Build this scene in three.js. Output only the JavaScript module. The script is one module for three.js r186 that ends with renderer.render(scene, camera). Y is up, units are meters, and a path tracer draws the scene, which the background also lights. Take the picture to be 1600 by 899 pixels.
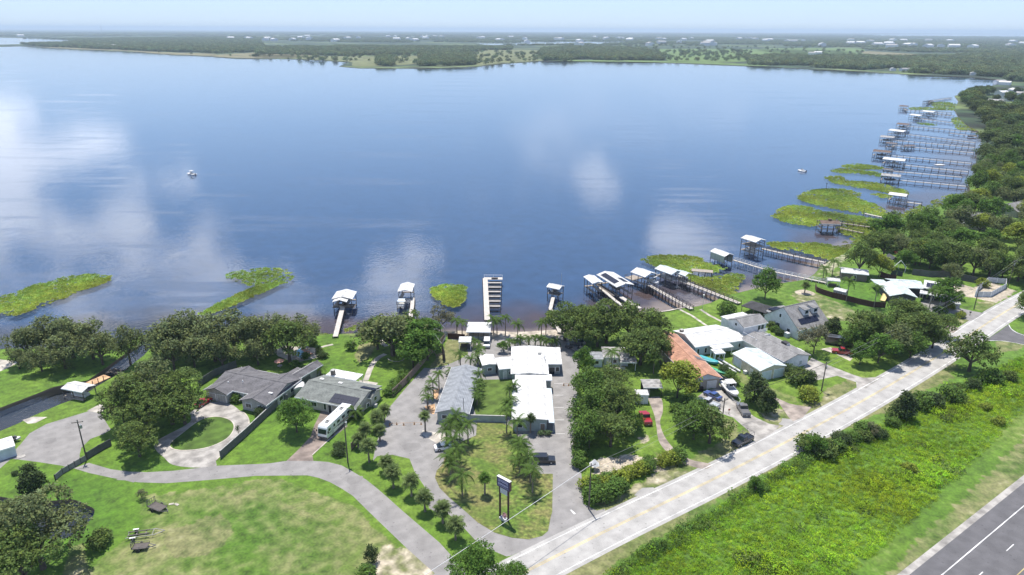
import * as THREE from 'three';
import { mergeGeometries } from 'three/addons/utils/BufferGeometryUtils.js';
import { ImprovedNoise } from 'three/addons/math/ImprovedNoise.js';

// ---------------------------------------------------------------- camera, sky, sun, exposure
const scene = new THREE.Scene();
const camera = new THREE.PerspectiveCamera(45.15, 1024 / 575, 0.5, 60000);
camera.position.set(0, 88, 0);
camera.rotation.order = 'YXZ';
camera.rotation.set(-0.3568, 0, 0.0045);
const renderer = new THREE.WebGLRenderer({ antialias: true });
renderer.toneMapping = THREE.LinearToneMapping;
renderer.toneMappingExposure = 1.42;
renderer.shadowMap.enabled = true;

const perlin = new ImprovedNoise();
const fbm = (x, y, z, o = 5) => { let s = 0, a = 0.5, f = 1; for (let i = 0; i < o; i++) { s += a * perlin.noise(x * f, y * f, z * f); a *= 0.5; f *= 2.03; } return s; };
const clamp = (v, a = 0, b = 1) => Math.min(b, Math.max(a, v));
const smooth = (a, b, v) => { const t = clamp((v - a) / (b - a)); return t * t * (3 - 2 * t); };
const lerp = (a, b, t) => a + (b - a) * t;
function rng(seed) { let s = seed >>> 0; return () => { s = (s + 0x6d2b79f5) >>> 0; let t = Math.imul(s ^ (s >>> 15), 1 | s); t = (t + Math.imul(t ^ (t >>> 7), 61 | t)) ^ t; return ((t ^ (t >>> 14)) >>> 0) / 4294967296; }; }

{ // summer sky with fair-weather cumulus; the lake mirrors the clouds
  const W = 1280, Hh = 640, d = new Float32Array(W * Hh * 4);
  // cumulus banks: [azimuth deg from straight ahead, elevation deg, half width, half height, strength]
  const banks = [[-37, 9, 5.5, 7, .8], [-33, 15, 7, 3.6, .9], [-27.5, 18.5, 6.5, 4, 1], [-35, 20, 7, 4.5, 1], [-21, 21, 4, 2.6, .9], [-9.5, 20.6, 4.6, 3.2, 1], [15.5, 17.0, 4.2, 2.6, .9], [6.9, 11.6, 1.5, 2.0, .45], [3.2, 13.4, 1.0, 1.3, .4], [17.5, 9.4, 2.6, .9, .45],
    [-60, 20, 18, 9, 1], [-95, 26, 22, 10, 1], [50, 22, 12, 7, .9], [85, 18, 20, 8, 1], [130, 24, 20, 9, 1], [175, 20, 18, 8, 1], [-140, 22, 20, 9, 1], [30, 42, 12, 8, .8], [-40, 50, 16, 8, .8], [110, 48, 16, 9, .8], [-120, 50, 14, 9, .8]];
  for (let j = 0; j < Hh; j++) {
    const el = ((j + 0.5) / Hh - 0.5) * Math.PI, ed = el * 57.2958, sy = Math.sin(Math.max(el, 0));
    for (let i = 0; i < W; i++) {
      const ph = ((i + 0.5) / W - 0.5) * 2 * Math.PI, cx = Math.cos(el) * Math.cos(ph), cz = Math.cos(el) * Math.sin(ph);
      const az = Math.atan2(cx, -cz) * 57.2958;
      const k = Math.pow(1 - sy, 3.0), k2 = Math.pow(1 - sy, 8.5);
      let r = lerp(0.05, 0.42, k), g = lerp(0.135, 0.75, k), b = lerp(0.36, 1.24, k);
      r = lerp(r, 0.52, k2); g = lerp(g, 0.61, k2); b = lerp(b, 0.69, k2);
      if (ed > 3) {
        let c = 0;
        const n = fbm(cx * 11, Math.sin(el) * 24, cz * 11, 6), n2 = fbm(cx * 2.4 + 9, Math.sin(el) * 7, cz * 2.4, 4);
        for (const [a, e, w, h, s] of banks) {
          let da = az - a; if (da > 180) da -= 360; if (da < -180) da += 360;
          const q = Math.sqrt((da / w) ** 2 + ((ed - e) / h) ** 2);
          if (q < 1.9) c = Math.max(c, s * smooth(0.9, 0.42, q - n * 2.5));
        }
        c = Math.max(c, 0.25 * smooth(0.14, 0.5, n2 + n * 0.5) * smooth(3, 9, ed));
        const lit = 1.35 + 0.8 * n;
        r = lerp(r, 1.0 * lit, c * .9); g = lerp(g, 1.03 * lit, c * .9); b = lerp(b, 1.1 * lit, c * .9);
      }
      const o = (j * W + i) * 4; d[o] = r; d[o + 1] = g; d[o + 2] = b; d[o + 3] = 1;
    }
  }
  const t = new THREE.DataTexture(d, W, Hh, THREE.RGBAFormat, THREE.FloatType);
  t.mapping = THREE.EquirectangularReflectionMapping; t.magFilter = t.minFilter = THREE.LinearFilter; t.needsUpdate = true;
  scene.background = t; scene.environment = t;
}
const sun = new THREE.DirectionalLight(new THREE.Color().setRGB(1, 0.94, 0.86), 5.0);
const sunDir = new THREE.Vector3(-0.10, 0.95, -0.29).normalize();
sun.target.position.set(0, 0, -180);
sun.position.copy(sun.target.position).addScaledVector(sunDir, 400);
sun.castShadow = true; sun.shadow.mapSize.set(4096, 4096);
Object.assign(sun.shadow.camera, { left: -260, right: 260, top: 260, bottom: -260, near: 10, far: 900 });
scene.add(sun, sun.target);

// ---------------------------------------------------------------- helpers
const R = rng(7), rr = (a, b) => a + (b - a) * R();
const names = {};
function numbered(n) { const k = names[n] = (names[n] ?? -1) + 1; return k ? `${n}_${String(k).padStart(3, '0')}` : n; }
function box(w, h, d, x = 0, y = 0, z = 0, ry = 0, rx = 0, rz = 0) { const g = new THREE.BoxGeometry(w, h, d); if (rx) g.rotateX(rx); if (rz) g.rotateZ(rz); if (ry) g.rotateY(ry); return g.translate(x, y, z); }
function cyl(r0, r1, h, x, y, z, s = 8) { return new THREE.CylinderGeometry(r1, r0, h, s).translate(x, y + h / 2, z); }
const UP = new THREE.Vector3(0, 1, 0);
function bar(a, b, r0, r1 = r0, s = 6) {
  const A = new THREE.Vector3(...a), B = new THREE.Vector3(...b), d = B.clone().sub(A), g = new THREE.CylinderGeometry(r1, r0, d.length(), s);
  return g.applyQuaternion(new THREE.Quaternion().setFromUnitVectors(UP, d.clone().normalize())).translate((A.x + B.x) / 2, (A.y + B.y) / 2, (A.z + B.z) / 2);
}
function beam(a, b, w, h) { // square timber between two points
  const A = new THREE.Vector3(...a), B = new THREE.Vector3(...b), d = B.clone().sub(A), L = d.length(), g = new THREE.BoxGeometry(L, h, w);
  return g.rotateZ(Math.asin(d.y / L)).rotateY(Math.atan2(-d.z, d.x)).translate((A.x + B.x) / 2, (A.y + B.y) / 2, (A.z + B.z) / 2);
}
function prism(pts, L, x0 = 0, axis = 'x') { // polygon in (z,y) pushed along x
  const s = new THREE.Shape(pts.map(p => new THREE.Vector2(p[0], p[1])));
  const g = new THREE.ExtrudeGeometry(s, { depth: L, bevelEnabled: false }); // xy -> extrude z
  g.rotateY(Math.PI / 2); // shape x -> -z, extrude z -> x
  g.scale(1, 1, -1);
  const ix = g.index; const p = g.attributes.position; // mirrored: flip winding
  if (!ix) for (let i = 0; i < p.count; i += 3) for (const a of Object.values(g.attributes)) { const n = a.itemSize; for (let k = 0; k < n; k++) { const t = a.array[(i + 1) * n + k]; a.array[(i + 1) * n + k] = a.array[(i + 2) * n + k]; a.array[(i + 2) * n + k] = t; } }
  g.computeVertexNormals(); g.translate(x0, 0, 0);
  return axis === 'z' ? g.rotateY(-Math.PI / 2) : g;
}
function uvm(g, s = 4) { // uv in metres by dominant normal
  const p = g.attributes.position, n = g.attributes.normal, u = new Float32Array(p.count * 2);
  for (let i = 0; i < p.count; i++) {
    const ax = Math.abs(n.getX(i)), ay = Math.abs(n.getY(i)), az = Math.abs(n.getZ(i));
    const a = ay > 0.55 ? [p.getX(i), p.getZ(i)] : ax > az ? [p.getZ(i), p.getY(i)] : [p.getX(i), p.getY(i)];
    u[i * 2] = a[0] / s; u[i * 2 + 1] = a[1] / s;
  }
  g.setAttribute('uv', new THREE.BufferAttribute(u, 2)); return g;
}
function join(gs) {
  if (!Array.isArray(gs)) gs = [gs];
  gs = gs.map(g => { const q = g.index ? g.toNonIndexed() : g; for (const k of Object.keys(q.attributes)) if (!['position', 'normal', 'color'].includes(k)) q.deleteAttribute(k); return q; });
  return uvm(gs.length === 1 ? gs[0] : mergeGeometries(gs));
}
function mesh(name, gs, m, parent) {
  const o = new THREE.Mesh(Array.isArray(gs) || !gs.userData.done ? join(gs) : gs, m); o.geometry.userData.done = true;
  o.castShadow = o.receiveShadow = true; o.name = parent ? name : numbered(name); (parent || scene).add(o); return o;
}
function tag(o, label, category, group) { o.userData = { ...o.userData, label, category }; if (group) o.userData.group = group; return o; }
function thing(name, label, category, [x, z] = [0, 0], turn = 0, group, y = 0) {
  const o = new THREE.Group(); o.name = numbered(name); scene.add(o); o.position.set(x, y, z); o.rotation.y = turn; return tag(o, label, category, group);
}
function dup(o, [x, z], turn, label, group, s = 1, y = 0) {
  const r = o.clone(); r.userData = { ...o.userData }; r.name = numbered(o.name.replace(/_\d{3}$/, '')); scene.add(r); r.position.set(x, y, z); r.rotation.y = turn; r.scale.setScalar(s);
  if (label) r.userData.label = label; if (group) r.userData.group = group; return r;
}
function structure(name, geo, m) { const o = new THREE.Mesh(geo, m); o.name = numbered(name); o.receiveShadow = o.castShadow = true; o.userData.kind = 'structure'; scene.add(o); return o; }
// flat sheet from a list of [x,z] points at height y; uv in metres / s
function sheetGeo(pts, y, s = 8, holes = []) {
  const sh = new THREE.Shape(pts.map(p => new THREE.Vector2(p[0], -p[1])));
  for (const h of holes) sh.holes.push(new THREE.Path(h.map(p => new THREE.Vector2(p[0], -p[1]))));
  const g = new THREE.ShapeGeometry(sh); g.rotateX(-Math.PI / 2); g.translate(0, y, 0);
  const p = g.attributes.position, u = g.attributes.uv; for (let i = 0; i < p.count; i++) u.setXY(i, p.getX(i) / s, p.getZ(i) / s);
  return g;
}
function curve(pts, n = 6) { // smooth a closed outline
  const c = new THREE.CatmullRomCurve3(pts.map(p => new THREE.Vector3(p[0], 0, p[1])), true, 'centripetal'); return c.getPoints(pts.length * n).slice(0, -1).map(v => [v.x, v.z]);
}
function open(pts, n = 8) { const c = new THREE.CatmullRomCurve3(pts.map(p => new THREE.Vector3(p[0], 0, p[1])), false, 'centripetal'); return c.getPoints(pts.length * n).map(v => [v.x, v.z]); }
function ribbon(pts, w0, w1, y, s = 8) { // strip between two offsets of a centre line
  const v = [], u = [], ix = [];
  pts.forEach((p, i) => {
    const a = pts[Math.max(0, i - 1)], b = pts[Math.min(pts.length - 1, i + 1)], L = Math.hypot(b[0] - a[0], b[1] - a[1]), nx = -(b[1] - a[1]) / L, nz = (b[0] - a[0]) / L;
    for (const w of [w0, w1]) { const x = p[0] + nx * w, z = p[1] + nz * w; v.push(x, y, z); u.push(x / s, z / s); }
    if (i) { const k = i * 2; ix.push(k - 2, k - 1, k, k - 1, k + 1, k); }
  });
  const g = new THREE.BufferGeometry(); g.setAttribute('position', new THREE.Float32BufferAttribute(v, 3)); g.setAttribute('uv', new THREE.Float32BufferAttribute(u, 2)); g.setIndex(ix); g.computeVertexNormals();
  if (g.attributes.normal.getY(0) < 0) { for (let i = 0; i < ix.length; i += 3) { const t = ix[i]; ix[i] = ix[i + 1]; ix[i + 1] = t; } g.setIndex(ix); g.computeVertexNormals(); }
  return g;
}
function coarse(W, Hh, st, fn) { // a smooth field worked out on every st-th texel
  const w = Math.ceil(W / st) + 2, h = Math.ceil(Hh / st) + 2, a = new Float32Array(w * h); for (let j = 0; j < h; j++) for (let i = 0; i < w; i++) a[j * w + i] = fn(i * st, j * st);
  return (i, j) => { const x = i / st, y = j / st, x0 = x | 0, y0 = y | 0, u = x - x0, v = y - y0, k = y0 * w + x0; return (a[k] * (1 - u) + a[k + 1] * u) * (1 - v) + (a[k + w] * (1 - u) + a[k + w + 1] * u) * v; };
}
// ---------------------------------------------------------------- textures and materials
function tile(N, fn) { // grey texture that repeats; fn(u, v, noise) with tileable noise
  const d = new Uint8Array(N * N * 4), T = Math.PI * 2;
  for (let j = 0; j < N; j++) for (let i = 0; i < N; i++) {
    const u = i / N, v = j / N, nz = (f, o) => { const wu = smooth(.75, 1, u), wv = smooth(.75, 1, v), q = (a, b) => fbm((u - a) * f + 7.3, (v - b) * f + 2.9, f * .37, o); let s = q(0, 0); if (wu || wv) s = (s * (1 - wu) + (wu ? q(1, 0) * wu : 0)) * (1 - wv) + (wv ? (q(0, 1) * (1 - wu) + (wu ? q(1, 1) * wu : 0)) * wv : 0); return s; };
    const c = fn(u, v, nz), o = (j * N + i) * 4; const q = Array.isArray(c) ? c : [c, c, c];
    for (let k = 0; k < 3; k++) d[o + k] = clamp(q[k]) * 255; d[o + 3] = 255;
  }
  const t = new THREE.DataTexture(d, N, N); t.wrapS = t.wrapT = THREE.RepeatWrapping; t.magFilter = THREE.LinearFilter; t.minFilter = THREE.LinearMipmapLinearFilter; t.generateMipmaps = true; t.colorSpace = THREE.SRGBColorSpace; t.needsUpdate = true; return t;
}
const rt = rng(11);
const T = {
  speck: tile(256, (u, v, n) => 0.84 + 0.16 * n(5, 3) + (rt() - .5) * .16),
  blotch: tile(256, (u, v, n) => 0.86 + 0.42 * n(4, 6) + (rt() - .5) * .05),
  rib: tile(128, (u, v, n) => (u * 10 % 1 < 0.16 ? 0.76 : 0.93) + 0.3 * n(3, 5)),
  shingle: tile(256, (u, v, n) => 0.78 + 0.22 * n(9, 3) + .3 * n(2, 3) + (rt() - .5) * .26 - (v * 24 % 1 < .16 ? .1 : 0)),
  board: tile(128, (u, v, n) => 0.92 - (u * 16 % 1 < .12 ? .22 : 0) + 0.2 * n(6, 4)),
  lap: tile(128, (u, v, n) => 0.93 - (v * 16 % 1 < .16 ? .15 : 0) + 0.1 * n(4, 4)),
  asphalt: (() => { const N = 512, cr = new Float32Array(N * N), q = rng(29); for (let k = 0; k < 9; k++) { let x = q() * N, y = q() * N, a = q() * 6.28; for (let i = 0; i < 220; i++) { a += (q() - .5) * .7; x += Math.cos(a) * 1.2; y += Math.sin(a) * 1.2; cr[((y | 0) & 511) * N + ((x | 0) & 511)] = .2; } } for (let k = 0; k < 14; k++) { const cx = q() * N, cy = q() * N, r = 4 + q() * 14, d = .04 + q() * .09; for (let j = -r | 0; j < r; j++) for (let i = -r | 0; i < r; i++) if (i * i + j * j < r * r * (.6 + .4 * q())) cr[((cy + j | 0) & 511) * N + ((cx + i | 0) & 511)] += d; } return tile(N, (u, v, n) => 0.9 + 0.16 * n(4, 6) + (rt() - .5) * .12 - cr[Math.round(v * N) * N + Math.round(u * N)]); })(),
};
const lin = (r, g, b) => new THREE.Color().setRGB(r, g, b);
function mat(c, rough = 0.8, map = null, extra = {}) { return new THREE.MeshStandardMaterial({ color: Array.isArray(c) ? lin(...c) : c, roughness: rough, map, side: THREE.DoubleSide, ...extra }); }
const M = {
  white: mat([.78, .78, .77], .55, T.speck), whiteRoof: mat([.62, .62, .60], .5, T.rib), tealRoof: mat([.55, .62, .61], .5, T.rib), flatRoof: mat([.70, .70, .68], .7, T.blotch),
  greyShingle: mat([.19, .185, .195], .95, T.shingle), greenShingle: mat([.25, .27, .25], .95, T.shingle), paleShingle: mat([.32, .315, .31], .95, T.shingle), orangeShingle: mat([.60, .32, .21], .95, T.shingle), darkShingle: mat([.07, .07, .075], .95, T.shingle), brownShingle: mat([.2, .14, .11], .95, T.shingle),
  greyMetal: mat([.27, .285, .30], .45, T.rib), oldMetal: mat([.34, .33, .32], .7, T.blotch),
  sage: mat([.36, .42, .40], .8, T.lap), blueWall: mat([.58, .66, .71], .8, T.lap), whiteWall: mat([.72, .74, .76], .8, T.lap), cream: mat([.62, .58, .44], .8, T.board), beige: mat([.50, .47, .41], .85, T.lap), greyWall: mat([.42, .42, .40], .85, T.board), tan: mat([.42, .37, .31], .85, T.lap), charcoal: mat([.06, .065, .075], .8, T.lap), brick: mat([.20, .17, .14], .9, T.lap),
  trim: mat([.80, .80, .79], .6), dark: mat([.03, .03, .033], .8), black: mat([.015, .015, .017], .5), glass: new THREE.MeshPhysicalMaterial({ color: lin(.02, .03, .035), roughness: .06, specularIntensity: 1 }), solar: new THREE.MeshPhysicalMaterial({ color: lin(.012, .016, .035), roughness: .5, specularIntensity: .4 }),
  timber: mat([.36, .31, .26], .9, T.board), oldTimber: mat([.12, .105, .095], .9, T.board), paleDeck: mat([.55, .51, .46], .9, T.board), fenceWood: mat([.27, .20, .155], .9, T.board), redFence: mat([.085, .04, .03], .9, T.board), greyFence: mat([.13, .13, .13], .9, T.board), whiteFence: mat([.62, .64, .67], .8, T.board),
  asphalt: mat([.27, .26, .25], .92, T.asphalt), road: mat([.41, .40, .38], .92, T.asphalt), lot: mat([.275, .265, .255], .92, T.asphalt), highway: mat([.125, .122, .128], .92, T.asphalt), concrete: mat([.38, .36, .33], .9, T.blotch), paleConcrete: mat([.50, .46, .40], .9, T.blotch), sandTrack: mat([.34, .29, .25], .95, T.blotch), stain: mat([.26, .21, .18], .95, T.blotch),
  linePaint: mat([.78, .78, .76], .7, T.blotch), yellowPaint: mat([.62, .49, .20], .7, T.blotch), orange: mat([.60, .37, .20], .8, T.blotch),
  metal: mat([.45, .46, .47], .4, null, { metalness: .7 }), darkMetal: mat([.09, .09, .095], .5), tyre: mat([.018, .018, .018], .9), bark: mat([.13, .105, .085], .95, T.blotch), paleBark: mat([.45, .42, .38], .9, T.blotch), palmBark: mat([.24, .20, .165], .95, T.board), pole: mat([.12, .10, .085], .9, T.board), wire: mat([.22, .22, .23], .5), paleWire: mat([.6, .6, .6], .5),
  red: mat([.42, .03, .03], .3), fabricRed: mat([.5, .07, .08], .8), teal: mat([.06, .33, .36], .5), green: mat([.06, .40, .20], .5), blue: mat([.03, .12, .55], .5), poolBlue: mat([.18, .50, .68], .3), yellow: mat([.62, .49, .20], .7),
};

// ---------------------------------------------------------------- land, lake, canal, pond
const nearShore = [...[[-225.43,-167.34],[-182.63,-177.99],[-149.26,-182.56],[-138.68,-183.53],[-127.76,-184.08],[-119.13,-185.49],[-114.87,-190.05],[-112.46,-193.35],[-110.77,-186.92]], ...[[-111.23,-182.08],[-112.02,-171.9],[-112.85,-163.76],[-119.61,-160.13],[-122.58,-155.12],[-126.21,-149.4],[-131,-142.66],[-123.79,-133.04],[-118.87,-138.84],[-116.66,-142.82],[-115.8,-145.5],[-112.57,-151.22],[-109.46,-155.24],[-108.73,-160.23],[-106.75,-167.22],[-106.01,-172.57],[-105.55,-178.85]], ...[[-106.38,-186.51],[-104.13,-190.63],[-97,-191.17],[-77.66,-191.38],[-62.42,-192.48],[-58.9,-193.94],[-53.13,-194.48],[-47.33,-195.02],[-39.61,-196.07],[-29.71,-196.18],[-21.83,-196.75],[-15.9,-197.3],[-9.87,-196.39],[0.06,-195.54],[10.01,-196.61],[19.28,-200.67],[26.71,-203.81],[37.55,-207.6],[48.33,-212.62],[57.34,-216.67],[63.19,-218.47],[68.95,-222.07],[76.01,-228.91],[84.26,-233.5],[94.45,-239.63],[111.21,-246.13],[117.07,-252.79],[124.05,-262.97],[131.39,-270.48],[140.61,-279.29],[157.37,-300.53],[174.69,-317.94],[190.35,-333.48],[206.95,-346.48],[230.73,-364.82],[251.32,-381.77],[268.8,-400.11],[284.29,-427.68]]];
const eastShore = [[307.95,-459.13],[358.45,-536.76],[393.46,-585.64],[440.41,-665.22],[458.15,-712.85],[493.68,-785.75],[538.85,-867.19],[603.81,-967.07],[646.12,-1046.49],[739.5,-1154.41],[867.92,-1287.18],[931.2,-1356],[964.25,-1429.9],[953.8,-1488.08],[910.06,-1537.73],[858.96,-1590.42],[817.26,-1686.24],[783.36,-1737.62],[720.22,-1820],[671.77,-1912.3],[571.01,-1972.97],[458.55,-2096.76],[375.66,-2151.49],[246.52,-2182.08],[131.95,-2192.54],[73.13,-2163.89],[15.36,-2072.75],[-54.26,-1950.21],[-99.2,-1826.51],[-159.07,-1774.41],[-247.8,-1736.92],[-371.37,-1740.98],[-438.06,-1828.27],[-462.07,-2044.79],[-579.79,-2185.03],[-720.67,-2266.45],[-854.47,-2251.18],[-1003.95,-2423.05],[-1191.94,-2553.79],[-1563.17,-2915.57],[-1827.42,-3106],[-2161.66,-3376],[-2458.91,-3716],[-2501.06,-3566],[-2838.22,-2939.43],[-3124,-2085.31]];
const lakeShore = [...nearShore, ...eastShore, [-784.65,-378.54]];
const pondShore = curve([[-89.46,-113.92],[-86.97,-114.05],[-83.43,-112.37],[-81.13,-110.99],[-80.22,-108.02],[-80.8,-105.42],[-81.49,-103.4],[-82.56,-102.66],[-85.41,-102.88],[-92.48,-105.85],[-97.74,-108.43],[-103.12,-110.01],[-106.99,-113.34],[-104.58,-115.09],[-100.51,-114.53],[-94.63,-113.42]], 3);
const farTex = tile(768, (u, v, n) => {
  const a = n(9, 4), b = n(26, 3), c = n(60, 2), open_ = smooth(0.02, 0.16, a + b * .5);
  const w = [lerp(.19, .36, open_), lerp(.27, .42, open_), lerp(.17, .24, open_)], k = 0.85 + c * 1.1, roof = rt() < .004 ? .35 : 0;
  return w.map(q => q * k + roof);
});
const ground = structure('ground', sheetGeo([[-32000, 3000], [32000, 3000], [32000, -36000], [-32000, -36000]], 0, 3000, [lakeShore, pondShore]), mat([1, 1, 1], 1, farTex));
{ // earth banks down into the water
  for (const [pts, name] of [[lakeShore, 'lake_bank'], [pondShore, 'pond_bank']]) {
    const v = [], ix = []; const L = [...pts, pts[0]];
    L.forEach((p, i) => { v.push(p[0], 0.03, p[1], p[0], -3, p[1]); if (i) { const k = i * 2; ix.push(k - 2, k - 1, k, k - 1, k + 1, k); } });
    const g = new THREE.BufferGeometry(); g.setAttribute('position', new THREE.Float32BufferAttribute(v, 3)); g.setIndex(ix); g.computeVertexNormals(); g.setAttribute('uv', new THREE.Float32BufferAttribute(new Float32Array(v.length / 3 * 2), 2));
    structure(name, g, mat([.16, .13, .09], 1));
  }
}
// lake bed: sand and brown silt in the shallows, blue-black water-mass colour beyond
{
  const X0 = -260, X1 = 440, Z0 = -640, Z1 = -90, W = 1024, Hh = 800, d = new Uint8Array(W * Hh * 4);
  const segs = nearShore.slice(0, -1).map((p, i) => [p[0], p[1], nearShore[i + 1][0], nearShore[i + 1][1]]).concat(eastShore.slice(0, 9).map((p, i) => [p[0], p[1], eastShore[i + 1][0], eastShore[i + 1][1]]));
  const enc = c => 255 * Math.pow(clamp(c), 1 / 2.2);
  const far = coarse(W, Hh, 6, (i, j) => {
    const x = lerp(X0, X1, i / W), z = lerp(Z0, Z1, j / Hh); let m = 1e9;
    for (let k = 0; k < segs.length; k++) { const e = segs[k], ax = e[0], az = e[1], dx = e[2] - ax, dz = e[3] - az, t = clamp(((x - ax) * dx + (z - az) * dz) / (dx * dx + dz * dz + 1e-9)), q = (x - ax - t * dx) ** 2 + (z - az - t * dz) ** 2; if (q < m) m = q; }
    return Math.sqrt(m);
  }), low = coarse(W, Hh, 3, (i, j) => fbm(lerp(X0, X1, i / W) * .03, 1.7, lerp(Z0, Z1, j / Hh) * .03, 5));
  for (let j = 0; j < Hh; j++) for (let i = 0; i < W; i++) {
    const x = lerp(X0, X1, i / W), z = lerp(Z0, Z1, j / Hh), m = far(i, j), n = low(i, j), n2 = fbm(x * .2, 4.2, z * .2, 3);
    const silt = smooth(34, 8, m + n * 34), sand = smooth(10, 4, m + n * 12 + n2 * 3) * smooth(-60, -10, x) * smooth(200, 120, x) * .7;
    const paintedReflection = smooth(-60, -120, x), k = 1 + n2 * .5, c = [lerp(.016, .042, silt), lerp(.045, .023, silt), lerp(.105, .021, silt)].map((q, e) => lerp(lerp(q, [.012, .016, .022][e], paintedReflection * silt), [.26, .2, .15][e], sand) * k), o = (j * W + i) * 4;  // canal and western shallows darkened: tree reflections painted into the bed colour
    d[o] = enc(c[0]); d[o + 1] = enc(c[1]); d[o + 2] = enc(c[2]); d[o + 3] = 255;
  }
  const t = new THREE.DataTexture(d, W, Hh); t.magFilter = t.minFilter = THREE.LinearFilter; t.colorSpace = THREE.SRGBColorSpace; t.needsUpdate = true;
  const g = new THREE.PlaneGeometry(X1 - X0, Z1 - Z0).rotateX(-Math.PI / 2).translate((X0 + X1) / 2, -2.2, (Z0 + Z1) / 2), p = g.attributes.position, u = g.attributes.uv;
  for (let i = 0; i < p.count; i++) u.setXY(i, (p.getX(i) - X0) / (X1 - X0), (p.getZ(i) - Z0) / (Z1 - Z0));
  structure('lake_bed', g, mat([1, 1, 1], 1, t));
  structure('deep_lake_bed', sheetGeo([[-9000, 0], [9000, 0], [9000, -9000], [-9000, -9000]], -2.6, 50), mat([.016, .045, .105], 1));
}
const rippleTex = tile(512, (u, v, n) => 0.5 + 0.55 * n(30, 4) + .35 * n(8, 3));
rippleTex.colorSpace = THREE.NoColorSpace;
const windTex = tile(512, (u, v, n) => { const q = smooth(.04, .3, n(5, 5)); return [0, lerp(.18, 1, q), 0]; }); windTex.colorSpace = THREE.NoColorSpace;
windTex.repeat.set(.07, .35);
const water = new THREE.MeshPhysicalMaterial({ color: lin(.97, .985, 1), transmission: 1, thickness: 0, ior: 1.333, roughness: .17, roughnessMap: windTex, bumpMap: rippleTex, bumpScale: .025, side: THREE.DoubleSide });
structure('lake_water', sheetGeo(lakeShore, -.45, 34), water);
structure('pond_water', sheetGeo(pondShore, -.4, 34), water);
structure('pond_bed', sheetGeo(pondShore, -1.6, 34), mat([.02, .025, .03], 1));
// distant lakes and fields
const distantLakes = [[[-5607,-5839],[-4676,-6695],[-4019,-6218],[-3652,-5928],[-2961.61,-4994],[-2728.43,-4453],[-2777.94,-3965],[-3397,-3525]], [[-263.75,-5062],[-8.09,-5384],[416.6,-6108],[973.99,-6099],[809.11,-5203],[409.28,-4771],[111.33,-4507],[-161.96,-4447]], [[9154,-19961],[16109,-28638],[28899,-39743],[11708,-16081],[8681,-14310],[7692,-14801]], [[-1365.63,-3939],[-1184.99,-4089],[-971.76,-4019],[-904.01,-3670],[-1074.58,-3705],[-1257.25,-3670]], [[-4898,-14031],[-4667,-15273],[-4000,-13878],[-4211,-12693]]];
for (const f of distantLakes) structure('distant_lake', sheetGeo(f, .6, 34), water);
const fieldTex = tile(256, (u, v, n) => 0.85 + .5 * n(5, 6)), pasture = mat([.13, .21, .05], 1, fieldTex), stubble = mat([.21, .195, .10], 1, fieldTex), wetland = mat([.17, .19, .075], 1, fieldTex);
const farFields = [[[[543.64,-3388],[841.39,-3725],[1233.96,-3730],[1539.05,-3603],[1483.82,-3147],[1422.37,-2756.2],[968.2,-2515.17],[668.76,-2181.63],[491.94,-2163.45],[503.98,-2406.19],[601.31,-2940.04]], pasture], [[[-317.81,-3251],[-127.56,-3498],[140.62,-3324],[94.09,-2469.42],[-22.91,-2245.9],[-109.03,-2189.69],[-227.5,-2549.78]], wetland], [[[1332.26,-3875],[1863.99,-4038],[1543.92,-3245],[1256.36,-2875.61],[1131.03,-3013]], pasture], [[[-924.43,-2622.57],[-526.7,-2482.05],[-278.31,-2607.04],[-203.23,-2274.77],[-274.77,-1929.2],[-387.24,-1816.67],[-471.11,-2085.41],[-636.63,-2250.94],[-832.56,-2358.81]], wetland], [[[-1039.3,-2509.49],[-963.17,-2878.73],[-775.67,-2749.39],[-704.6,-2346.73],[-853.48,-2302.62]], stubble], [[[-2296.33,-3539],[-1887.3,-3308],[-1341.01,-2823.47],[-1118.03,-2701.99],[-1027.24,-2480.01],[-1242.7,-2614.14],[-1606.9,-2998.04],[-1907.41,-3195]], stubble], [[[96.14,-2258.91],[487.26,-2230.19],[696.78,-1984.73],[660.3,-1928.32],[444.06,-2115.97],[113.02,-2199.65]], pasture], [[[1659.66,-3459],[1672.91,-3088],[1586.06,-2587.25],[1483.61,-2490.25],[1448.23,-2759.43],[1483.82,-3147]], stubble], [[[-100.73,-2021.16],[-3.24,-2297.1],[116.12,-2261.09],[54.04,-2161.89],[-38.16,-2007.91],[-85.36,-1877.15]], wetland]];
farFields.forEach(([p, m]) => structure('far_field', sheetGeo(curve(p, 4), .5, 160), m));

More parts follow.
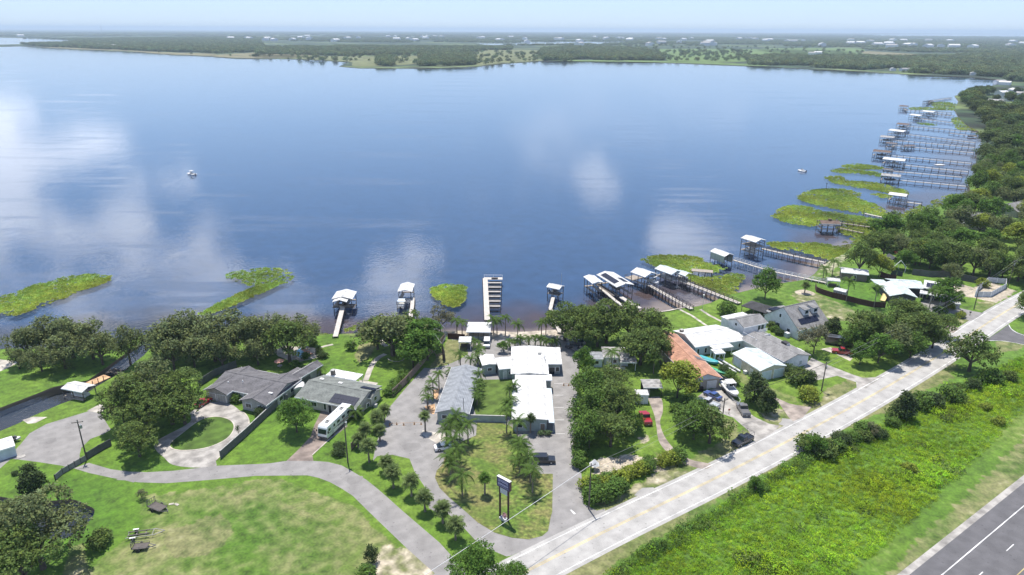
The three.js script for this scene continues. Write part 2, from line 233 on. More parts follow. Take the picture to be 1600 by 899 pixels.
// ---------------------------------------------------------------- lawns: one sheet with grass, dry grass and sand where they grow
const GX0 = -210, GX1 = 420, GZ0 = -470, GZ1 = -40;
{
  const W = 2048, Hh = 1400, cv = document.createElement('canvas'); cv.width = W; cv.height = Hh; const c = cv.getContext('2d');
  const px = p => [(p[0] - GX0) / (GX1 - GX0) * W, (p[1] - GZ0) / (GZ1 - GZ0) * Hh];
  // red: dryness, green: bare sand, blue: rough undergrowth
  c.fillStyle = 'rgb(30,0,0)'; c.fillRect(0, 0, W, Hh);
  const fill = (pts, r, g, b) => { c.fillStyle = `rgb(${r},${g},${b})`; c.beginPath(); pts.forEach((p, i) => { const q = px(p); i ? c.lineTo(...q) : c.moveTo(...q); }); c.closePath(); c.fill(); };
  fill([[145.84,-284.82],[302.28,-354.91],[1706.17,-2158.12],[904.6,-1505.3],[262.34,-399.98]], 60, 20, 200);
  fill([[-74.32,-115.39],[-61.33,-118.18],[-49.45,-121.94],[-30.08,-112.71],[-18.02,-98.65],[-14.47,-88.37],[-71,-88.04],[-72.77,-96.73],[-69.68,-105.02]], 142, 0, 0);
  fill([[-63.13,-105.06],[-56.98,-110.59],[-51.74,-103.4],[-54.38,-98.42],[-58.92,-98.39]], 215, 30, 0);
  fill([[-60.23,-115.49],[-51.97,-117.62],[-39.61,-110.71],[-27.8,-101.86],[-30.58,-94.1],[-41.56,-94.04],[-50.02,-105.15]], 172, 5, 0);
  fill([[-80.29,-99.87],[-78.39,-101.53],[-71.14,-93.86],[-73.92,-89.39]], 190, 60, 0);
  fill([[-23.69,-95.5],[-23.14,-101.89],[-15.94,-100.28],[-11.89,-94.22],[-12.37,-88.38],[-24.96,-88.31]], 170, 110, 0);
  fill([[-90.59,-115.77],[-83.57,-115.82],[-78.82,-115.27],[-77.53,-110.19],[-79.37,-105.94],[-81.36,-102.91],[-80.86,-100.97],[-80.38,-110.17],[-82.26,-113.51]], 0, 0, 60);
  fill([[12.48,-108.82],[62.57,-147.27],[125.2,-179.46],[125.24,-173.44],[63.1,-136.08],[31.82,-113.14],[15.05,-98.86],[8.64,-88.51],[0.23,-88.46]], 170, 60, 0); // verge south of the road
  fill([[11.8,-94.36],[18.7,-100.5],[49.04,-123.79],[68.57,-138.79],[89.97,-149.01],[120.03,-167.69],[153.44,-188.36],[210.1,-219.65],[164.29,-164.49],[126.43,-149.32],[79.64,-110.4],[58.77,-94.65],[50.81,-88.75],[8.64,-88.51]], 20, 0, 255);
  fill([[4.44,-88.48],[11.99,-96.48],[18.88,-101.83],[32.87,-112.18],[49.54,-125.4],[69.12,-140.16],[93.08,-155.32],[121.64,-173.4],[120.03,-167.69],[91.55,-149.02],[68.24,-134.3],[49.21,-120.05],[33.16,-108.04],[19.51,-98.09],[13.17,-91.6],[9.64,-87.84]], 185, 50, 0);
  fill([[127.5,-150.87],[166,-179.87],[153.95,-164.39],[118.49,-137.85],[72.04,-100.84],[57.15,-88.79],[49.75,-88.75],[58.77,-94.65],[80.27,-111.54]], 75, 0, 0);
  fill([[118.49,-137.85],[153.95,-164.39],[130.31,-134.03],[106.02,-119.82],[71.72,-96.09],[62.43,-88.82],[57.15,-88.79],[72.04,-100.84]], 185, 40, 0);
  fill([[146.24,-190.55],[158.27,-195.35],[151.89,-186.13],[142.25,-182.99]], 200, 30, 0);
  fill([[16.27,-114.15],[20.54,-116.84],[26.86,-120.59],[35.36,-127.6],[39.63,-127.63],[37.45,-123.57],[29.23,-117.81],[19.34,-112.02],[16.64,-112.43]], 190, 120, 0);
  fill([[18.27,-128.52],[25.89,-130.69],[32.18,-129.32],[34.41,-128.29],[36.68,-127.62],[33.69,-124.9],[29.61,-124.21],[24.04,-123.84],[17.72,-123.53]], 200, 190, 0);
  fill([[29.14,-137.78],[32.28,-138.58],[32.27,-136.27],[30.02,-135.49]], 180, 160, 0); fill([[31.98,-132.54],[35.67,-130.41],[37.33,-126.94],[38.29,-124.28],[33.55,-124.24]], 190, 60, 0);
  fill([[48.72,-148.67],[54.07,-145.27],[53.7,-141.14],[49.66,-133.41],[45.72,-131.2],[50.15,-137.95]], 180, 40, 0);
  fill([[-22.06,-171.81],[-21.68,-180.7],[-19.79,-189.86],[-13.69,-190.49],[-12.75,-182.88],[-15.11,-177.72],[-18.33,-173.75]], 190, 50, 0); fill([[-18.61,-187.11],[-13.87,-186.07],[-13.14,-181.83],[-16.98,-178.71]], 235, 70, 0);
  fill([[-21.73,-195.78],[-15.93,-197.79],[20.29,-200.68],[19.51,-191.5],[17.05,-184.72],[11.5,-186.87],[0.07,-191.29],[-19.25,-190.16]], 120, 240, 0); // beach
  fill([[100.05,-233.29],[105.93,-235.42],[109.36,-231.39],[111.72,-223.65],[115.16,-214.59],[111.86,-206.07],[105.36,-206],[102.37,-214.44],[99.16,-223.49]], 190, 90, 0); fill([[100.05,-233.29],[105.04,-234.99],[109.05,-232.4],[107.11,-229.38],[101.55,-229.7]], 120, 235, 0);
  fill([[110.7,-213.14],[118.01,-211.75],[115.43,-201.87],[109.97,-201.81],[108.65,-207.32]], 180, 60, 0);
  fill([[62.16,-148.99],[66.85,-151.5],[67.89,-147.43],[63.96,-143.49],[62.04,-145.01]], 150, 110, 0); fill([[65.88,-163.96],[73.11,-156.7],[72.64,-153.23],[69.51,-154.06],[67.26,-157.53],[65.53,-160.23]], 120, 0, 0); fill([[82.13,-160.38],[91.91,-167.11],[92.41,-164.21],[84.96,-157.7],[79.86,-155.01]], 175, 60, 0); fill([[61.56,-170.81],[64.38,-167.83],[62.53,-162.05],[59.94,-163.91]], 150, 0, 0);
  fill([[163.57,-249.72],[167.02,-241],[168.56,-238.22],[180.08,-244.04],[182.35,-234.75],[177.73,-230.26],[168.5,-223.36],[164.31,-228.36],[158.46,-230.02]], 150, 230, 0); fill([[162.26,-224.11],[167.05,-225.85],[167.95,-222.53],[158.24,-214.46],[156.44,-216.78]], 170, 60, 0); fill([[145.13,-209.78],[151.42,-210.59],[150.56,-206.91],[144.93,-204.69],[141.93,-205.37]], 165, 60, 0);
  fill([[-45.07,-178.98],[-44.75,-187.28],[-42.38,-188.54],[-39.41,-186.72],[-40.53,-179.02],[-42.63,-174.53]], 190, 20, 0); fill([[-62.37,-194.08],[-45.37,-195.58],[-44.91,-193.29],[-60.68,-191.83]], 140, 60, 0); fill([[-76.04,-145.02],[-69.93,-144.23],[-67.2,-141.77],[-71.2,-137.75]], 180, 30, 0);
  fill([[117.49,-275.42],[136.76,-289.38],[141.7,-275.78],[124.78,-255.16],[115.11,-249.8]], 60, 150, 0); fill([[85.14,-245.88],[99.59,-248.32],[109.3,-243.98],[97.1,-227.3],[82.34,-225.19]], 70, 0, 0); fill([[116.28,-258.9],[132.31,-255.27],[116.12,-240.6],[108.5,-245.39]], 140, 90, 0);
  const gx = i => lerp(GX0, GX1, i / W), gz = j => lerp(GZ0, GZ1, j / Hh), N1 = coarse(W, Hh, 3, (i, j) => fbm(gx(i) * .07, 2.2, gz(j) * .07, 4)), N3 = coarse(W, Hh, 8, (i, j) => fbm(gx(i) * .018, 5.5, gz(j) * .018, 3));
  const a = c.getImageData(0, 0, W, Hh).data, d = new Uint8Array(W * Hh * 4), rp = rng(5), enc = q => 255 * Math.pow(clamp(q), 1 / 2.2);
  for (let j = 0; j < Hh; j++) for (let i = 0; i < W; i++) {
    const x = lerp(GX0, GX1, i / W), z = lerp(GZ0, GZ1, j / Hh), n1 = N1(i, j), n2 = fbm(x * .45, 8.1, z * .45, 2), n3 = N3(i, j);
    const si = clamp(Math.round(i + (n1 * 9 + n2 * 5)), 0, W - 1), sj = clamp(Math.round(j + (n1 * -7 + n2 * 6)), 0, Hh - 1), q = (sj * W + si) * 4;
    const dry = clamp(smooth(.25, .85, a[q] / 255 + n1 * .55 + n2 * .5 + n3 * .35)), bare = smooth(.3, .8, a[q + 1] / 255 + n1 * .5 + n2 * .6), und = a[q + 2] / 255;
    const mow = Math.sin((x * .55 + z * .83 + n1 * 3) * 2.6) * .07, k = 1 + mow + n2 * .8 + n1 * .3 + (rp() - .5) * .55, m = .5 + n3 * 1.2 + n1 * .7;
    let col = [lerp(.062, .105, m), lerp(.140, .172, m), lerp(.008, .014, m)];
    col = col.map((e, u) => lerp(e, [.075, .150, .014][u], und)); col = col.map((e, u) => lerp(e, [.165, .160, .070][u], dry * .9)); col = col.map((e, u) => lerp(e, [.36, .315, .245][u], bare));
    const o = (j * W + i) * 4; d[o] = enc(col[0] * k); d[o + 1] = enc(col[1] * k); d[o + 2] = enc(col[2] * k); d[o + 3] = 255;
  }
  const t = new THREE.DataTexture(d, W, Hh); t.magFilter = t.minFilter = THREE.LinearFilter; t.colorSpace = THREE.SRGBColorSpace; t.needsUpdate = true;
  const shore = nearShore.slice(2).filter(p => p[1] > GZ0), out = [[GX0, -134], ...shore.slice(shore.findIndex(p => p[0] > GX0)), [330, GZ0], [GX1, GZ0], [GX1, GZ1], [GX0, GZ1]];
  const g = sheetGeo([[GX0, nearShore[2][1]], ...nearShore.slice(2), [330, GZ0], [GX1, GZ0], [GX1, GZ1], [GX0, GZ1]], .02, 1, [pondShore]), p = g.attributes.position, u = g.attributes.uv;
  for (let i = 0; i < p.count; i++) u.setXY(i, (p.getX(i) - GX0) / (GX1 - GX0), (p.getZ(i) - GZ0) / (GZ1 - GZ0));
  structure('lawn', g, mat([1, 1, 1], 1, t));
}
// ---------------------------------------------------------------- roads, drives, yards
const roadLine = open([[-130, 0], [-60, -50.5], ...[[11.86,-101.53],[45.18,-123.62],[80.4,-148.32]], ...[[103.48,-165.47],[127.88,-184.39],[159.02,-209.73],[175.52,-222.32]], [240, -268], [420, -392]], 6);
structure('main_road', ribbon(roadLine, -4.5, 4.5, .032), M.road);
for (const w of [-3.65, 3.65]) structure('edge_line', ribbon(roadLine, w - .08, w + .08, .037), M.linePaint);
for (const w of [-.17, .17]) structure('centre_line', ribbon(roadLine, w - .07, w + .07, .037), M.yellowPaint);
const hwA = [74.72,-94.89], hwB = [101.6,-113.43], hd = (() => { const x = hwB[0] - hwA[0], z = hwB[1] - hwA[1], L = Math.hypot(x, z); return [x / L, z / L]; })();
const hwLine = [-140, -60, 0, 60, 140, 300].map(t => [hwA[0] + hd[0] * t, hwA[1] + hd[1] * t]);
structure('highway', ribbon(hwLine, -3.2, 16, .032), M.highway);
structure('gravel_shoulder', ribbon(hwLine, -4.4, -3.2, .03), M.concrete);
structure('edge_line', ribbon(hwLine, -.09, .09, .037), M.linePaint); structure('edge_line', ribbon(hwLine, 7.3, 7.45, .037), M.yellowPaint);
for (let k = -4; k < 8; k++) { const t0 = k * 12.2 + 3.4, q = t => [hwA[0] + hd[0] * t, hwA[1] + hd[1] * t]; structure('lane_dash', ribbon([q(t0), q(t0 + 3)], 3.6, 3.75, .037), M.linePaint); }
structure('side_road', sheetGeo([...[[143.29,-191.22],[151.64,-197.62],[159.46,-204.11],[157.99,-200.32],[158.08,-197.69],[160.12,-194.51],[162.84,-185.44],[157.76,-178.62],[153.98,-189.14],[149.72,-191.53]]], .028), M.highway);
for (const l of [[[159.43,-203.98],[157.88,-200.31],[157.82,-197.3],[159.85,-194.13]], [[144.73,-191.85],[149.55,-191.28],[153.81,-188.9],[157.33,-184.81]]]) structure('edge_line', ribbon(open(l), -.1, .1, .037), M.linePaint);
structure('residential_lane', sheetGeo([...[[-91.21,-126.52],[-85.18,-124.23],[-80.83,-123.41],[-76.85,-123.24],[-72.01,-123.73],[-67.34,-124.69],[-63,-125.66],[-55,-126.32]], ...[[-56.75,-126.11],[-52.13,-126.62],[-48.82,-127.53],[-43.24,-127.71]], ...[[-43.34,-127.62],[-39.77,-127.23],[-36.53,-126],[-33.59,-123.77],[-30.12,-120.91],[-27.2,-117.88],[-24.9,-115.33],[-21.05,-110.97]], ...[[-12.97,-102.14],[-9.87,-97.89],[-7.27,-94.28],[-6.04,-92.74]], ...[[-10.39,-89.77],[-16.76,-89.73]], ...[[-13.08,-94.56],[-15.41,-97.03],[-18.91,-100.8]], ...[[-27.67,-110.79],[-29.71,-113.16],[-31.82,-115.64],[-34.67,-118.01],[-37.51,-120.08],[-40.25,-121.53],[-42.87,-122.38]], ...[[-53.54,-122.13],[-63.99,-120.46],[-71.18,-119.48],[-77.02,-119.74],[-83.57,-121.27],[-89.12,-122.89],[-93.19,-124.5]]], .032), M.asphalt);
structure('court', sheetGeo([...[[-108.82,-124.38],[-111.48,-123.7],[-116.34,-130.5],[-110.18,-129.83],[-110.56,-133.45],[-111.46,-138],[-110.15,-142],[-103.54,-147.97],[-100.04,-146.96],[-93.63,-139.72],[-94.26,-137.75],[-96.13,-135.81],[-96.06,-132.1],[-94.8,-129.25],[-92.79,-126.51],[-93.11,-124.36],[-96.53,-125.47],[-102.51,-126.77],[-108.85,-127.89]]], .028), M.asphalt);
structure('concrete_apron', sheetGeo([[-117,-143.76],[-115.35,-145.28],[-111.92,-145.14],[-113.02,-142.38],[-114.6,-142.12]], .034), M.paleConcrete); structure('concrete_apron', sheetGeo([[-104.09,-148.14],[-102.6,-151.54],[-100.47,-149.76],[-99.91,-146.96]], .034), M.paleConcrete);
structure('circular_drive', sheetGeo(curve([...[[-77.36,-150.25],[-76.71,-152.52],[-71.27,-152.3],[-66.26,-148.13],[-63.83,-145.81],[-62.16,-142.63],[-61.9,-139.24],[-62.17,-135.9],[-63.15,-132.38],[-64.16,-127.69]], ...[[-63.34,-125.52],[-67.45,-124.96],[-72.85,-125.98],[-76.19,-128.84],[-78.8,-131.15],[-80.72,-134.43]], ...[[-76.64,-143.34],[-78.49,-147.58]]], 5), .030), M.concrete);
{
  const isl = curve([[-77.06,-133.57],[-76.25,-138.44],[-74.14,-144.62],[-71.01,-145.66],[-67.26,-144.01],[-65.14,-140.75],[-65.06,-136.06],[-67.82,-132.54],[-72.22,-131.27],[-75.31,-131.75]], 5);
  structure('drive_kerb', ribbon([...isl, isl[0], isl[1]], -.16, .16, .1), M.paleConcrete); structure('island_lawn', sheetGeo(isl, .05, 9), mat([.085, .155, .022], 1, T.blotch));
  const edge = open([...[[-67.4,-148.4],[-65.56,-147.66],[-63.46,-145.08],[-62.38,-142.59]], ...[[-62.05,-141.82],[-61.9,-139.24],[-62.17,-135.9],[-63.15,-132.38],[-64.16,-127.69]]], 5); structure('drive_kerb', ribbon(edge, -.13, .13, .1), M.paleConcrete);
}
structure('motorhome_drive', sheetGeo([[-48.82,-127.53],[-47.48,-131.92],[-46.24,-137.18],[-46.67,-141.94],[-46.68,-146.99],[-47.02,-150.06],[-43.15,-149.21],[-39.99,-145.33],[-38.71,-141.6],[-41.72,-135.3],[-43.81,-129.8],[-43,-127.58]], .034), M.stain); structure('drive_kerb', ribbon([[-43.81,-129.8],[-41.78,-135.53],[-38.98,-141.85]], -.12, .12, .1), M.paleConcrete);
structure('motel_lot', sheetGeo([...[[-0.77,-98.75],[-2.92,-100.02],[-5.43,-101.32],[-8.85,-106.24],[-12.45,-110.62],[-15.94,-115.29],[-20.49,-123.81],[-22.24,-128.57],[-26.2,-130.03],[-29.48,-129.48],[-30.07,-127.69]], ...[[-30.63,-133.92],[-30.3,-146.43],[-30.48,-149.76],[-27.74,-160.14],[-24.25,-171.97],[-22.04,-171.62],[-18.31,-173.56],[-15.06,-176.92],[-12.62,-180.8],[-13.41,-186.07],[-12.33,-191.64],[-10.48,-192.8],[-5.7,-193.08],[-0.92,-194.29],[13.15,-195.97],[19.66,-193.13]], ...[[19.97,-197.84],[21.09,-187.03],[19.58,-177.89],[18.05,-166.83],[16.39,-152.26]], ...[[15.43,-137.67],[14.48,-124.1]], ...[[14.87,-123.59],[14.34,-113.49],[16.74,-111.43],[18.46,-111.96],[18.24,-110.18],[9.66,-105.04],[0.14,-98.97]]], .030), M.lot);
structure('front_lawn', sheetGeo([...[[-8.19,-143.44],[-2.48,-143.49],[-0.02,-141.89],[1.3,-137.98],[3.73,-133.79],[3.72,-127.22],[6.05,-123.26],[8.82,-123.28],[8.49,-118.13],[8.05,-111.03]], ...[[7.65,-109.36],[6.98,-105.49],[5.81,-104.09],[3.26,-103.16],[0.13,-103.6],[-3.05,-104.96],[-6.36,-107.79]], ...[[-8.82,-110.92],[-12.54,-115.41],[-14.66,-118.34],[-15.96,-121.79],[-15.85,-124.18],[-14.75,-126.66],[-14.44,-131.4],[-11.66,-135.05],[-8.18,-137.9]]], .06, 1), (() => {
  const t = tile(512, (u, v, n) => { const a = smooth(-.38, .3, n(7, 5) + n(30, 2) * .35), k = .92 + n(60, 3) * .7; return [lerp(.33, .47, a) * k, lerp(.43, .455, a) * k, lerp(.15, .28, a) * k]; }); t.repeat.set(1 / 46, 1 / 46); return mat([1, 1, 1], 1, t); })());
structure('courtyard_lawn', sheetGeo([[-8.55,-164.96],[1.18,-165.53],[0.52,-149.44],[-0.37,-146.3],[-8.61,-146.79],[-10.2,-154.1]], .06, 9), mat([.095, .155, .025], 1, T.blotch));
structure('entry_pad', sheetGeo([[-20.82,-139.98],[-15.62,-138.56],[-13.59,-136.43],[-14.86,-133.19],[-16.79,-134.54],[-18.81,-136.39],[-20.58,-138.04]], .036), M.paleConcrete);
structure('stop_line', ribbon([[11.67,-111.65],[12.39,-110.39]], -.2, .2, .037), M.linePaint);
structure('sandy_track', sheetGeo(open([[34.78,-155.85],[37.95,-156.35],[37.41,-149.45],[35.65,-144.28],[35.38,-138.61],[35.99,-134.78],[37.14,-131.49],[39.35,-128.68],[43.31,-126.85],[41.69,-125.23],[38.1,-126.81],[35.26,-130.4],[33.75,-135.14],[34.44,-142.61],[34.88,-147.68],[34.78,-155.85]], 3), .034), M.sandTrack);
structure('concrete_drive', sheetGeo([[46.63,-155.15],[50.06,-159.17],[54.27,-161.51],[55.83,-163.87],[57.1,-153.1],[58.15,-148.95],[59.26,-146.56],[61.56,-143.62],[63.89,-142.73],[60.96,-139.58],[55.64,-135.54],[55.64,-140.42],[53.8,-146.35],[50.72,-148.72],[47.99,-151.16]], .034), M.concrete);
structure('concrete_drive', sheetGeo([[66.76,-157.35],[70.05,-153.21],[72.58,-151.97],[74.99,-151.57],[70.92,-146.66],[67.68,-144.67],[67.38,-146.63],[67.46,-153.19]], .034), M.sandTrack);
structure('concrete_drive', sheetGeo([[80.41,-172.02],[83.31,-175.72],[86.22,-179.33],[88.15,-175.77],[93.3,-169.1],[95.17,-167.14],[100.76,-167.68],[93.35,-161.4],[90.44,-160.46],[92.18,-164.69],[88.72,-168.26],[81.79,-165.55],[82.27,-169]], .034), M.concrete);
structure('concrete_drive', sheetGeo([[91.05,-185.06],[94.7,-186.5],[97.9,-179.12],[96.31,-177.25],[94.2,-181.88]], .034), M.paleConcrete);
structure('asphalt_yard', sheetGeo([[141.99,-223.45],[145.79,-226.43],[148.07,-223.94],[150.43,-220.69],[152.73,-217.52],[155.16,-215.2],[157.45,-213.69],[150.79,-207.27],[149.12,-206.89],[146.59,-209.79],[139.68,-209.34],[139.02,-215.4]], .034), M.asphalt);
structure('concrete_drive', sheetGeo([[137.31,-204.25],[141.37,-202.54],[141.52,-200.46],[137.53,-197.04],[136.67,-198.37],[136.57,-202.49]], .034), M.sandTrack);
structure('pale_patio', sheetGeo([[144.39,-225.57],[147.66,-226.45],[150.79,-222.32],[148.6,-220.67],[144.05,-222.24]], .04), M.paleConcrete);
structure('far_drive', sheetGeo([[-144.63,-175.9],[-138.76,-174.71],[-138.21,-173.48],[-139.59,-168.65],[-143.33,-166.3],[-150.68,-176.47]], .034), M.paleConcrete);
structure('footpath', ribbon(open([...[[-39.01,-164.43],[-38.93,-174.57],[-37.91,-178.48],[-36.5,-180.5]]]), -.75, .75, .034), M.paleConcrete);
structure('footpath', ribbon(open([[-39.85,-190.21],[-38.3,-187.4],[-37.11,-185.68]]), -.7, .7, .034), M.paleConcrete);
structure('garden_edging', ribbon(open([[-35.41,-177.43],[-34.35,-176.17],[-32.82,-175.44],[-31.2,-175.89],[-30.45,-177.48]]), -.14, .14, .2), M.paleConcrete);
structure('footpath', ribbon([[-57.21,-183.81],[-55.35,-185.64],[-53.18,-186.88]], -.5, .5, .034), M.paleConcrete); structure('patio', sheetGeo([[-40.93,-164.79],[-35.41,-163.03],[-36.37,-160.08],[-39.32,-161.61]], .04), M.paleConcrete);
structure('footpath', ribbon([[55.96,-216.55],[59.22,-210.48],[62.12,-201.49]], -.45, .45, .034), M.paleConcrete); structure('footpath', ribbon([[63.52,-215.74],[65.17,-210.55],[68.55,-203.96]], -.5, .5, .034), M.paleConcrete);
structure('seawall', ribbon([[48.13,-212.41],[52.76,-214.2],[57.65,-216.57]], -.3, .3, .3), M.paleConcrete);
structure('mulch_bed', sheetGeo([[-21.64,-151.04],[-19.21,-152.18],[-18.61,-147.79],[-19.11,-147.25],[-20.96,-148.85]], .036), M.orange); structure('mulch_bed', sheetGeo([[-20.4,-159.17],[-18.89,-160.41],[-18.74,-157.39],[-18.73,-154.46],[-19.95,-155.03]], .036), M.orange);
// swimming pool terrace
structure('pool_terrace', sheetGeo([[-69.34,-182.2],[-67.12,-185.82],[-63.57,-185.25],[-61.06,-185.58],[-57.55,-184.11],[-54.43,-180.03],[-54.99,-178.31],[-57.54,-176.59],[-61.11,-174.35],[-64.43,-177.08],[-66.96,-178.75]], .04), M.paleConcrete);
structure('swimming_pool', sheetGeo(curve([[-62.31,-180.52],[-62.44,-184.06],[-61.5,-183.47],[-59.54,-178.83],[-60.43,-177.97],[-61.34,-178.53]], 4), .055), M.poolBlue);
for (const [ax, az] of [[11.29,-163.25],[10.94,-156.95],[10.6,-150.81],[10.27,-144.89],[10.02,-138.82]]) structure('parking_line', new THREE.PlaneGeometry(2.4, .13).rotateX(-Math.PI / 2).translate(ax + 1.2, .037, az), M.linePaint);
// worn repairs in the paving
{ const q = rng(23); for (const [p, m] of [[[-32.49,-120.89], M.asphalt], [[-79.77,-121.36], M.asphalt], [[-22.81,-132.81], M.lot], [[13.38,-146.84], M.lot], [[-13.69,-112.83], M.lot], [[13.36,-119.15], M.lot], [[27.48,-117.15], M.road], [[66.18,-144.36], M.road], [[-105.84,-134.71], M.asphalt], [[-21.99,-149.56], M.lot]]) { const n = 7, pts = [...Array(n)].map((_, i) => { const a = i / n * 6.28, r = 1 + q() * 1.4; return [p[0] + Math.cos(a) * r * 1.3, p[1] + Math.sin(a) * r]; }), mm = m.clone(); mm.color.multiplyScalar(.86); structure('paving_patch', sheetGeo(pts, .036, 8), mm); } }
structure('beach', sheetGeo(curve([[-14.07,-196.5],[-10.65,-196.3],[-5.82,-197.31],[1.02,-196.43],[8.35,-197.47],[15.78,-199],[20.92,-201.51],[20.49,-196.65],[15.42,-193.66],[10.56,-192.34],[5.77,-191.83],[1.48,-192.7],[-1.86,-192.21],[-4.7,-191.15],[-7.15,-193.41],[-11.5,-193.95]], 3), .045, 6), mat([.50, .44, .36], 1, T.blotch));

// ---------------------------------------------------------------- vegetation
function leafMat(r, g, b) { return new THREE.MeshPhysicalMaterial({ color: lin(r, g, b), roughness: 1, specularIntensity: .2, transmission: .3, thickness: 0, vertexColors: true, side: THREE.DoubleSide }); }
const LM = { oak: leafMat(.106, .155, .040), moss: leafMat(.132, .162, .066), fresh: leafMat(.085, .165, .028), lime: leafMat(.190, .235, .035), shrub: leafMat(.085, .150, .030), dark: leafMat(.062, .095, .034), palm: leafMat(.075, .13, .028), fan: leafMat(.13, .18, .065), reed: leafMat(.275, .365, .08), olive: leafMat(.13, .13, .075), field: leafMat(.185, .32, .020), fieldLight: leafMat(.235, .36, .022), wood: leafMat(.092, .130, .042), far: leafMat(.115, .155, .075) };
// crown: leaf faces scattered through the outer part of several lobes [x,y,z,rx,ry,rz]
function crown(lobes, n, size, seed, droop = 0, clump = 9) {
  const q = rng(seed), P = [], C = [], a = new THREE.Vector3(), b = new THREE.Vector3(), d = new THREE.Vector3(), tot = lobes.reduce((s, l) => s + l[3] * l[5], 0);
  for (const [lx, ly, lz, rx, ry, rz] of lobes) {
    const m = Math.round(n * rx * rz / tot / clump);
    for (let i = 0; i < m; i++) {
      d.set(q() * 2 - 1, q() * 2 - 1, q() * 2 - 1); if (d.lengthSq() > 1 || d.lengthSq() < .02) { i--; continue; }
      d.normalize(); if (d.y < -.35 && q() < .7) d.y *= -1;
      const rad = .62 + .40 * Math.sqrt(q()), wob = 1 + .22 * perlin.noise(d.x * 2.3 + seed, d.y * 2.3, d.z * 2.3);
      const cx = lx + d.x * rx * rad * wob, cy = ly + d.y * ry * rad * wob, cz = lz + d.z * rz * rad * wob, tone = .58 + .95 * Math.pow(q(), 1.4), hue = q();
      for (let k = 0; k < clump; k++) {
        const x = cx + (q() - .5) * size * 3, y = cy + (q() - .5) * size * 2 - droop * q() * size * 3, z = cz + (q() - .5) * size * 3, s = size * (.55 + .8 * q());
        a.set(q() - .5, (q() - .5) * .8, q() - .5).normalize(); b.set(d.x * .6 + q() - .5, d.y * .6 + .5 + q() * .5, d.z * .6 + q() - .5).normalize().cross(a).normalize();
        const w = s * .5, h = s * .5; a.multiplyScalar(w); b.multiplyScalar(h);
        P.push(x - a.x, y - a.y, z - a.z, x + b.x, y + b.y, z + b.z, x + a.x, y + a.y, z + a.z, x - a.x, y - a.y, z - a.z, x + a.x, y + a.y, z + a.z, x - b.x, y - b.y, z - b.z);
        const t = tone * (.85 + .3 * q()); for (let e = 0; e < 6; e++) C.push(t * (.92 + .16 * hue), t, t * (1.1 - .3 * hue));
      }
    }
  }
  const g = new THREE.BufferGeometry(); g.setAttribute('position', new THREE.Float32BufferAttribute(P, 3)); g.setAttribute('color', new THREE.Float32BufferAttribute(C, 3)); g.computeVertexNormals(); g.setAttribute('uv', new THREE.Float32BufferAttribute(new Float32Array(P.length / 3 * 2), 2)); g.userData.done = true; return g;
}
function limbs(lobes, r, fork, lean = 0) {
  const gs = [bar([0, -.2, 0], [lean * .5, fork, 0], r, r * .72, 8)];
  for (const l of lobes) { const mid = [lean * .5 + (l[0] - lean * .5) * .5, fork + (l[1] - fork) * .45, l[2] * .45]; gs.push(bar([lean * .5, fork - .1, 0], mid, r * .55, r * .36), bar(mid, [l[0], l[1] + l[4] * .2, l[2]], r * .36, r * .1)); }
  return gs;
}
const protos = {};
function treeProto(key, name, lobes, n, size, lm, trunkR, fork, seed, droop = 0, bark = M.bark) {
  const cg = crown(lobes, n, size, seed, droop), tg = join(limbs(lobes, trunkR, fork)); tg.userData.done = true; protos[key] = { name, cg, tg, lm, bark };
}
// unit-ish trees about 10 m tall / 6 m radius; scaled on placement
const oakL = s => { const q = rng(s), L = []; for (let i = 0; i < 8; i++) { const a = i / 8 * 6.28 + q(), r = i < 6 ? 2.6 + q() * 1.6 : q() * 1.2; L.push([Math.cos(a) * r, 4.7 + q() * 2.8 + (i > 5 ? 1.8 : 0), Math.sin(a) * r, 2.1 + q() * .9, 1.7 + q() * .8, 2.1 + q() * .9]); } return L; };
for (let k = 0; k < 4; k++) { treeProto('oak' + k, 'oak_tree', oakL(31 + k), 4300, .44, LM.oak, .46, 2.6, 101 + k); treeProto('moss' + k, 'oak_tree', oakL(41 + k), 3700, .44, LM.moss, .42, 2.8, 201 + k, .9); }
for (let k = 0; k < 3; k++) { treeProto('wood' + k, 'oak_tree', oakL(51 + k), 2600, .7, LM.wood, .42, 2.6, 301 + k); treeProto('fresh' + k, 'leafy_tree', oakL(61 + k), 4200, .5, LM.fresh, .28, 2.2, 401 + k); treeProto('dark' + k, 'evergreen_tree', [[0, 3.2, 0, 2.9, 2.6, 2.9], [.6, 5.6, .3, 2.3, 2.2, 2.3], [-.5, 7.4, -.2, 1.3, 1.5, 1.3]], 4200, .42, LM.dark, .22, 1.4, 501 + k); }
for (let k = 0; k < 3; k++) treeProto('fine' + k, 'oak_tree', oakL(35 + k), 9500, .29, k === 1 ? LM.moss : LM.oak, .42, 2.4, 131 + k); treeProto('fineFresh', 'leafy_tree', oakL(63), 11000, .28, LM.fresh, .28, 2.2, 141);
treeProto('lime', 'lime_green_tree', oakL(71), 4600, .48, LM.lime, .26, 2.2, 601); treeProto('olive', 'grey_tree', oakL(81), 2600, .4, LM.olive, .24, 2.4, 701);
treeProto('willow', 'drooping_tree', oakL(91), 5200, .42, LM.shrub, .3, 2.0, 801, 1.6);
const bushL = [[0, 1.2, 0, 1.5, 1.2, 1.5], [1.0, 1.0, .4, 1.0, .9, 1.0], [-.9, .9, -.5, 1.1, .9, 1.1], [.1, .9, 1.0, 1.0, .8, 1.0]];
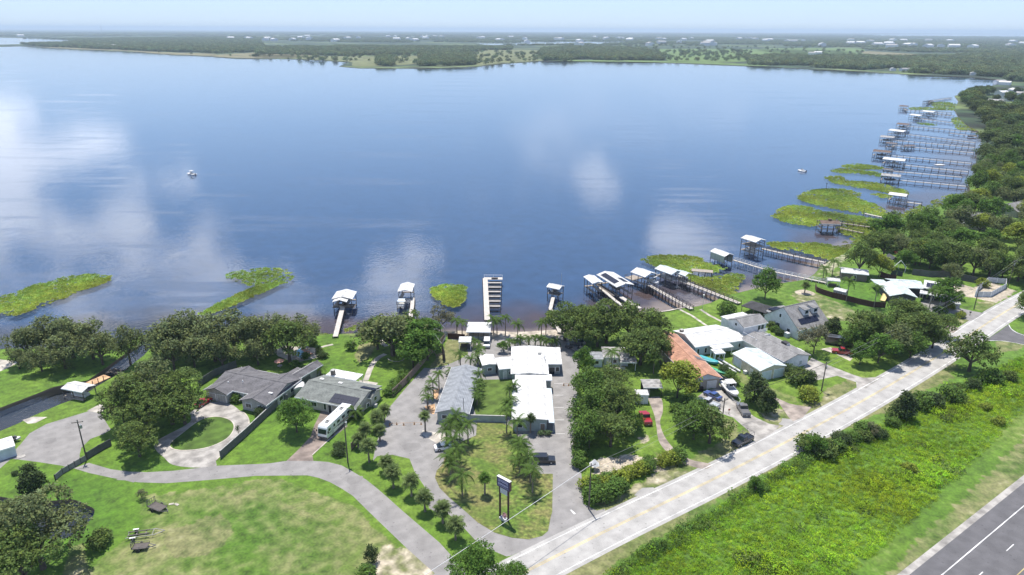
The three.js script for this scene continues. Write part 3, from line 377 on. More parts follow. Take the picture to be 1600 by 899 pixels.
treeProto('bush', 'bush', bushL, 1500, .26, LM.shrub, .08, .5, 901); treeProto('darkbush', 'bush', bushL, 1500, .26, LM.dark, .08, .5, 902); treeProto('limebush', 'bush', bushL, 1500, .26, LM.lime, .08, .5, 903); treeProto('oakbush', 'bush', bushL, 1500, .28, LM.oak, .08, .5, 904);
const rT = rng(17);
function tree(key, [x, z], s, label, category, group, sy = s) {
  const p = protos[key], o = thing(p.name, label, category, [x, z], rT() * 6.28, group);
  mesh('trunk', p.tg, p.bark, o); mesh('crown', p.cg, p.lm, o); o.scale.set(s, sy, s); return o;
}
const many = (keys, list, label, category, group) => list.forEach(([p, s, sy], i) => tree(keys[i % keys.length], p, s, label, category, group, sy));
const OK = ['oak0', 'oak1', 'oak2', 'oak3'], MO = ['moss0', 'moss1', 'moss2', 'moss3'];
// palms
function frond(len, rise, drop, n, leaf, q) { // arching feather leaf along +x
  const P = [], C = [], pt = t => [len * t * (1 - .18 * t), rise * Math.sin(t * 1.9) - drop * t * t, 0]; let last = pt(0);
  const tri = (a, b, c, t) => { P.push(...a, ...b, ...c); for (let k = 0; k < 3; k++) C.push(t, t, t * .9); };
  for (let i = 1; i <= n; i++) {
    const t = i / n, p = pt(t), w = leaf * Math.sin(Math.PI * clamp(.12 + t * .85)) + .08;
    for (const s of [-1, 1]) { const tip = [lerp(last[0], p[0], .5) + w * .45, p[1] - w * (.35 + .25 * q()), s * w], tn = .75 + .5 * q(); tri(last, p, tip, tn); }
    tri([last[0], last[1] + .02, -.03], [p[0], p[1] + .02, 0], [last[0], last[1] + .02, .03], .9); last = p;
  }
  return [P, C];
}
function palmHead(nf, len, rise, drop, leaf, seed, n = 12) {
  const q = rng(seed), P = [], C = [], v = new THREE.Vector3();
  for (let i = 0; i < nf; i++) {
    const [p, c] = frond(len * (.8 + .3 * q()), rise * (.3 + 1.1 * q()), drop * (.5 + q()), n, leaf, q), a = i * 2.4 + q() * .4, tilt = nf > 30 ? lerp(-.7, 1.35, i / nf) : lerp(-.35, .75, i / nf), tone = .75 + .5 * q();
    for (let k = 0; k < p.length; k += 3) { v.set(p[k], p[k + 1], p[k + 2]).applyAxisAngle(new THREE.Vector3(0, 0, 1), tilt).applyAxisAngle(UP, a); P.push(v.x, v.y, v.z); }
    c.forEach(e => C.push(e * tone));
  }
  const g = new THREE.BufferGeometry(); g.setAttribute('position', new THREE.Float32BufferAttribute(P, 3)); g.setAttribute('color', new THREE.Float32BufferAttribute(C, 3)); g.computeVertexNormals(); g.setAttribute('uv', new THREE.Float32BufferAttribute(new Float32Array(P.length / 3 * 2), 2)); g.userData.done = true; return g;
}
const qHead = [0, 1, 2].map(k => palmHead(13, 3.0, .9, 1.7, .55, 40 + k)), fHead = [0, 1, 2].map(k => palmHead(42, 1.6, .35, .5, .5, 60 + k, 6));
const trunkG = [0, 1].map(k => { const h = join([bar([0, -.1, 0], [.04 * (k ? 1 : -1), .5, 0], .17, .14, 8), bar([.04 * (k ? 1 : -1), .5, 0], [0, 1, 0], .14, .12, 8)]); h.userData.done = true; return h; });
let pk = 0;
function palm(kind, [x, z], h, s, label, group, lm) {
  const o = thing(kind === 'q' ? 'feather_palm' : 'cabbage_palm', label, 'palm tree', [x, z], rT() * 6.28, group), t = mesh('trunk', trunkG[pk % 2], M.palmBark, o);
  t.scale.set(kind === 'q' ? 1 : 1.35, h, kind === 'q' ? 1 : 1.35);
  const c = mesh('crown', (kind === 'q' ? qHead : fHead)[pk % 3], lm || (kind === 'q' ? LM.palm : LM.fan), o); c.position.y = h; c.scale.setScalar(s); pk++; return o;
}
const palms = (kind, list, label, group, lm) => list.forEach(([p, h, s]) => palm(kind, p, h, s, label, group, lm));

// oaks and trees
many(MO, [[[-135.69,-175.51], 1.0], [[-131.97,-179.4], 1.15], [[-124.96,-177.71], 1.2], [[-118.55,-176.51], 1.1], [[-122.91,-170.68], 1.0], [[-113.87,-172.87], .9], [[-128.27,-168.8], .7], [[-135.35,-170.3], .6]], 'grey mossy oak crowded on the strip between lake and canal', 'tree', 'oaks between lake and canal');
tag(tree('moss1', [-106.28,-173.11], .75, '', 'tree', null, 1.15), 'tall thin oak leaning over the canal debris pile', 'tree');
many(MO, [[[-98.02,-176.3], .95], [[-95.34,-176.28], 1.25], [[-91.18,-179.86], 1.3], [[-83.61,-175.55], 1.25], [[-80.52,-181.78], 1.25], [[-73.54,-178.27], 1.2], [[-69.09,-180.1], 1.2], [[-60.81,-182.92], 1.0], [[-87.84,-171.92], .8], [[-79.33,-170.4], .85], [[-92.52,-169.87], .9], [[-70.74,-173.32], .75]], 'large mossy oak in the grove behind the grey-roofed house', 'tree', 'oaks behind the grey-roofed house');
tag(tree('oak2', [-62.45,-175.13], 1.15, '', 'tree'), 'oak with a thick trunk shading the swimming pool terrace', 'tree');
many(['fine0', 'fine2', 'fine1'], [[[-87.97,-142.27], 1.25], [[-80.36,-142.37], 1.3], [[-85.42,-146.38], 1.35], [[-83.78,-137.93], 1.15], [[-77.36,-142.27], 1.0], [[-91.59,-142.14], .9]], 'huge oak in the clump between paved court and circular drive', 'tree', 'oak clump beside the circular drive');
tag(tree('fine0', [-81.38,-129.02], .92, '', 'tree', null, .8), 'round dark oak by the fence in front of the oak clump', 'tree');
tag(tree('moss0', [-34.14,-179.5], 1.75, '', 'tree', null, 1.25), 'wide sprawling oak ringed by garden edging on the lakeside lawn', 'tree');
many(['oak3', 'oak0'], [[[-39.3,-183.58], .95], [[-29.98,-185.98], 1.0]], 'pale oak bough mass beside the sprawling lakeside oak', 'tree', 'oaks flanking the sprawling oak');
many(['fresh0', 'fresh1', 'fresh2'], [[[-27.09,-177.97], 1.05], [[-25.08,-182.35], .95], [[-27.26,-171.84], .8], [[-23.77,-176.75], .8]], 'bright green tree thick along the wooden privacy fence', 'tree', 'green trees along the wooden fence');
tag(tree('olive', [-22.22,-196.74], .8, '', 'tree'), 'light feathery tree on the shore behind the wooden fence', 'tree');
many(OK, [[[16.02,-190.05], 1.1], [[22.22,-193.14], 1.15], [[28.36,-188.78], 1.2], [[35.3,-190.85], 1.15], [[40.34,-186.4], 1.1], [[36.06,-174.34], 1.1], [[39.12,-176.49], .95], [[25.37,-186.19], 1.0], [[18.75,-185.14], .75]], 'tall dark oak over the shaded cottage and parked cars', 'tree', 'oaks over the shaded cottage');
many(['willow', 'oak1', 'willow', 'oak2'], [[[20,-153.72], .9], [[25.25,-155.78], .9], [[19.39,-142.24], .95], [[24.63,-143.16], .95], [[17.44,-133.14], .85], [[22.37,-133.7], .9], [[27.06,-138.54], .6]], 'drooping green tree in the thicket beside the motel parking lot', 'tree', 'thicket beside the motel lot');
tag(tree('fresh1', [19.31,-166.73], .55, '', 'hedge', null, .8), 'upright bright green hedge tree at the parking lot edge', 'tree');
tag(tree('lime', [42.31,-155.84], .95, '', 'tree', null, .95), 'yellow-green tree beside the orange-roofed house', 'tree');
many(['willow', 'oak3', 'willow'], [[[41.81,-136.77], .85], [[45.04,-135.19], .85], [[43.82,-142.1], .7]], 'broad low tree between the sandy track and the road', 'tree', 'low trees beside the sandy track');
many(['bush'], [[[40.68,-149.19], .9], [[43.85,-152.64], .9]], 'small bush on the lawn below the yellow-green tree', 'bush', 'bushes below the yellow-green tree');
many(['dark0', 'dark1'], [[[60.99,-153.42], .95], [[62.52,-148.47], .75]], 'dense evergreen in front of the cream metal garage', 'tree', 'evergreens by the cream garage');
many(['darkbush', 'oakbush', 'darkbush'], [[[75.72,-169.13], 1.2], [[76.51,-164.38], 1.6], [[79.37,-165.12], 1.3]], 'glossy dark shrub at the corner of the cream garage', 'bush', 'shrubs at the cream garage corner');
tag(tree('limebush', [75.57,-155.16], 1.55, '', 'bush'), 'rounded pale green bush beside a utility pole', 'bush');
tag(tree('olive', [87.79,-182.01], .85, '', 'tree'), 'grey flowering tree in front of the dormer house', 'tree');
tag(tree('dark2', [98.87,-195.18], .85, '', 'tree', null, .65), 'dark round tree on the lawn behind the dormer house', 'tree');
many(['oak1', 'oak2', 'moss1', 'oak0', 'willow'], [[[126.08,-203.6], .95], [[120.71,-186.2], 1.05], [[111.53,-181.62], .95], [[104.87,-187.34], 1.05], [[110.48,-188.32], .9], [[131.06,-194.26], .8]], 'oak in the roadside clump before the solar-roofed house', 'tree', 'roadside oak clump');
many(['willow', 'moss2', 'oak3', 'willow', 'oak1'], [[[99.91,-183.61], .8], [[111.13,-195.51], .8], [[118.06,-195.59], .8], [[114.46,-179.44], .8], [[124.66,-186.1], .7], [[128.79,-200.78], .7]], 'low spreading tree between the big lawn and main road', 'tree', 'low trees of the roadside clump');
many(['oak2', 'moss1', 'oak0', 'willow', 'oak3'], [[[154.3,-274.23], .9], [[159.3,-272.58], 1.0], [[162.21,-264.31], 1.0], [[165.21,-259.58], 1.1], [[169.01,-256.54], 1.1], [[172.98,-253.56], 1.1], [[177.34,-251.38], 1.1], [[182.59,-249.98], 1.0], [[187.3,-249.31], .9], [[190.26,-245.05], 1.0], [[150.64,-277.67], .9], [[164.77,-244.71], .7], [[189.78,-236.82], .9]], 'wood-edge oak overhanging the slate-grey yard fence', 'tree', 'oaks overhanging the slate-grey fence');
many(['fresh0', 'fresh2'], [[[103.8,-176.41], .8], [[97.97,-175.13], .6]], 'bright leafy tree by the red pickup and main road', 'tree', 'leafy trees by the red pickup');
tag(tree('oak3', [126.41,-171.37], 1.05, '', 'tree', null, 1.1), 'big oak standing alone across the main road in the green scrub', 'tree');
tag(tree('oak0', [168.9,-210.4], .8, '', 'tree'), 'oak at the road corner by the white-walled yard', 'tree');
tag(tree('dark1', [94.72,-146.06], .85, '', 'tree', null, .85), 'dark evergreen amid the scrub between the two roads', 'tree');
many(['fresh1', 'oakbush', 'olive'], [[[66.99,-130.52], .45], [[69.55,-130.54], 1.5], [[83.24,-138.37], .35], [[49.77,-117.72], .3]], 'sapling rising from the scrub along the road verge', 'tree', 'saplings along the verge');
for (const [i, p] of open([[68.84,-130.54],[75.51,-134.36],[81.5,-137.82],[88.36,-141.15],[101.9,-150.64],[111.69,-156.47],[121.68,-161.98],[133.53,-167.09]], 2).entries()) tree(['oakbush', 'bush', 'darkbush', 'bush'][i % 4], [p[0] + rr(-2, 2), p[1] + rr(-2, 2)], rr(.8, 1.7), 'ragged shrub in the thicker scrub line beside the main road', 'bush', 'shrubs of the scrub line by the road');
for (const [i, p] of [[116.57,-143.92],[85.09,-125.2],[117.9,-150.78]].entries()) tree('limebush', p, rr(.7, 1.1), 'isolated shrub mound out in the roadside scrub', 'bush', 'shrub mounds in the scrub');
tag(tree('fresh2', [88.4,-225.34], .85, '', 'tree', null, 1.0), 'full green tree beside the long railed jetty', 'tree');
tag(tree('bush', [71.01,-212.33], 1.7, '', 'bush'), 'large round bush at the foot of the railed jetties', 'bush');
tag(tree('oak2', [133.31,-251.53], .9, '', 'tree', null, 1.2), 'tall tree over the white lakeside shelters', 'tree');
many(['lime', 'fresh1'], [[[139.94,-249.04], .85], [[154.14,-257], .75], [[163.58,-263.66], .95], [[174.1,-276.89], .8]], 'yellow-green tree behind the solar-roofed house', 'tree', 'yellow-green trees behind the solar-roofed house');
tag(tree('fine0', [-80.8,-90.43], 1.15, '', 'tree'), 'dark spreading tree at the meadow corner below the pond', 'tree'); tag(tree('fine1', [-81.11,-95.34], 1.35, '', 'tree'), 'large fluffy tree shading the small dark pond', 'tree');
tag(tree('dark1', [-95.81,-115.85], .8, '', 'tree', null, .75), 'broad-leaved dark tree on the pond bank by the gate', 'tree');
tag(tree('fine2', [-93.56,-104.22], .7, '', 'tree'), 'tree on the far bank of the small pond', 'tree');
tag(tree('oakbush', [-74.37,-101.22], 1.2, '', 'bush'), 'single round bush on the meadow near the trailers', 'bush');
many(['darkbush'], [[[-104.09,-122.13], .4]], 'tiny round shrub on the grass by the blue shed', 'bush');
tag(tree('olive', [-73.45,-114.19], .22, '', 'tree'), 'thin twiggy sapling beside the ramp trailer', 'tree');
tag(tree('fineFresh', [-5.52,-89.18], .9, '', 'tree'), 'bright leafy tree at the mouth of the motel drive', 'tree');
tag(tree('fineFresh', [0.22,-88.46], .65, '', 'tree'), 'smaller leafy tree on the road edge by the motel drive', 'tree');
tag(tree('darkbush', [-24.43,-97.03], .6, '', 'bush', null, 1.6), 'narrow dark columnar shrub beside the wire above the lane', 'bush'); tag(tree('bush', [-24.8,-93.25], 1.0, '', 'bush'), 'green bush at the lane edge below the columnar shrub', 'bush');
tag(tree('fineFresh', [-49.86,-138.9], .85, '', 'tree', null, .8), 'round bright tree beside the motorhome driveway', 'tree');
for (const [p, s] of [[[-38.3,-131.67], .85], [[-38.01,-129.7], .75]]) tree('darkbush', p, s, 'clipped ball shrub on the lawn beside the motorhome', 'bush', 'ball shrubs by the motorhome');
tag(tree('bush', [-47.1,-183.19], .8, '', 'bush', null, 1.2), 'lone small tree on the lakeside lawn by the jetty', 'bush');
many(['bush', 'oakbush', 'darkbush', 'bush', 'bush'], [[[-58.81,-185.9], .8], [[-55.74,-181.17], .7], [[-53.84,-177.75], .8], [[-58.69,-177.14], .8], [[-60.07,-171.66], .9]], 'garden shrub edging the swimming pool terrace', 'bush', 'shrubs around the pool terrace');
many(['bush', 'darkbush'], [[[-69.15,-153.06], .9], [[-60.89,-146.58], .9], [[-38.68,-149.8], .9], [[-37.5,-146.21], .8]], 'palmetto bush against a house front', 'bush', 'palmetto bushes by house fronts');
many(['fresh0'], [[[-2.46,-182.25], .32]], 'small clipped tree behind the white motel annex', 'tree');
many(['oakbush', 'bush', 'darkbush'], [[[82.19,-200.16], 1.0], [[82.31,-197.96], .8], [[82.68,-195.27], .8], [[82.27,-202.97], .8]], 'garden shrub between the dormer house and the grey house', 'bush', 'shrubs beside the dormer house');
many(['darkbush', 'bush', 'oakbush'], [[[58.58,-169.87], .8], [[59.15,-166.65], .9], [[59.22,-163.52], .8], [[58.7,-172.08], .6]], 'shrub in the hedge beside the kayak fence', 'bush', 'hedge shrubs by the kayaks');
many(['limebush', 'fresh1', 'bush'], [[[173.69,-239.68], 1.3], [[156.49,-225.72], .3], [[142.22,-212.75], 1.2], [[148.82,-217.47], .9], [[146.72,-217.45], 1.0], [[141.93,-206.81], 1.0], [[147.46,-209.8], .9]], 'shrub in the front yard of the solar-roofed house', 'bush', 'front yard shrubs of the solar-roofed house');
// hedge of sea grape by the pole, and the motel's flower hedge
for (const [x, z] of open([[16.09,-117.71],[19.11,-119.12],[22.92,-121.51],[26.85,-123.98],[31.51,-126.54],[35.59,-128.64]], 2)) tree(R() < .5 ? 'bush' : 'limebush', [x + rr(-.8, .8), z + rr(-.8, .8)], rr(.9, 1.2), 'lush green shrub in the hedge along the gravel by the road', 'bush', 'hedge along the roadside gravel');
for (const [x, z] of open([[16.32,-114.58],[19.85,-115.94],[21.8,-117.76]], 2)) tree('bush', [x, z], 1.2, 'lush green shrub in the hedge along the gravel by the road', 'bush', 'hedge along the roadside gravel');
for (const [x, z] of open([[-30.87,-156.81],[-30.09,-159.97],[-29.02,-163.25],[-28.46,-166.63]], 1)) tree('bush', [x + rr(-1, 0), z], .9, 'shrub on the garden side of the wooden privacy fence', 'bush', 'shrubs behind the wooden fence');
for (const [x, z] of open([[14.81,-126.1],[15.39,-130.25],[15.52,-133.88]], 1)) tree('bush', [x, z], 1.0, 'low shrub between the parking lot and the thicket', 'bush', 'shrubs at the thicket foot');
// dead tree
{
  const o = thing('dead_tree', 'bare pale dead tree beside the wooden privacy fence', 'tree', [-19.16,-176.78]);
  mesh('trunk', [bar([0, -.1, 0], [-.2, 3, 0], .45, .35, 8), bar([-.2, 3, 0], [-.5, 5, .2], .35, .26, 8)], M.bark, o);
  mesh('branch', [bar([-.5, 5, .2], [.6, 7.2, 0], .24, .16), bar([.6, 7.2, 0], [.5, 10, .3], .16, .08), bar([.5, 10, .3], [-.6, 11.5, 0], .08, .04)], M.paleBark, o); mesh('branch', [bar([-.5, 5, .2], [-1.8, 6.8, -.3], .2, .12), bar([-1.8, 6.8, -.3], [-2.4, 8.2, 0], .12, .05)], M.paleBark, o); mesh('branch', [bar([-.1, 2, 0], [-2.2, 1.6, .4], .2, .14), bar([-2.2, 1.6, .4], [-2.8, 3, .4], .14, .08)], M.bark, o);
}
// palms
palms('f', [[[-30.74,-127.12], 4.2, 1.62], [[-26.41,-123.68], 2.4, 1.49], [[-24.04,-118.24], 3.6, 1.56], [[-20,-115.58], 3.6, 1.56], [[-16.74,-110.87], 3.5, 1.49], [[-12.94,-107.55], 3.3, 1.49], [[-10.15,-102.99], 3.4, 1.56]], 'cabbage palm in the grass row between lane and motel drive', 'cabbage palms between lane and drive');
palms('f', [[[-32.96,-134.78], 3.4, 1.56], [[-31.28,-139.88], 3.4, 1.56], [[-30.27,-143.54], 3.2, 1.43], [[-34.27,-132.72], 2.4, 1.17], [[-29.86,-135.33], 3, 1.30]], 'cabbage palm clustered at the end of the wooden fence', 'cabbage palms at the fence end');
tag(palm('f', [-20.08,-139.42], 4.2, 1.15), 'cabbage palm alone by the mulch bed at the motel entrance', 'palm tree');
tag(palm('f', [-5.32,-116.26], 4.0, 1.1, '', null, LM.fresh), 'bright young palm on the dry lawn beside the pylon sign', 'palm tree');
palms('q', [[[-14.18,-171.62], 4.4, .9], [[-11.16,-169.47], 4, .9], [[-15.89,-167.43], 1.5, 1.0], [[-18.95,-160.1], 4.4, .85], [[-19.92,-155.32], 4.6, .9], [[-21.1,-154.44], 3, .85], [[-20.73,-150.22], 3.2, .85]], 'feather palm along the drive side of the grey motel block', 'palms on the drive side of the grey block');
palms('q', [[[-8.67,-162.99], 3, .9], [[-9,-159.28], 2.8, .9], [[-8.53,-157.48], 2.6, .9], [[-9.15,-154.55], 2.8, .9], [[-8.63,-151.71], 2.8, .9], [[-9.6,-174.66], 3.4, .9]], 'feather palm on the courtyard side of the grey motel block', 'palms on the courtyard side of the grey block');
palms('q', [[[0.46,-153.89], 4.5, .9], [[-0.46,-153.58], 3.6, .8], [[-0.02,-147.14], 4.3, .9], [[-1.25,-146.57], 3.4, .8], [[-1.12,-139.04], 6.2, 1.0]], 'feather palm between the courtyard lawn and white motel', 'palms along the white motel');
palms('q', [[[-13.73,-135.03], 5, 1.15], [[-12.55,-136.44], 5.6, 1.2], [[-9.82,-134.6], 5.2, 1.1], [[-14.47,-133.19], 4.2, 1.1], [[-12.67,-128.37], 5, 1.15], [[-11.73,-125.85], 4.6, 1.15], [[-12.99,-123.4], 4.2, 1.1], [[-12.62,-121.81], 3.6, 1.0], [[-9.82,-115.79], 5.0, 1.15], [[-11.53,-133.22], 4.6, 1.1]], 'drooping feather palm in the row along the motel drive curve', 'palms along the motel drive curve');
palms('q', [[[1.3,-136.55], 4.4, 1.15], [[1.88,-128.91], 4.2, 1.15], [[2.23,-126.79], 3.6, 1.1], [[3.52,-123.52], 4, 1.1], [[1.71,-123.51], 3.2, 1.0], [[4.32,-116.99], 5.2, 1.1], [[3.93,-120.38], 3.4, 1.0]], 'drooping feather palm in the row behind the black off-roader', 'palms behind the black off-roader');
palms('q', [[[-16.81,-194.12], 5, 1.0], [[-15.2,-193.21], 4.6, .95]], 'feather palm on the shore behind the open carport', 'palms behind the open carport');
palms('q', [[[-5.63,-193.78], 5.2, 1.1], [[-4.54,-194.61], 4.5, 1.0], [[-1.97,-193.82], 6, 1.05], [[1.76,-190.43], 5.2, 1.1]], 'tall feather palm on the beach beside the slip dock', 'palms beside the slip dock');
palms('q', [[[9.08,-193.59], 4.6, 1.0], [[10.46,-194.42], 5, .95], [[15.69,-195.41], 4.2, .95]], 'feather palm on the beach near the narrow jetty', 'palms near the narrow jetty');
palms('q', [[-0.63,-184.91],[0.99,-185.36],[2.61,-185.81],[4.94,-186.26],[7.03,-186.07],[8.64,-185.65],[10.25,-185.46],[11.85,-185.04],[13.06,-184.42]].map(p => [p, rr(1.4, 3), rr(.75, 1)]), 'short feather palm in the row behind the white motel', 'short palms behind the white motel');
palms('q', [[[-10.8,-185.02], 2, 1.0], [[-9.31,-177.78], 3.4, .95], [[-8.87,-172.89], 2, .9]], 'feather palm beside the motel annex drive', 'palms beside the motel annex');
palms('q', [[[27.08,-168.23], 7, 1.25], [[38.71,-169.01], 4.5, 1.2], [[41.81,-175.24], 5, 1.25], [[43.37,-178.13], 4, 1.1]], 'dark feather palm beside the shaded cottage', 'palms beside the shaded cottage');
palms('q', [[[15.24,-146.15], 1.6, .9], [[14.86,-138.14], 1.4, .8]], 'young feather palm poking from the thicket over the lot', 'palms poking from the thicket');
palms('q', [[[122.82,-250.64], 6, 1.2], [[117.41,-246.13], 4.6, 1.2]], 'feather palm on the sandy shore by the far railed jetty', 'palms by the far railed jetty'); tag(palm('q', [116.05,-223.62], 7.5, 1.25), 'tall feather palm beside the dark brown fence and white shed', 'palm tree'); tag(palm('q', [123.1,-218.28], 7.5, 1.2), 'tall feather palm at the end of the dark brown fence', 'palm tree'); tag(palm('q', [139.84,-215.02], 7.5, 1.15), 'tall feather palm in the paved yard of the solar-roofed house', 'palm tree'); palms('q', [[[148.42,-225.62], 2.5, .9]], 'short feather palm under the carport eave', null);
tag(palm('f', [104.68,-231.34], 3.2, 1.35), 'round-headed palm on the sandy mound near the brown fence', 'palm tree'); tag(palm('q', [-51.7,-167.57], 2, .8), 'small palm behind the green-shingled house', 'palm tree'); tag(palm('q', [-37.3,-144.64], 2.2, 1.0), 'palm at the rear corner of the motorhome', 'palm tree');
tag(palm('f', [4.46,-139.08], 4, 1.0, '', null, LM.dark), 'dark shrubby palm against the white motel end wall', 'palm tree');

// ---------------------------------------------------------------- woods, scrub, reeds
function inside(p, poly) { let c = false; for (let i = 0, j = poly.length - 1; i < poly.length; j = i++) { const a = poly[i], b = poly[j]; if ((a[1] > p[1]) !== (b[1] > p[1]) && p[0] < (b[0] - a[0]) * (p[1] - a[1]) / (b[1] - a[1]) + a[0]) c = !c; } return c; }
function scatter(poly, step, seed, jitter = 1) { const q = rng(seed), xs = poly.map(p => p[0]), zs = poly.map(p => p[1]), out = []; for (let x = Math.min(...xs); x < Math.max(...xs); x += step) for (let z = Math.min(...zs); z < Math.max(...zs); z += step) { const p = [x + (q() - .5) * step * jitter, z + (q() - .5) * step * jitter]; if (inside(p, poly)) out.push(p); } return out; }
function stuff(name, geo, m, spots, label, category, colour) { // spots: [x, y, z, scale, turn]
  const o = new THREE.InstancedMesh(geo, m, spots.length), D = new THREE.Object3D(), q = rng(spots.length); o.name = numbered(name);
  spots.forEach((s, i) => { D.position.set(s[0], s[1], s[2]); D.rotation.y = s[4]; D.scale.set(s[3], s[5] ?? s[3], s[3]); D.updateMatrix(); o.setMatrixAt(i, D.matrix); if (colour) { const k = lerp(.7, 1.3, q()) * (1 + 1.1 * fbm(s[0] * .045, 6, s[2] * .045, 3)), h = clamp(q() + fbm(s[0] * .03, 2, s[2] * .03, 2) * 1.5); o.setColorAt(i, lin(k * (.86 + .3 * h), k, k * (1.05 - .2 * h))); } });
  o.castShadow = o.receiveShadow = true; o.userData = { kind: 'stuff', label, category }; scene.add(o); return o;
}
{ // east shore wood: the largest oaks singly, the rest as one mass
  const q = rng(77), poly = [[152.84,-286.79],[174.77,-309.15],[199.8,-327.61],[221.24,-342.83],[251.86,-371.09],[283.14,-418.2],[324.93,-477.81],[353.19,-522.28],[423.06,-623.26],[477.98,-713.54],[518.22,-798.97],[594.62,-949.03],[668.32,-1047.6],[790.88,-1169.96],[1129.46,-1521.18],[1359.01,-1537.39],[241.42,-245.73],[192.69,-245.08],[178.11,-256.66],[173.54,-266.1],[169.44,-272.73],[159.66,-274.3]];
  const gaps = [[[692.51,-1048.81],[834.25,-1172.37],[577.5,-801.27],[569.3,-868.47]], [[382.58,-537.41],[399.37,-543.82],[366.27,-495.98],[352.9,-493.12]], [[241.23,-370.88],[257.61,-380.33],[241.09,-353.79],[227.69,-348.17]], [[256.49,-356.82],[270.17,-357.08],[253.76,-333.36],[243.2,-335.64]]];
  let all = scatter(poly, 12.6, 5, 1.0).filter(p => Math.hypot(p[0], p[1]) < 1300 && !gaps.some(g => inside(p, g) && q() < .8)).sort((a, b) => Math.hypot(...a) - Math.hypot(...b));
  all = all.filter((p, i) => !all.slice(Math.max(0, i - 40), i).some(o => Math.hypot(o[0] - p[0], o[1] - p[1]) < 6));
  const vis = p => p[0] / -p[1] < .86; const near = all.filter(vis).slice(0, 180), rest = all.filter(p => !near.includes(p));
  near.forEach((p, i) => { const s = lerp(.9, 1.35, q()); tree(i < 90 ? (q() < .4 ? OK[i % 4] : q() < .45 ? MO[i % 4] : q() < .5 ? 'willow' : q() < .6 ? 'fresh' + i % 3 : 'lime') : q() < .22 ? 'fresh' + i % 3 : 'wood' + i % 3, p, s, 'rounded oak packed in the dense wood along the lake docks', 'tree', 'oaks of the dense lakeside wood', s * lerp(.85, 1.15, q())); });
  stuff('distant_wood', protos.wood1.cg, LM.wood, rest.map(p => [p[0], 0, p[1], lerp(.9, 1.4, q()), q() * 6]), 'far oak wood behind the lakeside docks', 'wood', true);
}
{ // scrub between the two roads
  const q = rng(88), poly = [[13.53,-89.91],[19.91,-97],[33.56,-107.13],[49.52,-118.98],[68.44,-133.03],[89.02,-143.98],[116.59,-161.93],[148.6,-181.36],[219.97,-220.94],[184.6,-180.06],[127.07,-150.25],[80.27,-111.54],[58.77,-94.65],[49.2,-87.4],[8.55,-87.16]];
  const g = crown([[0, .3, 0, 1.0, .42, 1.0]], 150, .16, 9, 0, 5), spots = scatter(poly, .88, 6, 1.4);
  const heavy = p => fbm(p[0] * .06, 3, p[1] * .06, 3), A = [], B = [], Cc = [];
  for (const p of spots) { const n = heavy(p), tall = fbm(p[0] * .11, 9, p[1] * .11, 3) > .16, s = lerp(.5, .95, q()) * (1 + n * .5) * (tall ? lerp(1.2, 2.2, q()) : 1); (n + (q() - .5) * .8 > .2 ? B : tall && q() < .3 ? Cc : A).push([p[0], 0, p[1], Math.max(.35, s), q() * 6, Math.max(.3, s * lerp(.6, 1.2, q()))]); }
  stuff('scrub', g, LM.field, A, 'dense green scrub filling the strip between the two roads', 'scrub', true); stuff('pale_scrub', g, LM.fieldLight, B, 'paler yellow-green scrub patches between the two roads', 'scrub', true); stuff('dark_scrub', g, LM.oak, Cc, 'darker shrubs dotted through the roadside scrub', 'scrub', true);
  const edge = open([[23.11,-99.23],[33.43,-106.59],[49.52,-118.98],[62.22,-128.07],[68.13,-132.27],[76.33,-136.18]], 8); stuff('verge_bushes', g, LM.shrub, edge.flatMap(([x, z]) => [0, 1, 2].map(() => [x + (q() - .5) * 3, 0, z + (q() - .5) * 3 + 1, lerp(.7, 1.6, q()), q() * 6])), 'ragged bushes along the edge of the main road', 'scrub', true);
}
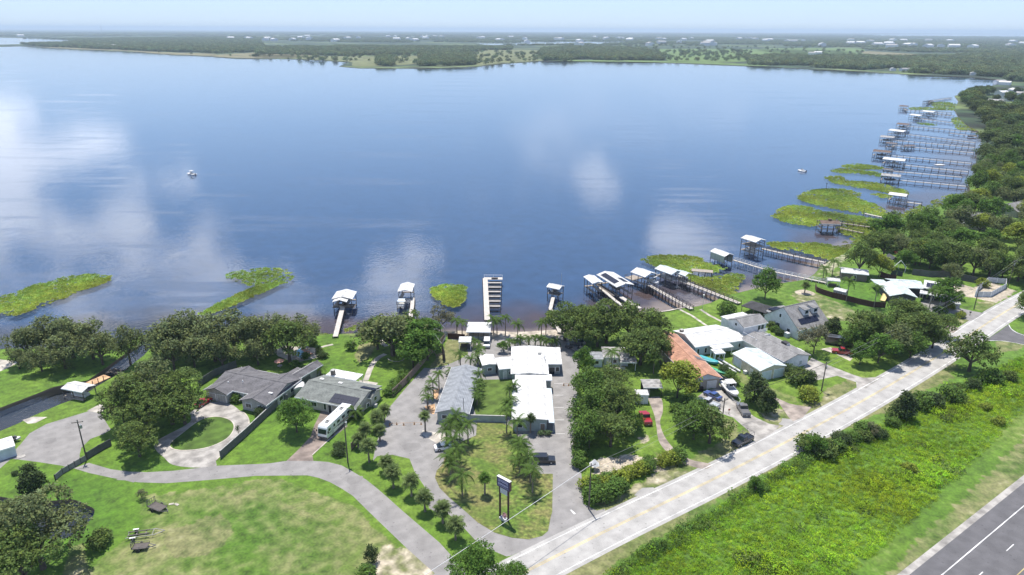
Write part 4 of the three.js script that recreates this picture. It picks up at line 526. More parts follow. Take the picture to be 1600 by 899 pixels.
{ // tall grass tufts: reed beds in the lake
  const q = rng(66), P = [], C = []; for (let i = 0; i < 22; i++) { const a = q() * 6.28, r = q() * .9, x = Math.cos(a) * r, z = Math.sin(a) * r, h = .3 + q() * .55, lx = (q() - .5) * 1.4, lz = (q() - .5) * 1.4, w = .12 + q() * .1, b = q() * 6.28; P.push(x - w * Math.cos(b), 0, z - w * Math.sin(b), x + w * Math.cos(b), 0, z + w * Math.sin(b), x + lx, h, z + lz); const t = .7 + .6 * q(); for (let k = 0; k < 3; k++) C.push(t, t, t * .9); }
  for (let i = 0; i < 30; i++) { const a = q() * 6.28, r = q() * 1.1, x = Math.cos(a) * r, z = Math.sin(a) * r, s = .2 + q() * .15, t = .8 + .4 * q(); P.push(x - s, .06, z, x + s * .5, .05, z + s, x + s * .5, .07, z - s); for (let k = 0; k < 3; k++) C.push(t, t, t); }
  const g = new THREE.BufferGeometry(); g.setAttribute('position', new THREE.Float32BufferAttribute(P, 3)); g.setAttribute('color', new THREE.Float32BufferAttribute(C, 3)); g.computeVertexNormals(); g.setAttribute('uv', new THREE.Float32BufferAttribute(new Float32Array(P.length / 3 * 2), 2));
  const bed = (poly, dens, label, solid = 0) => { const pl = curve(poly, 4); const s = scatter(pl, dens * .78, Math.round(poly[0][0] * 7 + 9999), 1.5).filter(p => { let m = 1e9; for (let i = 0; i < pl.length; i++) { const a = pl[i], b = pl[(i + 1) % pl.length], dx = b[0] - a[0], dz = b[1] - a[1], t = clamp(((p[0] - a[0]) * dx + (p[1] - a[1]) * dz) / (dx * dx + dz * dz + 1e-9)); m = Math.min(m, Math.hypot(p[0] - a[0] - t * dx, p[1] - a[1] - t * dz)); } const n = fbm(p[0] * .09, 1, p[1] * .09, 3); return q() < solid || q() < smooth(-3, 4, m + n * 9 + fbm(p[0] * .4, 3, p[1] * .4, 2) * 5) * (.85 + n * 1.2); }).map(p => [p[0], -.46, p[1], lerp(.5, .95, q()), q() * 6]); if (s.length) stuff('reed_bed', g, LM.reed, s, label, 'reeds', true); };
  bed([[-185.49,-216.06],[-179.26,-225.72],[-175.27,-236.8],[-170.05,-247.42],[-155.18,-249.09],[-150.35,-243.36],[-155.17,-230.46],[-159.07,-215.23],[-163.11,-208.5],[-168.76,-210.62],[-176.54,-204.09]], .95, 'long yellow-green reed bed off the canal peninsula'); bed([[-110.22,-249.7],[-100.67,-257.44],[-90.65,-257.58],[-82.95,-248.6],[-85.14,-240.03],[-93.61,-237.19],[-102.13,-241.19]], 1.3, 'sparse reed patch at the head of the narrow reed strip'); bed([[-93.61,-237.19],[-85.58,-241.41],[-93.14,-223.1],[-98.02,-213.12],[-103.21,-210.29],[-101.77,-217.07]], .85, 'narrow reed strip running out from the oak grove', .8); bed([[-29.75,-235.33],[-23.73,-240.84],[-17.15,-238.18],[-16.47,-227.76],[-19.11,-218.06],[-22.25,-219.19]], .8, 'small round reed island near the slip dock');
  bed([[52.86,-270.98],[65.42,-277.96],[77.41,-275.38],[80.77,-266.16],[86.24,-259.95],[76.67,-253.79],[72.71,-259.76],[69.87,-251.36],[76.51,-250.29],[88.73,-255.15],[88.88,-248.18],[83.8,-241.47],[81.44,-229.06],[76.59,-227.04],[72.22,-237.06],[65.97,-247.87],[66.04,-254.83],[60.79,-259.6],[56.74,-263.28]], 1.0, 'broad marsh bed between the railed jetties'); bed([[112.41,-294.75],[124.29,-298.04],[136.27,-296.67],[145.62,-287.74],[141.28,-276.32],[130.28,-272.11],[124.11,-281.64],[115.06,-287.27]], 1.0, 'reed bed behind the two-storey boathouse jetty');
  bed([[228.48,-479.67],[236.5,-491.31],[246.01,-493.51],[251.3,-489.74],[257.89,-480.38],[254.84,-472.94],[242.22,-470.83]], 1.3, 'thin outer reed island beside the white boathouse'); bed([[214.92,-466.6],[225.43,-475.89],[235.35,-470.66],[246.31,-458.62],[239.72,-446.75],[228.74,-456.5],[216.92,-459.65]], 1.3, 'second thin reed island beside the white boathouse'); bed([[201.78,-444.26],[209.13,-449.34],[214.31,-447.81],[212.38,-434.98],[222.9,-430.58],[230.72,-426.22],[231.78,-417.43],[234.23,-403.52],[229.91,-395.47],[220.48,-396.58],[212.32,-408.54],[205.9,-414.02],[200.04,-424.06]], 1.25, 'long reed island below the second white boathouse'); bed([[160.56,-383.91],[174.08,-402.28],[184.06,-409.34],[194.9,-409.57],[202.54,-402.87],[202.31,-394.91],[196.33,-384.62],[197.33,-377.33],[198.3,-370.29],[195.77,-348.37],[191.08,-340.19],[185.44,-344.09],[178,-352.22],[172,-357.47],[164.46,-367.34],[161.8,-374.26]], 1.15, 'large curved reed island with a marker post'); bed([[131.85,-342.12],[147.3,-364.75],[154.66,-367.16],[160.98,-362.76],[163.19,-354.08],[169.62,-352.07],[174.51,-347.98],[179.85,-341.98],[188.09,-328.62],[172.71,-321.07],[163.66,-307.19],[156,-300.61],[153.71,-313.75],[157.46,-324.41],[159.45,-335.71],[150.26,-327.97],[143.5,-323.27],[138.14,-326.83],[132.42,-335.24]], 1.15, 'reed island around the old brown boathouse'); bed([[207.55,-395.01],[212.94,-397.74],[217.89,-392.63],[213.4,-384.96],[207.81,-387.35]], 1.3, 'small reed patch beside the pale boat shelter');
  bed([[555.34,-947.15],[583.07,-963.06],[580.09,-934.07],[529.28,-842.98],[519.4,-854.24],[531.31,-904.71]], 2.2, 'far reed shallows by the last dock'); bed([[492.89,-883.68],[514.17,-890.96],[530.26,-872.8],[518.09,-854.19],[483.33,-858.69]], 2.2, 'far thin reed bar beside the last docks'); bed([[483.7,-777.2],[504.38,-787.99],[487.07,-748.74],[458.6,-696.26],[443.68,-672.51],[428.06,-671.99],[445.99,-712.2]], 2.0, 'far reed shallows along the wooded shore'); bed([[419.55,-732.77],[432.54,-724.48],[424.87,-707.3],[414.31,-715.29]], 2.0, 'far reed patch under the long docks'); bed([[262.34,-399.98],[196.99,-346.3],[154.9,-304.61],[130.94,-275.62],[139.01,-275.74],[185.96,-325.02],[244.77,-370.95]], 1.5, 'reed fringe along the foot of the lakeside wood');
  bed([[-59.85,-194.76],[-55.25,-194.81],[-54.51,-192.86],[-59.16,-192.16]], .9, 'grassy fringe at the foot of the hip-roofed boathouse jetty'); bed([[-55.07,-200.91],[-49.25,-202.37],[-47.97,-198.92],[-53.44,-197.5]], 2.0, 'thin reeds standing in the brown shallows beside a jetty');
}
{ // far shore forest
  const q = rng(99), g = crown([[0, 5, 0, 5, 4.2, 5], [2.6, 4, 1.5, 3.6, 3.4, 3.6], [-2.6, 4.2, -1, 3.8, 3.6, 3.8]], 260, 1.7, 12, 0, 5), spots = [];
  const belts = [[[[-2790.87,-4139],[-3051,-4712],[-3353,-5480],[-3488,-6654],[-2836.12,-8111],[-1017.9,-3044],[-1073.05,-2708.22],[-1488.49,-2971.15],[-1939.84,-3299],[-2334.82,-3599]], 11, .85], [[[-1287.37,-3665],[-822.9,-3895],[-341.64,-3843],[-5.77,-3907],[-4.98,-3406],[-292.59,-2742.27],[-582.61,-2536.31],[-947.66,-2689.28]], 11, .8], [[[-431.82,-2299.41],[-401.54,-2410.26],[-297.78,-1808.74],[-333.91,-1805.5]], 8, .8], [[[-334.6,-2599.83],[-149.3,-2761.59],[-100.31,-1910.17],[-235.07,-1830.41]], 8, .9], [[[134.28,-3543],[341.28,-3972],[651.15,-3755],[582.61,-2787.04],[473.06,-2275.8],[94.16,-2211.44],[98.63,-2590.58]], 9, .85], [[[815.25,-2555.49],[967.07,-2699.23],[1162.76,-2658.85],[1344.33,-2559.05],[2211.49,-3163],[2521.97,-3206],[1180.99,-1483.55],[1002.16,-1491.45],[981.34,-1532.01],[892.37,-1653.58],[816.7,-1813.02],[648.72,-1998.54]], 9.5, .82], [[[1072.81,-1517.18],[1589.26,-1803.51],[1053.72,-1184.56],[877.79,-1174.79],[961.88,-1411.11]], 11, .8], [[[-959.72,-2723.91],[1086.49,-3370],[768.26,-2191.86],[391.43,-2243.26],[-167.47,-1869.61],[-814.57,-2307.16]], 42, .7], [[[697.77,-4359],[1812.73,-4250],[1499.55,-2907.57],[945.96,-2456.62],[503.98,-2406.19]], 75, .5], [[[-2313.25,-3471],[-871.03,-2469.27],[-814.57,-2307.16],[-1560.76,-2959.95],[-2188.1,-3371]], 40, .5]];
  for (const [poly, st, d] of belts) for (const p of scatter(poly, st, Math.round(st * 31 + poly[0][0]), 1.4)) if (q() < d && !distantLakes.some(l => inside(p, l)) && fbm(p[0] * .006, 4, p[1] * .009, 4) > -.1) spots.push([p[0], -.5, p[1], lerp(.6, 1.5, q()), q() * 6]);
  const clear = p => !distantLakes.some(l => inside(p, l)) && !farFields.some(f => inside(p, f[0]));
  const big = [[-3390,-4506],[-2061.28,-5887],[-6.53,-4389],[1493.17,-4521],[1887.31,-4426],[1775.16,-3279],[2521.97,-3206],[11317,-14503],[3854,-11133],[-1527.62,-8702],[-4658,-6203]];
  for (const p of scatter(big, 30, 41, 1.4)) { const n = fbm(p[0] * .0011, 2, p[1] * .0016, 4); if (n > -.02 && q() < .85 && clear(p)) spots.push([p[0], -1, p[1], lerp(1.5, 2.4, q()), q() * 6, lerp(.9, 1.3, q())]); }
  const vast = [[-5626,-7165],[-3197,-9146],[4064,-11739],[11317,-14503],[43170,-55416],[11672,-33784],[-1929.73,-21838],[-11212,-14310]];
  for (const p of scatter(vast, 105, 43, 1.4)) { const n = fbm(p[0] * .0005, 7, p[1] * .0008, 4); if (n > -.04 && !distantLakes.some(l => inside(p, l))) spots.push([p[0], -2, p[1], lerp(4.5, 7.5, q()), q() * 6, lerp(1.1, 1.7, q())]); }

  stuff('far_forest', g, LM.far, spots, 'hazy forest spreading beyond the far shore to the horizon', 'forest', true);
}

// ---------------------------------------------------------------- buildings
// a building stands at the corner given by edge [mid x, mid z, turn, length]; its local x runs along that edge, -z goes back
function building(name, label, category, e, group) { const [mx, mz, r, L] = e; return thing(name, label, category, [mx - Math.cos(r) * L / 2, mz + Math.sin(r) * L / 2], r, group); }
function block(o, x0, x1, z0, z1, eave, rise, ridge, wallM, roofM, { over = .45, base = 0, fascia = M.trim, t = .16, noWall = false, roofName = 'roof', wallName = 'wall' } = {}) {
  const zb = Math.min(z0, z1), zf = Math.max(z0, z1), gs = [], wl = x1 - x0 - 2 * over, wd = zf - zb - 2 * over, cx = (x0 + x1) / 2, cz = (zb + zf) / 2;
  const along = ridge === 'x', S = along ? zf - zb : x1 - x0, L = along ? x1 - x0 : zf - zb, h = S / 2, sw = h - over, yw = eave + rise * over / h;
  const place = g => { if (!along) g.rotateY(Math.PI / 2); return g.translate(cx, 0, cz); };
  if (!noWall) mesh(wallName, place(prism(rise > .05 ? [[-sw, base], [sw, base], [sw, yw - .04], [0, eave + rise - .04], [-sw, yw - .04]] : [[-sw, base], [sw, base], [sw, eave - .02], [-sw, eave - .02]], (along ? wl : wd), -(along ? wl : wd) / 2)), wallM, o);
  const rf = mesh(roofName, place(rise > .05 ? prism([[-h, eave], [0, eave + rise], [h, eave], [h, eave + t], [0, eave + rise + t], [-h, eave + t]], L, -L / 2) : prism([[-h, eave], [h, eave], [h, eave + t], [-h, eave + t]], L, -L / 2)), roofM, o);
  if (fascia) mesh('fascia', [-1, 1].map(s => place(box(L + .02, t + .1, .05, 0, eave + t / 2 - .03, s * (h + .026)))), fascia, rf);
  if (fascia && rise > .05) mesh('ridge_cap', place(box(L, .05, .28, 0, eave + rise + t + .02, 0)), roofM, rf);
  return rf;
}
function pane(o, face, u, y, at, w, h, { name = 'window', m = M.trim, g = M.glass, split = 1 } = {}) { // framed opening on a wall plane
  const F = gq => { if (face === 'b') gq.rotateY(Math.PI); if (face === 'r') gq.rotateY(Math.PI / 2); if (face === 'l') gq.rotateY(-Math.PI / 2); return gq.translate(...(face === 'f' || face === 'b' ? [u, y, at] : [at, y, u])); };
  const f = mesh(name, [F(box(w + .16, h + .16, .08, 0, 0, .04))], m, o);
  for (let k = 0; k < split; k++) mesh(name === 'garage_door' || name === 'door' ? 'panel' : 'pane', F(box(w / split - .06, h, .03, (k + .5 - split / 2) * w / split, 0, .09)), g, f);
  return f;
}
const garageDoor = (o, face, u, at, w, h = 2.1, g = M.white, split = 1) => pane(o, face, u, h / 2 + .05, at, w, h, { name: 'garage_door', g, split });
const door = (o, face, u, at, g = M.white, w = .95) => pane(o, face, u, 1.05, at, w, 2.05, { name: 'door', g });
function posts(o, list, h, w = .12, m = M.trim, y = 0) { for (const [x, z] of list) mesh('post', box(w, h, w, x, y + h / 2, z), m, o); }
// solar modules on a pitched plane: origin, direction across, direction up slope
function solar(o, org, ax, up, nx, ny, w = 1.05, h = 1.7) {
  const A = new THREE.Vector3(...ax).normalize(), U = new THREE.Vector3(...up).normalize(), N = A.clone().cross(U).normalize(), Mx = new THREE.Matrix4().makeBasis(A, U, N);
  for (let i = 0; i < nx; i++) for (let j = 0; j < ny; j++) { const g = new THREE.BoxGeometry(w - .04, h - .04, .04).applyMatrix4(Mx), c = new THREE.Vector3(...org).addScaledVector(A, (i + .5) * w).addScaledVector(U, (j + .5) * h); mesh('solar_panel', g.translate(c.x, c.y, c.z), M.solar, o); }
}
const chimney = (o, x, y, z, w = .7, h = 1.1) => { const c = mesh('chimney', box(w, h, w, x, y + h / 2, z), M.brick, o); mesh('cap', box(w + .15, .08, w + .15, x, y + h + .04, z), M.greyWall, c); };
const vent = (o, x, y, z) => mesh('roof_vent', [cyl(.12, .12, .5, x, y, z, 8)], M.trim, o);
const skylight = (o, x, y, z, rx = 0) => mesh('skylight', box(1.1, .12, .6, x, y, z, 0, rx), M.white, o);

{ // grey-roofed house with garage wing
  const o = building('house', 'grey-roofed ranch house with double garage behind the circular drive', 'house', [-74.16,-152.65,-0.338,7.16,0]);
  block(o, 0, 7.2, .0, -13, 2.6, 1.25, 'z', M.greyWall, M.greyShingle); block(o, 11.9, 19.8, 1.1, -13.2, 2.6, 1.3, 'z', M.greyWall, M.greyShingle); block(o, .3, 19.6, -2.2, -13.6, 2.62, 1.5, 'x', M.greyWall, M.greyShingle, { over: .5 });
  garageDoor(o, 'f', 1.95, -.44, 2.6, 2.0, M.greyWall, 3); garageDoor(o, 'f', 5.1, -.44, 2.6, 2.0, M.greyWall, 3);
  pane(o, 'f', 14.2, 1.5, .66, 1.6, 1, { split: 2 }); pane(o, 'f', 17.8, 1.5, .66, 1.6, 1, { split: 2 }); door(o, 'f', 9.6, -2.7); pane(o, 'r', -5, 1.5, 19.36, 1.4, 1); pane(o, 'r', -9.5, 1.5, 19.36, 1.4, 1); vent(o, 4.5, 3.5, -4); vent(o, 8, 3.9, -5.2);
  skylight(o, 17.8, 3.55, -3.4);
}
{
  const o = building('outbuilding', 'narrow grey-roofed outbuilding by the fence behind the ranch house', 'shed', [-56.21,-160.64,-0.458,2.45,0]);
  block(o, -1.2, 2.3, .2, -9.2, 2.5, .9, 'z', M.greyWall, M.greyShingle); block(o, -3.2, -1.1, -1.0, -5, 2.3, 0, 'x', M.greyWall, M.greyShingle, { over: .2 }); door(o, 'f', .5, -.25, M.dark);
}
{ // green-shingled house with solar arrays
  const o = building('house', 'green-grey shingled house with black solar arrays beside the motorhome', 'house', [-41.79,-147.13,-0.342,8.49,0]);
  block(o, -8.1, 9.4, .7, -11.6, 2.6, 1.6, 'x', M.beige, M.greenShingle, { over: .5 }); block(o, 3.2, 10.1, -5.2, -10.4, 2.5, .9, 'x', M.beige, M.greenShingle, { over: .4 }); block(o, -7.4, 1.7, -11.7, -15.3, 2.75, 0, 'x', M.beige, M.flatRoof, { over: .3, noWall: true });
  posts(o, [[-7.2, -15.1], [-3, -15.1], [1.5, -15.1]], 2.75);
  solar(o, [1.4, 3.0, .2], [1, 0, 0], [0, .26, -.97], 7, 2, 1.0, 1.55); solar(o, [5.9, 4.15, -6.9], [1, 0, 0], [0, -.26, -.97], 4, 1, 1.0, 1.7);
  chimney(o, -5.6, 2.9, -12.5, .9, 1.3); skylight(o, -5.6, 4.1, -7.6, .2); skylight(o, 0, 4.1, -7.4, .2); skylight(o, 5.6, 3.35, -4.9);
  pane(o, 'f', -2.9, 1.5, .21, 1.6, 1, { split: 2 }); pane(o, 'f', -6, 1.5, .21, 1.4, 1, { split: 2 }); garageDoor(o, 'f', 5.6, .21, 3.6, 2.1, M.white); door(o, 'f', 1.7, .21, M.dark); pane(o, 'f', .3, 1.4, .21, .7, 1.6); pane(o, 'r', -4, 1.5, 9.72, 1.2, 1); pane(o, 'r', -7.5, 1.5, 9.72, 1.2, 1);
  mesh('air_conditioner', box(.8, .8, .8, 10.6, .4, -6), M.greyWall, o);
}
{ // white tank cover by the wall
  const o = thing('shed', 'small white rounded shed tucked behind the grey boundary wall', 'shed', [-54.76,-157.99], .34); mesh('wall', box(2.6, 1.6, 3, 0, .8, 0), M.greyWall, o);
  mesh('roof', prism([...Array(9)].map((_, i) => [Math.cos(Math.PI * i / 8) * 1.45, 1.6 + Math.sin(Math.PI * i / 8) * .7]), 3.2, -1.6, 'z'), M.white, o);
}
{ // grey motel block
  const o = building('motel_block', 'long grey metal-roofed motel block with sage walls', 'motel', [-14.05,-143.07,-0.085,8.32,0]);
  block(o, 0, 8.2, 0, -23.6, 2.6, 1.15, 'z', M.sage, M.greyMetal, { over: .5 });
  for (let k = 0; k < 5; k++) { door(o, 'l', -3 - k * 4.4, .48, M.white); pane(o, 'l', -4.9 - k * 4.4, 1.5, .48, 1.3, 1); door(o, 'r', -3 - k * 4.4, 7.72, M.white); pane(o, 'r', -4.9 - k * 4.4, 1.5, 7.72, 1.3, 1); }
  pane(o, 'f', 2.2, 1.5, -.48, 1.2, .9); pane(o, 'f', 6, 1.5, -.48, 1.2, .9); mesh('vent_pipe', bar([6.7, 2.6, -1.4], [6.7, 6.2, -1.4], .07), M.darkMetal, o);
}
{ // white motel
  const o = building('motel_block', 'white flat-roofed motel block with blue awning strip beside parking bays', 'motel', [4.31,-139.49,-0.010,8.47,0]);
  block(o, 0, 8.5, 0, -19.4, 3.2, .3, 'z', M.sage, M.flatRoof, { over: .35 }); block(o, .6, 10.2, -19.2, -22.4, 3.25, 0, 'x', M.sage, M.flatRoof, { over: .3 }); block(o, -.5, 9.4, -22.2, -39, 3.4, .35, 'z', M.sage, M.flatRoof, { over: .35 }); block(o, 8.9, 13.3, -28.7, -39.2, 3.15, 0, 'x', M.sage, M.flatRoof, { over: .5 });
  mesh('awning', box(1.35, .12, 16.5, 9.25, 2.55, -8.2, 0, 0, -.08), M.blueWall, o); for (let k = 0; k < 5; k++) mesh('awning_post', box(.08, 2.5, .08, 9.85, 1.25, -.2 - k * 4), M.trim, o);
  for (let k = 0; k < 5; k++) { door(o, 'r', -2 - k * 3.6, 8.17, M.white); pane(o, 'r', -3.6 - k * 3.6, 1.5, 8.17, 1.2, 1); pane(o, 'l', -2.6 - k * 3.6, 1.5, .33, 1.2, 1); }
  pane(o, 'f', 1.9, 1.5, -.34, 1.2, .9); door(o, 'f', 7.2, -.34, M.fenceWood, 1.1); door(o, 'f', 10.6, -29.2, M.glass, 1.6); pane(o, 'f', 12.1, 1.5, -29.2, 1, 1.2); mesh('roof_conduit', [bar([8.7, 3.75, -29], [8.7, 3.75, -33], .12), bar([9, 3.7, -30], [8.4, 3.7, -32], .1)], M.metal, o); mesh('air_unit', box(.9, .7, .9, 7.3, 3.8, -34), M.greyWall, o);
  mesh('planter', box(2.8, .5, 1.1, 7.6, .25, .9), M.brick, o); mesh('bollard', cyl(.1, .1, .9, 10.2, 0, -20.3), M.yellow, o);
}
{ const h = tag(mesh('hedge', join(crown([[0, .6, 0, 1.5, .5, .6], [1, .6, 0, .8, .5, .6], [-1, .6, 0, .8, .5, .6]], 700, .2, 77)), mat([.06, .1, .03], 1)), 'clipped box hedge in front of the white motel end wall', 'hedge'); h.position.set(...(([x, z]) => [x, .1, z])([7.74,-138.08])); }
{
  const o = building('annex', 'white-roofed sage annex joined by a low wall to the motel', 'motel', [-0.24,-165.76,0.210,6.38,0]);
  block(o, 0, 6.3, 0, -6.9, 3, .25, 'x', M.sage, M.flatRoof, { over: .3 }); block(o, -3.9, .1, -3.3, -9.6, 2.9, .25, 'z', M.sage, M.flatRoof, { over: .3 });
  door(o, 'f', 1.7, -.28, M.white); pane(o, 'f', 3.4, 1.7, -.28, 1.3, .9); mesh('sign_board', box(1.1, .4, .08, 1.7, 2.45, -.22), M.white, o); pane(o, 'f', -1.9, 1.6, -3.58, 1.2, .8); mesh('air_unit', box(.7, .5, .7, 4.5, 3.4, -4), M.greyWall, o);
}
{ const o = building('wall', 'low sage block wall closing the courtyard lawn', 'wall', [-5.36,-144.04,-0.044,6.25,0]); mesh('panel', box(9.6, 1.7, .2, 2.4, .85, .1), M.sage, o); mesh('coping', box(9.7, .1, .32, 2.4, 1.75, .1), M.greyWall, o); }
{ // waterfront pavilion and carport
  const o = building('pavilion', 'white-roofed waterfront pavilion on the motel beach', 'pavilion', [-10.01,-189.34,-0.012,7.33,0]);
  block(o, 0, 7.3, 0, -7.4, 3, .5, 'x', M.sage, M.whiteRoof, { over: .3, noWall: true }); mesh('back_wall', box(6.6, 2.9, .15, 3.65, 1.45, -6.8), M.sage, o); mesh('counter', box(6, 1.1, .5, 3.65, .55, -1.2), M.sage, o); posts(o, [0, 1, 2, 3, 4].map(k => [.4 + k * 1.62, -.4]), 3, .16, M.darkMetal); posts(o, [[.4, -6.9], [6.9, -6.9], [.4, -3.6], [6.9, -3.6]], 3, .16);
}
{ const o = building('carport', 'small open carport with a white roof beside the beach pavilion', 'carport', [-13.69,-183.02,0.011,3.68,0]); block(o, 0, 3.7, 0, -3.6, 2.7, .12, 'x', M.dark, M.whiteRoof, { over: .1, noWall: true }); posts(o, [[.2, -.2], [3.5, -.2], [.2, -3.4], [3.5, -3.4]], 2.7); mesh('workbench', box(2.6, .9, .8, 1.8, .45, -2.8), M.oldTimber, o); mesh('storage_bin', box(1, 1.1, .9, 2.9, .55, -1.7), M.darkMetal, o); }
{ // shaded cottage under the oaks
  const o = building('cottage', 'shaded cottage with patched metal roofs beneath tall oaks', 'house', [27.33,-172.44,-0.041,10.98,0]);
  block(o, 3.5, 11, -.8, -7.5, 2.7, .6, 'x', M.blueWall, M.oldMetal); block(o, 0, 3.6, 0, -4.5, 2.5, .2, 'x', M.blueWall, M.greyMetal, { over: .25 }); block(o, 8, 12.6, 1.6, -2.5, 2.45, .25, 'x', M.blueWall, M.oldMetal, { over: .2, noWall: true }); posts(o, [[8.3, 1.3], [12.3, 1.3], [12.3, -2]], 2.5);
  door(o, 'f', 5.2, -1.2, M.white); pane(o, 'f', 6.9, 1.5, -1.2, 1, 1); pane(o, 'f', 1.8, 1.5, -.25, 1.1, .9); mesh('porch_rail', [box(4.6, .08, .08, 7.2, .9, 1.6), box(4.6, .08, .08, 7.2, .45, 1.6)], M.trim, o); mesh('porch_deck', box(5, .3, 2.6, 7.2, .15, .4), M.timber, o); chimney(o, 10.4, 3, -5, .5, .8);
}
{ const o = building('shed', 'grey flat-roofed lean-to at the head of the sandy track', 'shed', [35.69,-156.4,0.009,4.08,0]); block(o, 0, 5, 0, -4.4, 2.5, .1, 'x', M.charcoal, M.oldMetal, { over: .2, noWall: true }); mesh('back_wall', box(4.6, 2.4, .12, 2.5, 1.2, -4), M.charcoal, o); posts(o, [[.2, -.3], [4.8, -.3], [.2, -4], [4.8, -4]], 2.5, .12, M.oldTimber); mesh('stored_box', box(1.2, 1.3, 1.2, 1.4, .65, -1.6), M.greyWall, o); }
{ const o = building('shed', 'white box shed beside the sandy track and red pickup', 'shed', [32.47,-152.62,-0.031,2.83,0]); block(o, 0, 3.3, 0, -2.6, 2.5, .1, 'x', M.whiteWall, M.whiteRoof, { over: .08 }); door(o, 'f', 1.6, -.06, M.white); }
{ // orange-roofed house
  const o = building('house', 'long orange-shingled house with a white gable and garage', 'house', [50.43,-160.57,0.327,7.82,0]);
  o.rotation.y -= .12; block(o, -.2, 8.6, 0, -28.5, 2.8, 1.7, 'z', M.tan, M.orangeShingle, { over: .5 }); mesh('gable_panel', prism([[-3.9, 2.86], [3.9, 2.86], [0, 4.5]], .1, 0, 'z').rotateY(Math.PI).translate(4.2, 0, -.32), M.blueWall, o);
  garageDoor(o, 'f', 5.9, -.48, 2.5, 2.1, M.white); pane(o, 'f', 2.2, 1.4, -.48, 1.2, 1); mesh('tarpaulin', box(3.4, .06, 4.4, 7.5, 3.35, -12.2, .1, 0, -.38), M.greyShingle, o); pane(o, 'r', -5, 1.5, 8.12, 1.2, 1); pane(o, 'r', -9, 1.5, 8.12, 1.2, 1);
  for (const x of [1.3, 2.1, 2.9]) mesh('wheelie_bin', [box(.55, 1, .6, x, .5, .2), box(.6, .08, .66, x, 1.04, .2)], M.black, o);
}
{ // white metal roofed house
  const o = building('house', 'white metal-roofed house with pale blue walls behind the orange roof', 'house', [60.05,-182.17,0.322,16.05,0]);
  block(o, 0, 15.2, .1, -12.1, 2.9, 1.5, 'x', M.blueWall, M.whiteRoof, { over: .4 }); block(o, 11.2, 17.4, .2, -8, 2.85, .7, 'x', M.blueWall, M.whiteRoof, { over: .3 }); block(o, 4.6, 11.2, 2.6, -.4, 2.7, .1, 'x', M.blueWall, M.whiteRoof, { over: .2, noWall: true });
  posts(o, [[4.9, 2.3], [8, 2.3], [10.9, 2.3]], 2.7, .16); for (const x of [1.4, 3.9]) pane(o, 'f', x, 1.4, -.28, .7, 1.5); pane(o, 'f', 15.2, 1.5, -.08, .7, 1.1); pane(o, 'f', 7, 1.5, -.28, 1.4, 1); door(o, 'f', 9.3, -.28, M.dark); chimney(o, 1.3, 3.2, -9.4, .9, 1.2); mesh('screen_wall', box(.12, 1.4, 3.6, 16.3, .7, 1.9), M.white, o);
}
{ const o = building('shelter', 'tiny white-roofed shelter on posts before the white-roofed house', 'shelter', [58.89,-176.39,0.174,3.29,0]); block(o, 0, 3.2, 0, -3, 2.5, .06, 'x', M.white, M.whiteRoof, { over: .05, noWall: true, t: .22 }); posts(o, [[.2, -.2], [3, -.2], [.2, -2.8], [3, -2.8]], 2.5, .2); }
{ // two storey cottage
  const o = building('house', 'two-storey white cottage with a grey gable roof and balcony', 'house', [73.37,-190.75,0.446,9.49,0]);
  block(o, 0, 9.6, 0, -7.4, 5, 1.5, 'x', M.whiteWall, M.paleShingle, { over: .35 }); block(o, .4, 9.2, -7.2, -10.5, 4.6, .1, 'x', M.whiteWall, M.flatRoof, { over: .2 }); block(o, -.4, 6.4, 4.6, -.2, 2.7, .1, 'x', M.whiteWall, M.flatRoof, { over: .2 }); mesh('parapet', [box(6.6, 1, .12, 3, 3.4, 4.4), box(.12, 1, 4.4, -.2, 3.4, 2.2)], M.whiteWall, o);
  pane(o, 'f', 6.4, 3.9, -.33, 1.1, 1.5); pane(o, 'f', 7.7, 3.9, -.33, 1.1, 1.5); const b = mesh('balcony', box(3.6, .15, 1.2, 7, 2.9, .3), M.white, o); mesh('rail', [box(3.6, .08, .08, 7, 3.8, .85), box(3.6, .08, .08, 7, 3.4, .85)], M.trim, b); pane(o, 'l', -3.6, 4.9, .33, .8, .8); pane(o, 'l', -2, 2, .33, 1, 1);
}
{ const o = building('pavilion', 'dark hip-roofed pavilion at the foot of the green tree', 'pavilion', [78.17,-210.41,-0.827,6.65,0]);
  const L = 9, W = 7, v = [[0, 0], [L, 0], [L, -W], [0, -W]].map(([x, z]) => new THREE.Vector3(x, 2.6, z)), r = [new THREE.Vector3(3, 4, -W / 2), new THREE.Vector3(6, 4, -W / 2)], P = []; const tri = (a, b, c) => P.push(a.x, a.y, a.z, b.x, b.y, b.z, c.x, c.y, c.z);
  tri(v[0], v[1], r[1]); tri(v[0], r[1], r[0]); tri(v[1], v[2], r[1]); tri(v[2], v[3], r[0]); tri(v[2], r[0], r[1]); tri(v[3], v[0], r[0]); const g = new THREE.BufferGeometry(); g.setAttribute('position', new THREE.Float32BufferAttribute(P, 3)); g.computeVertexNormals();
  mesh('roof', [g, box(L, .14, W, L / 2, 2.52, -W / 2)], M.darkShingle, o); posts(o, [[.3, -.3], [4.5, -.3], [8.7, -.3], [.3, -6.7], [8.7, -6.7]], 2.5, .16, M.fenceWood); mesh('back_wall', box(5, 2.4, .12, 6, 1.2, -6.5), M.brick, o); }
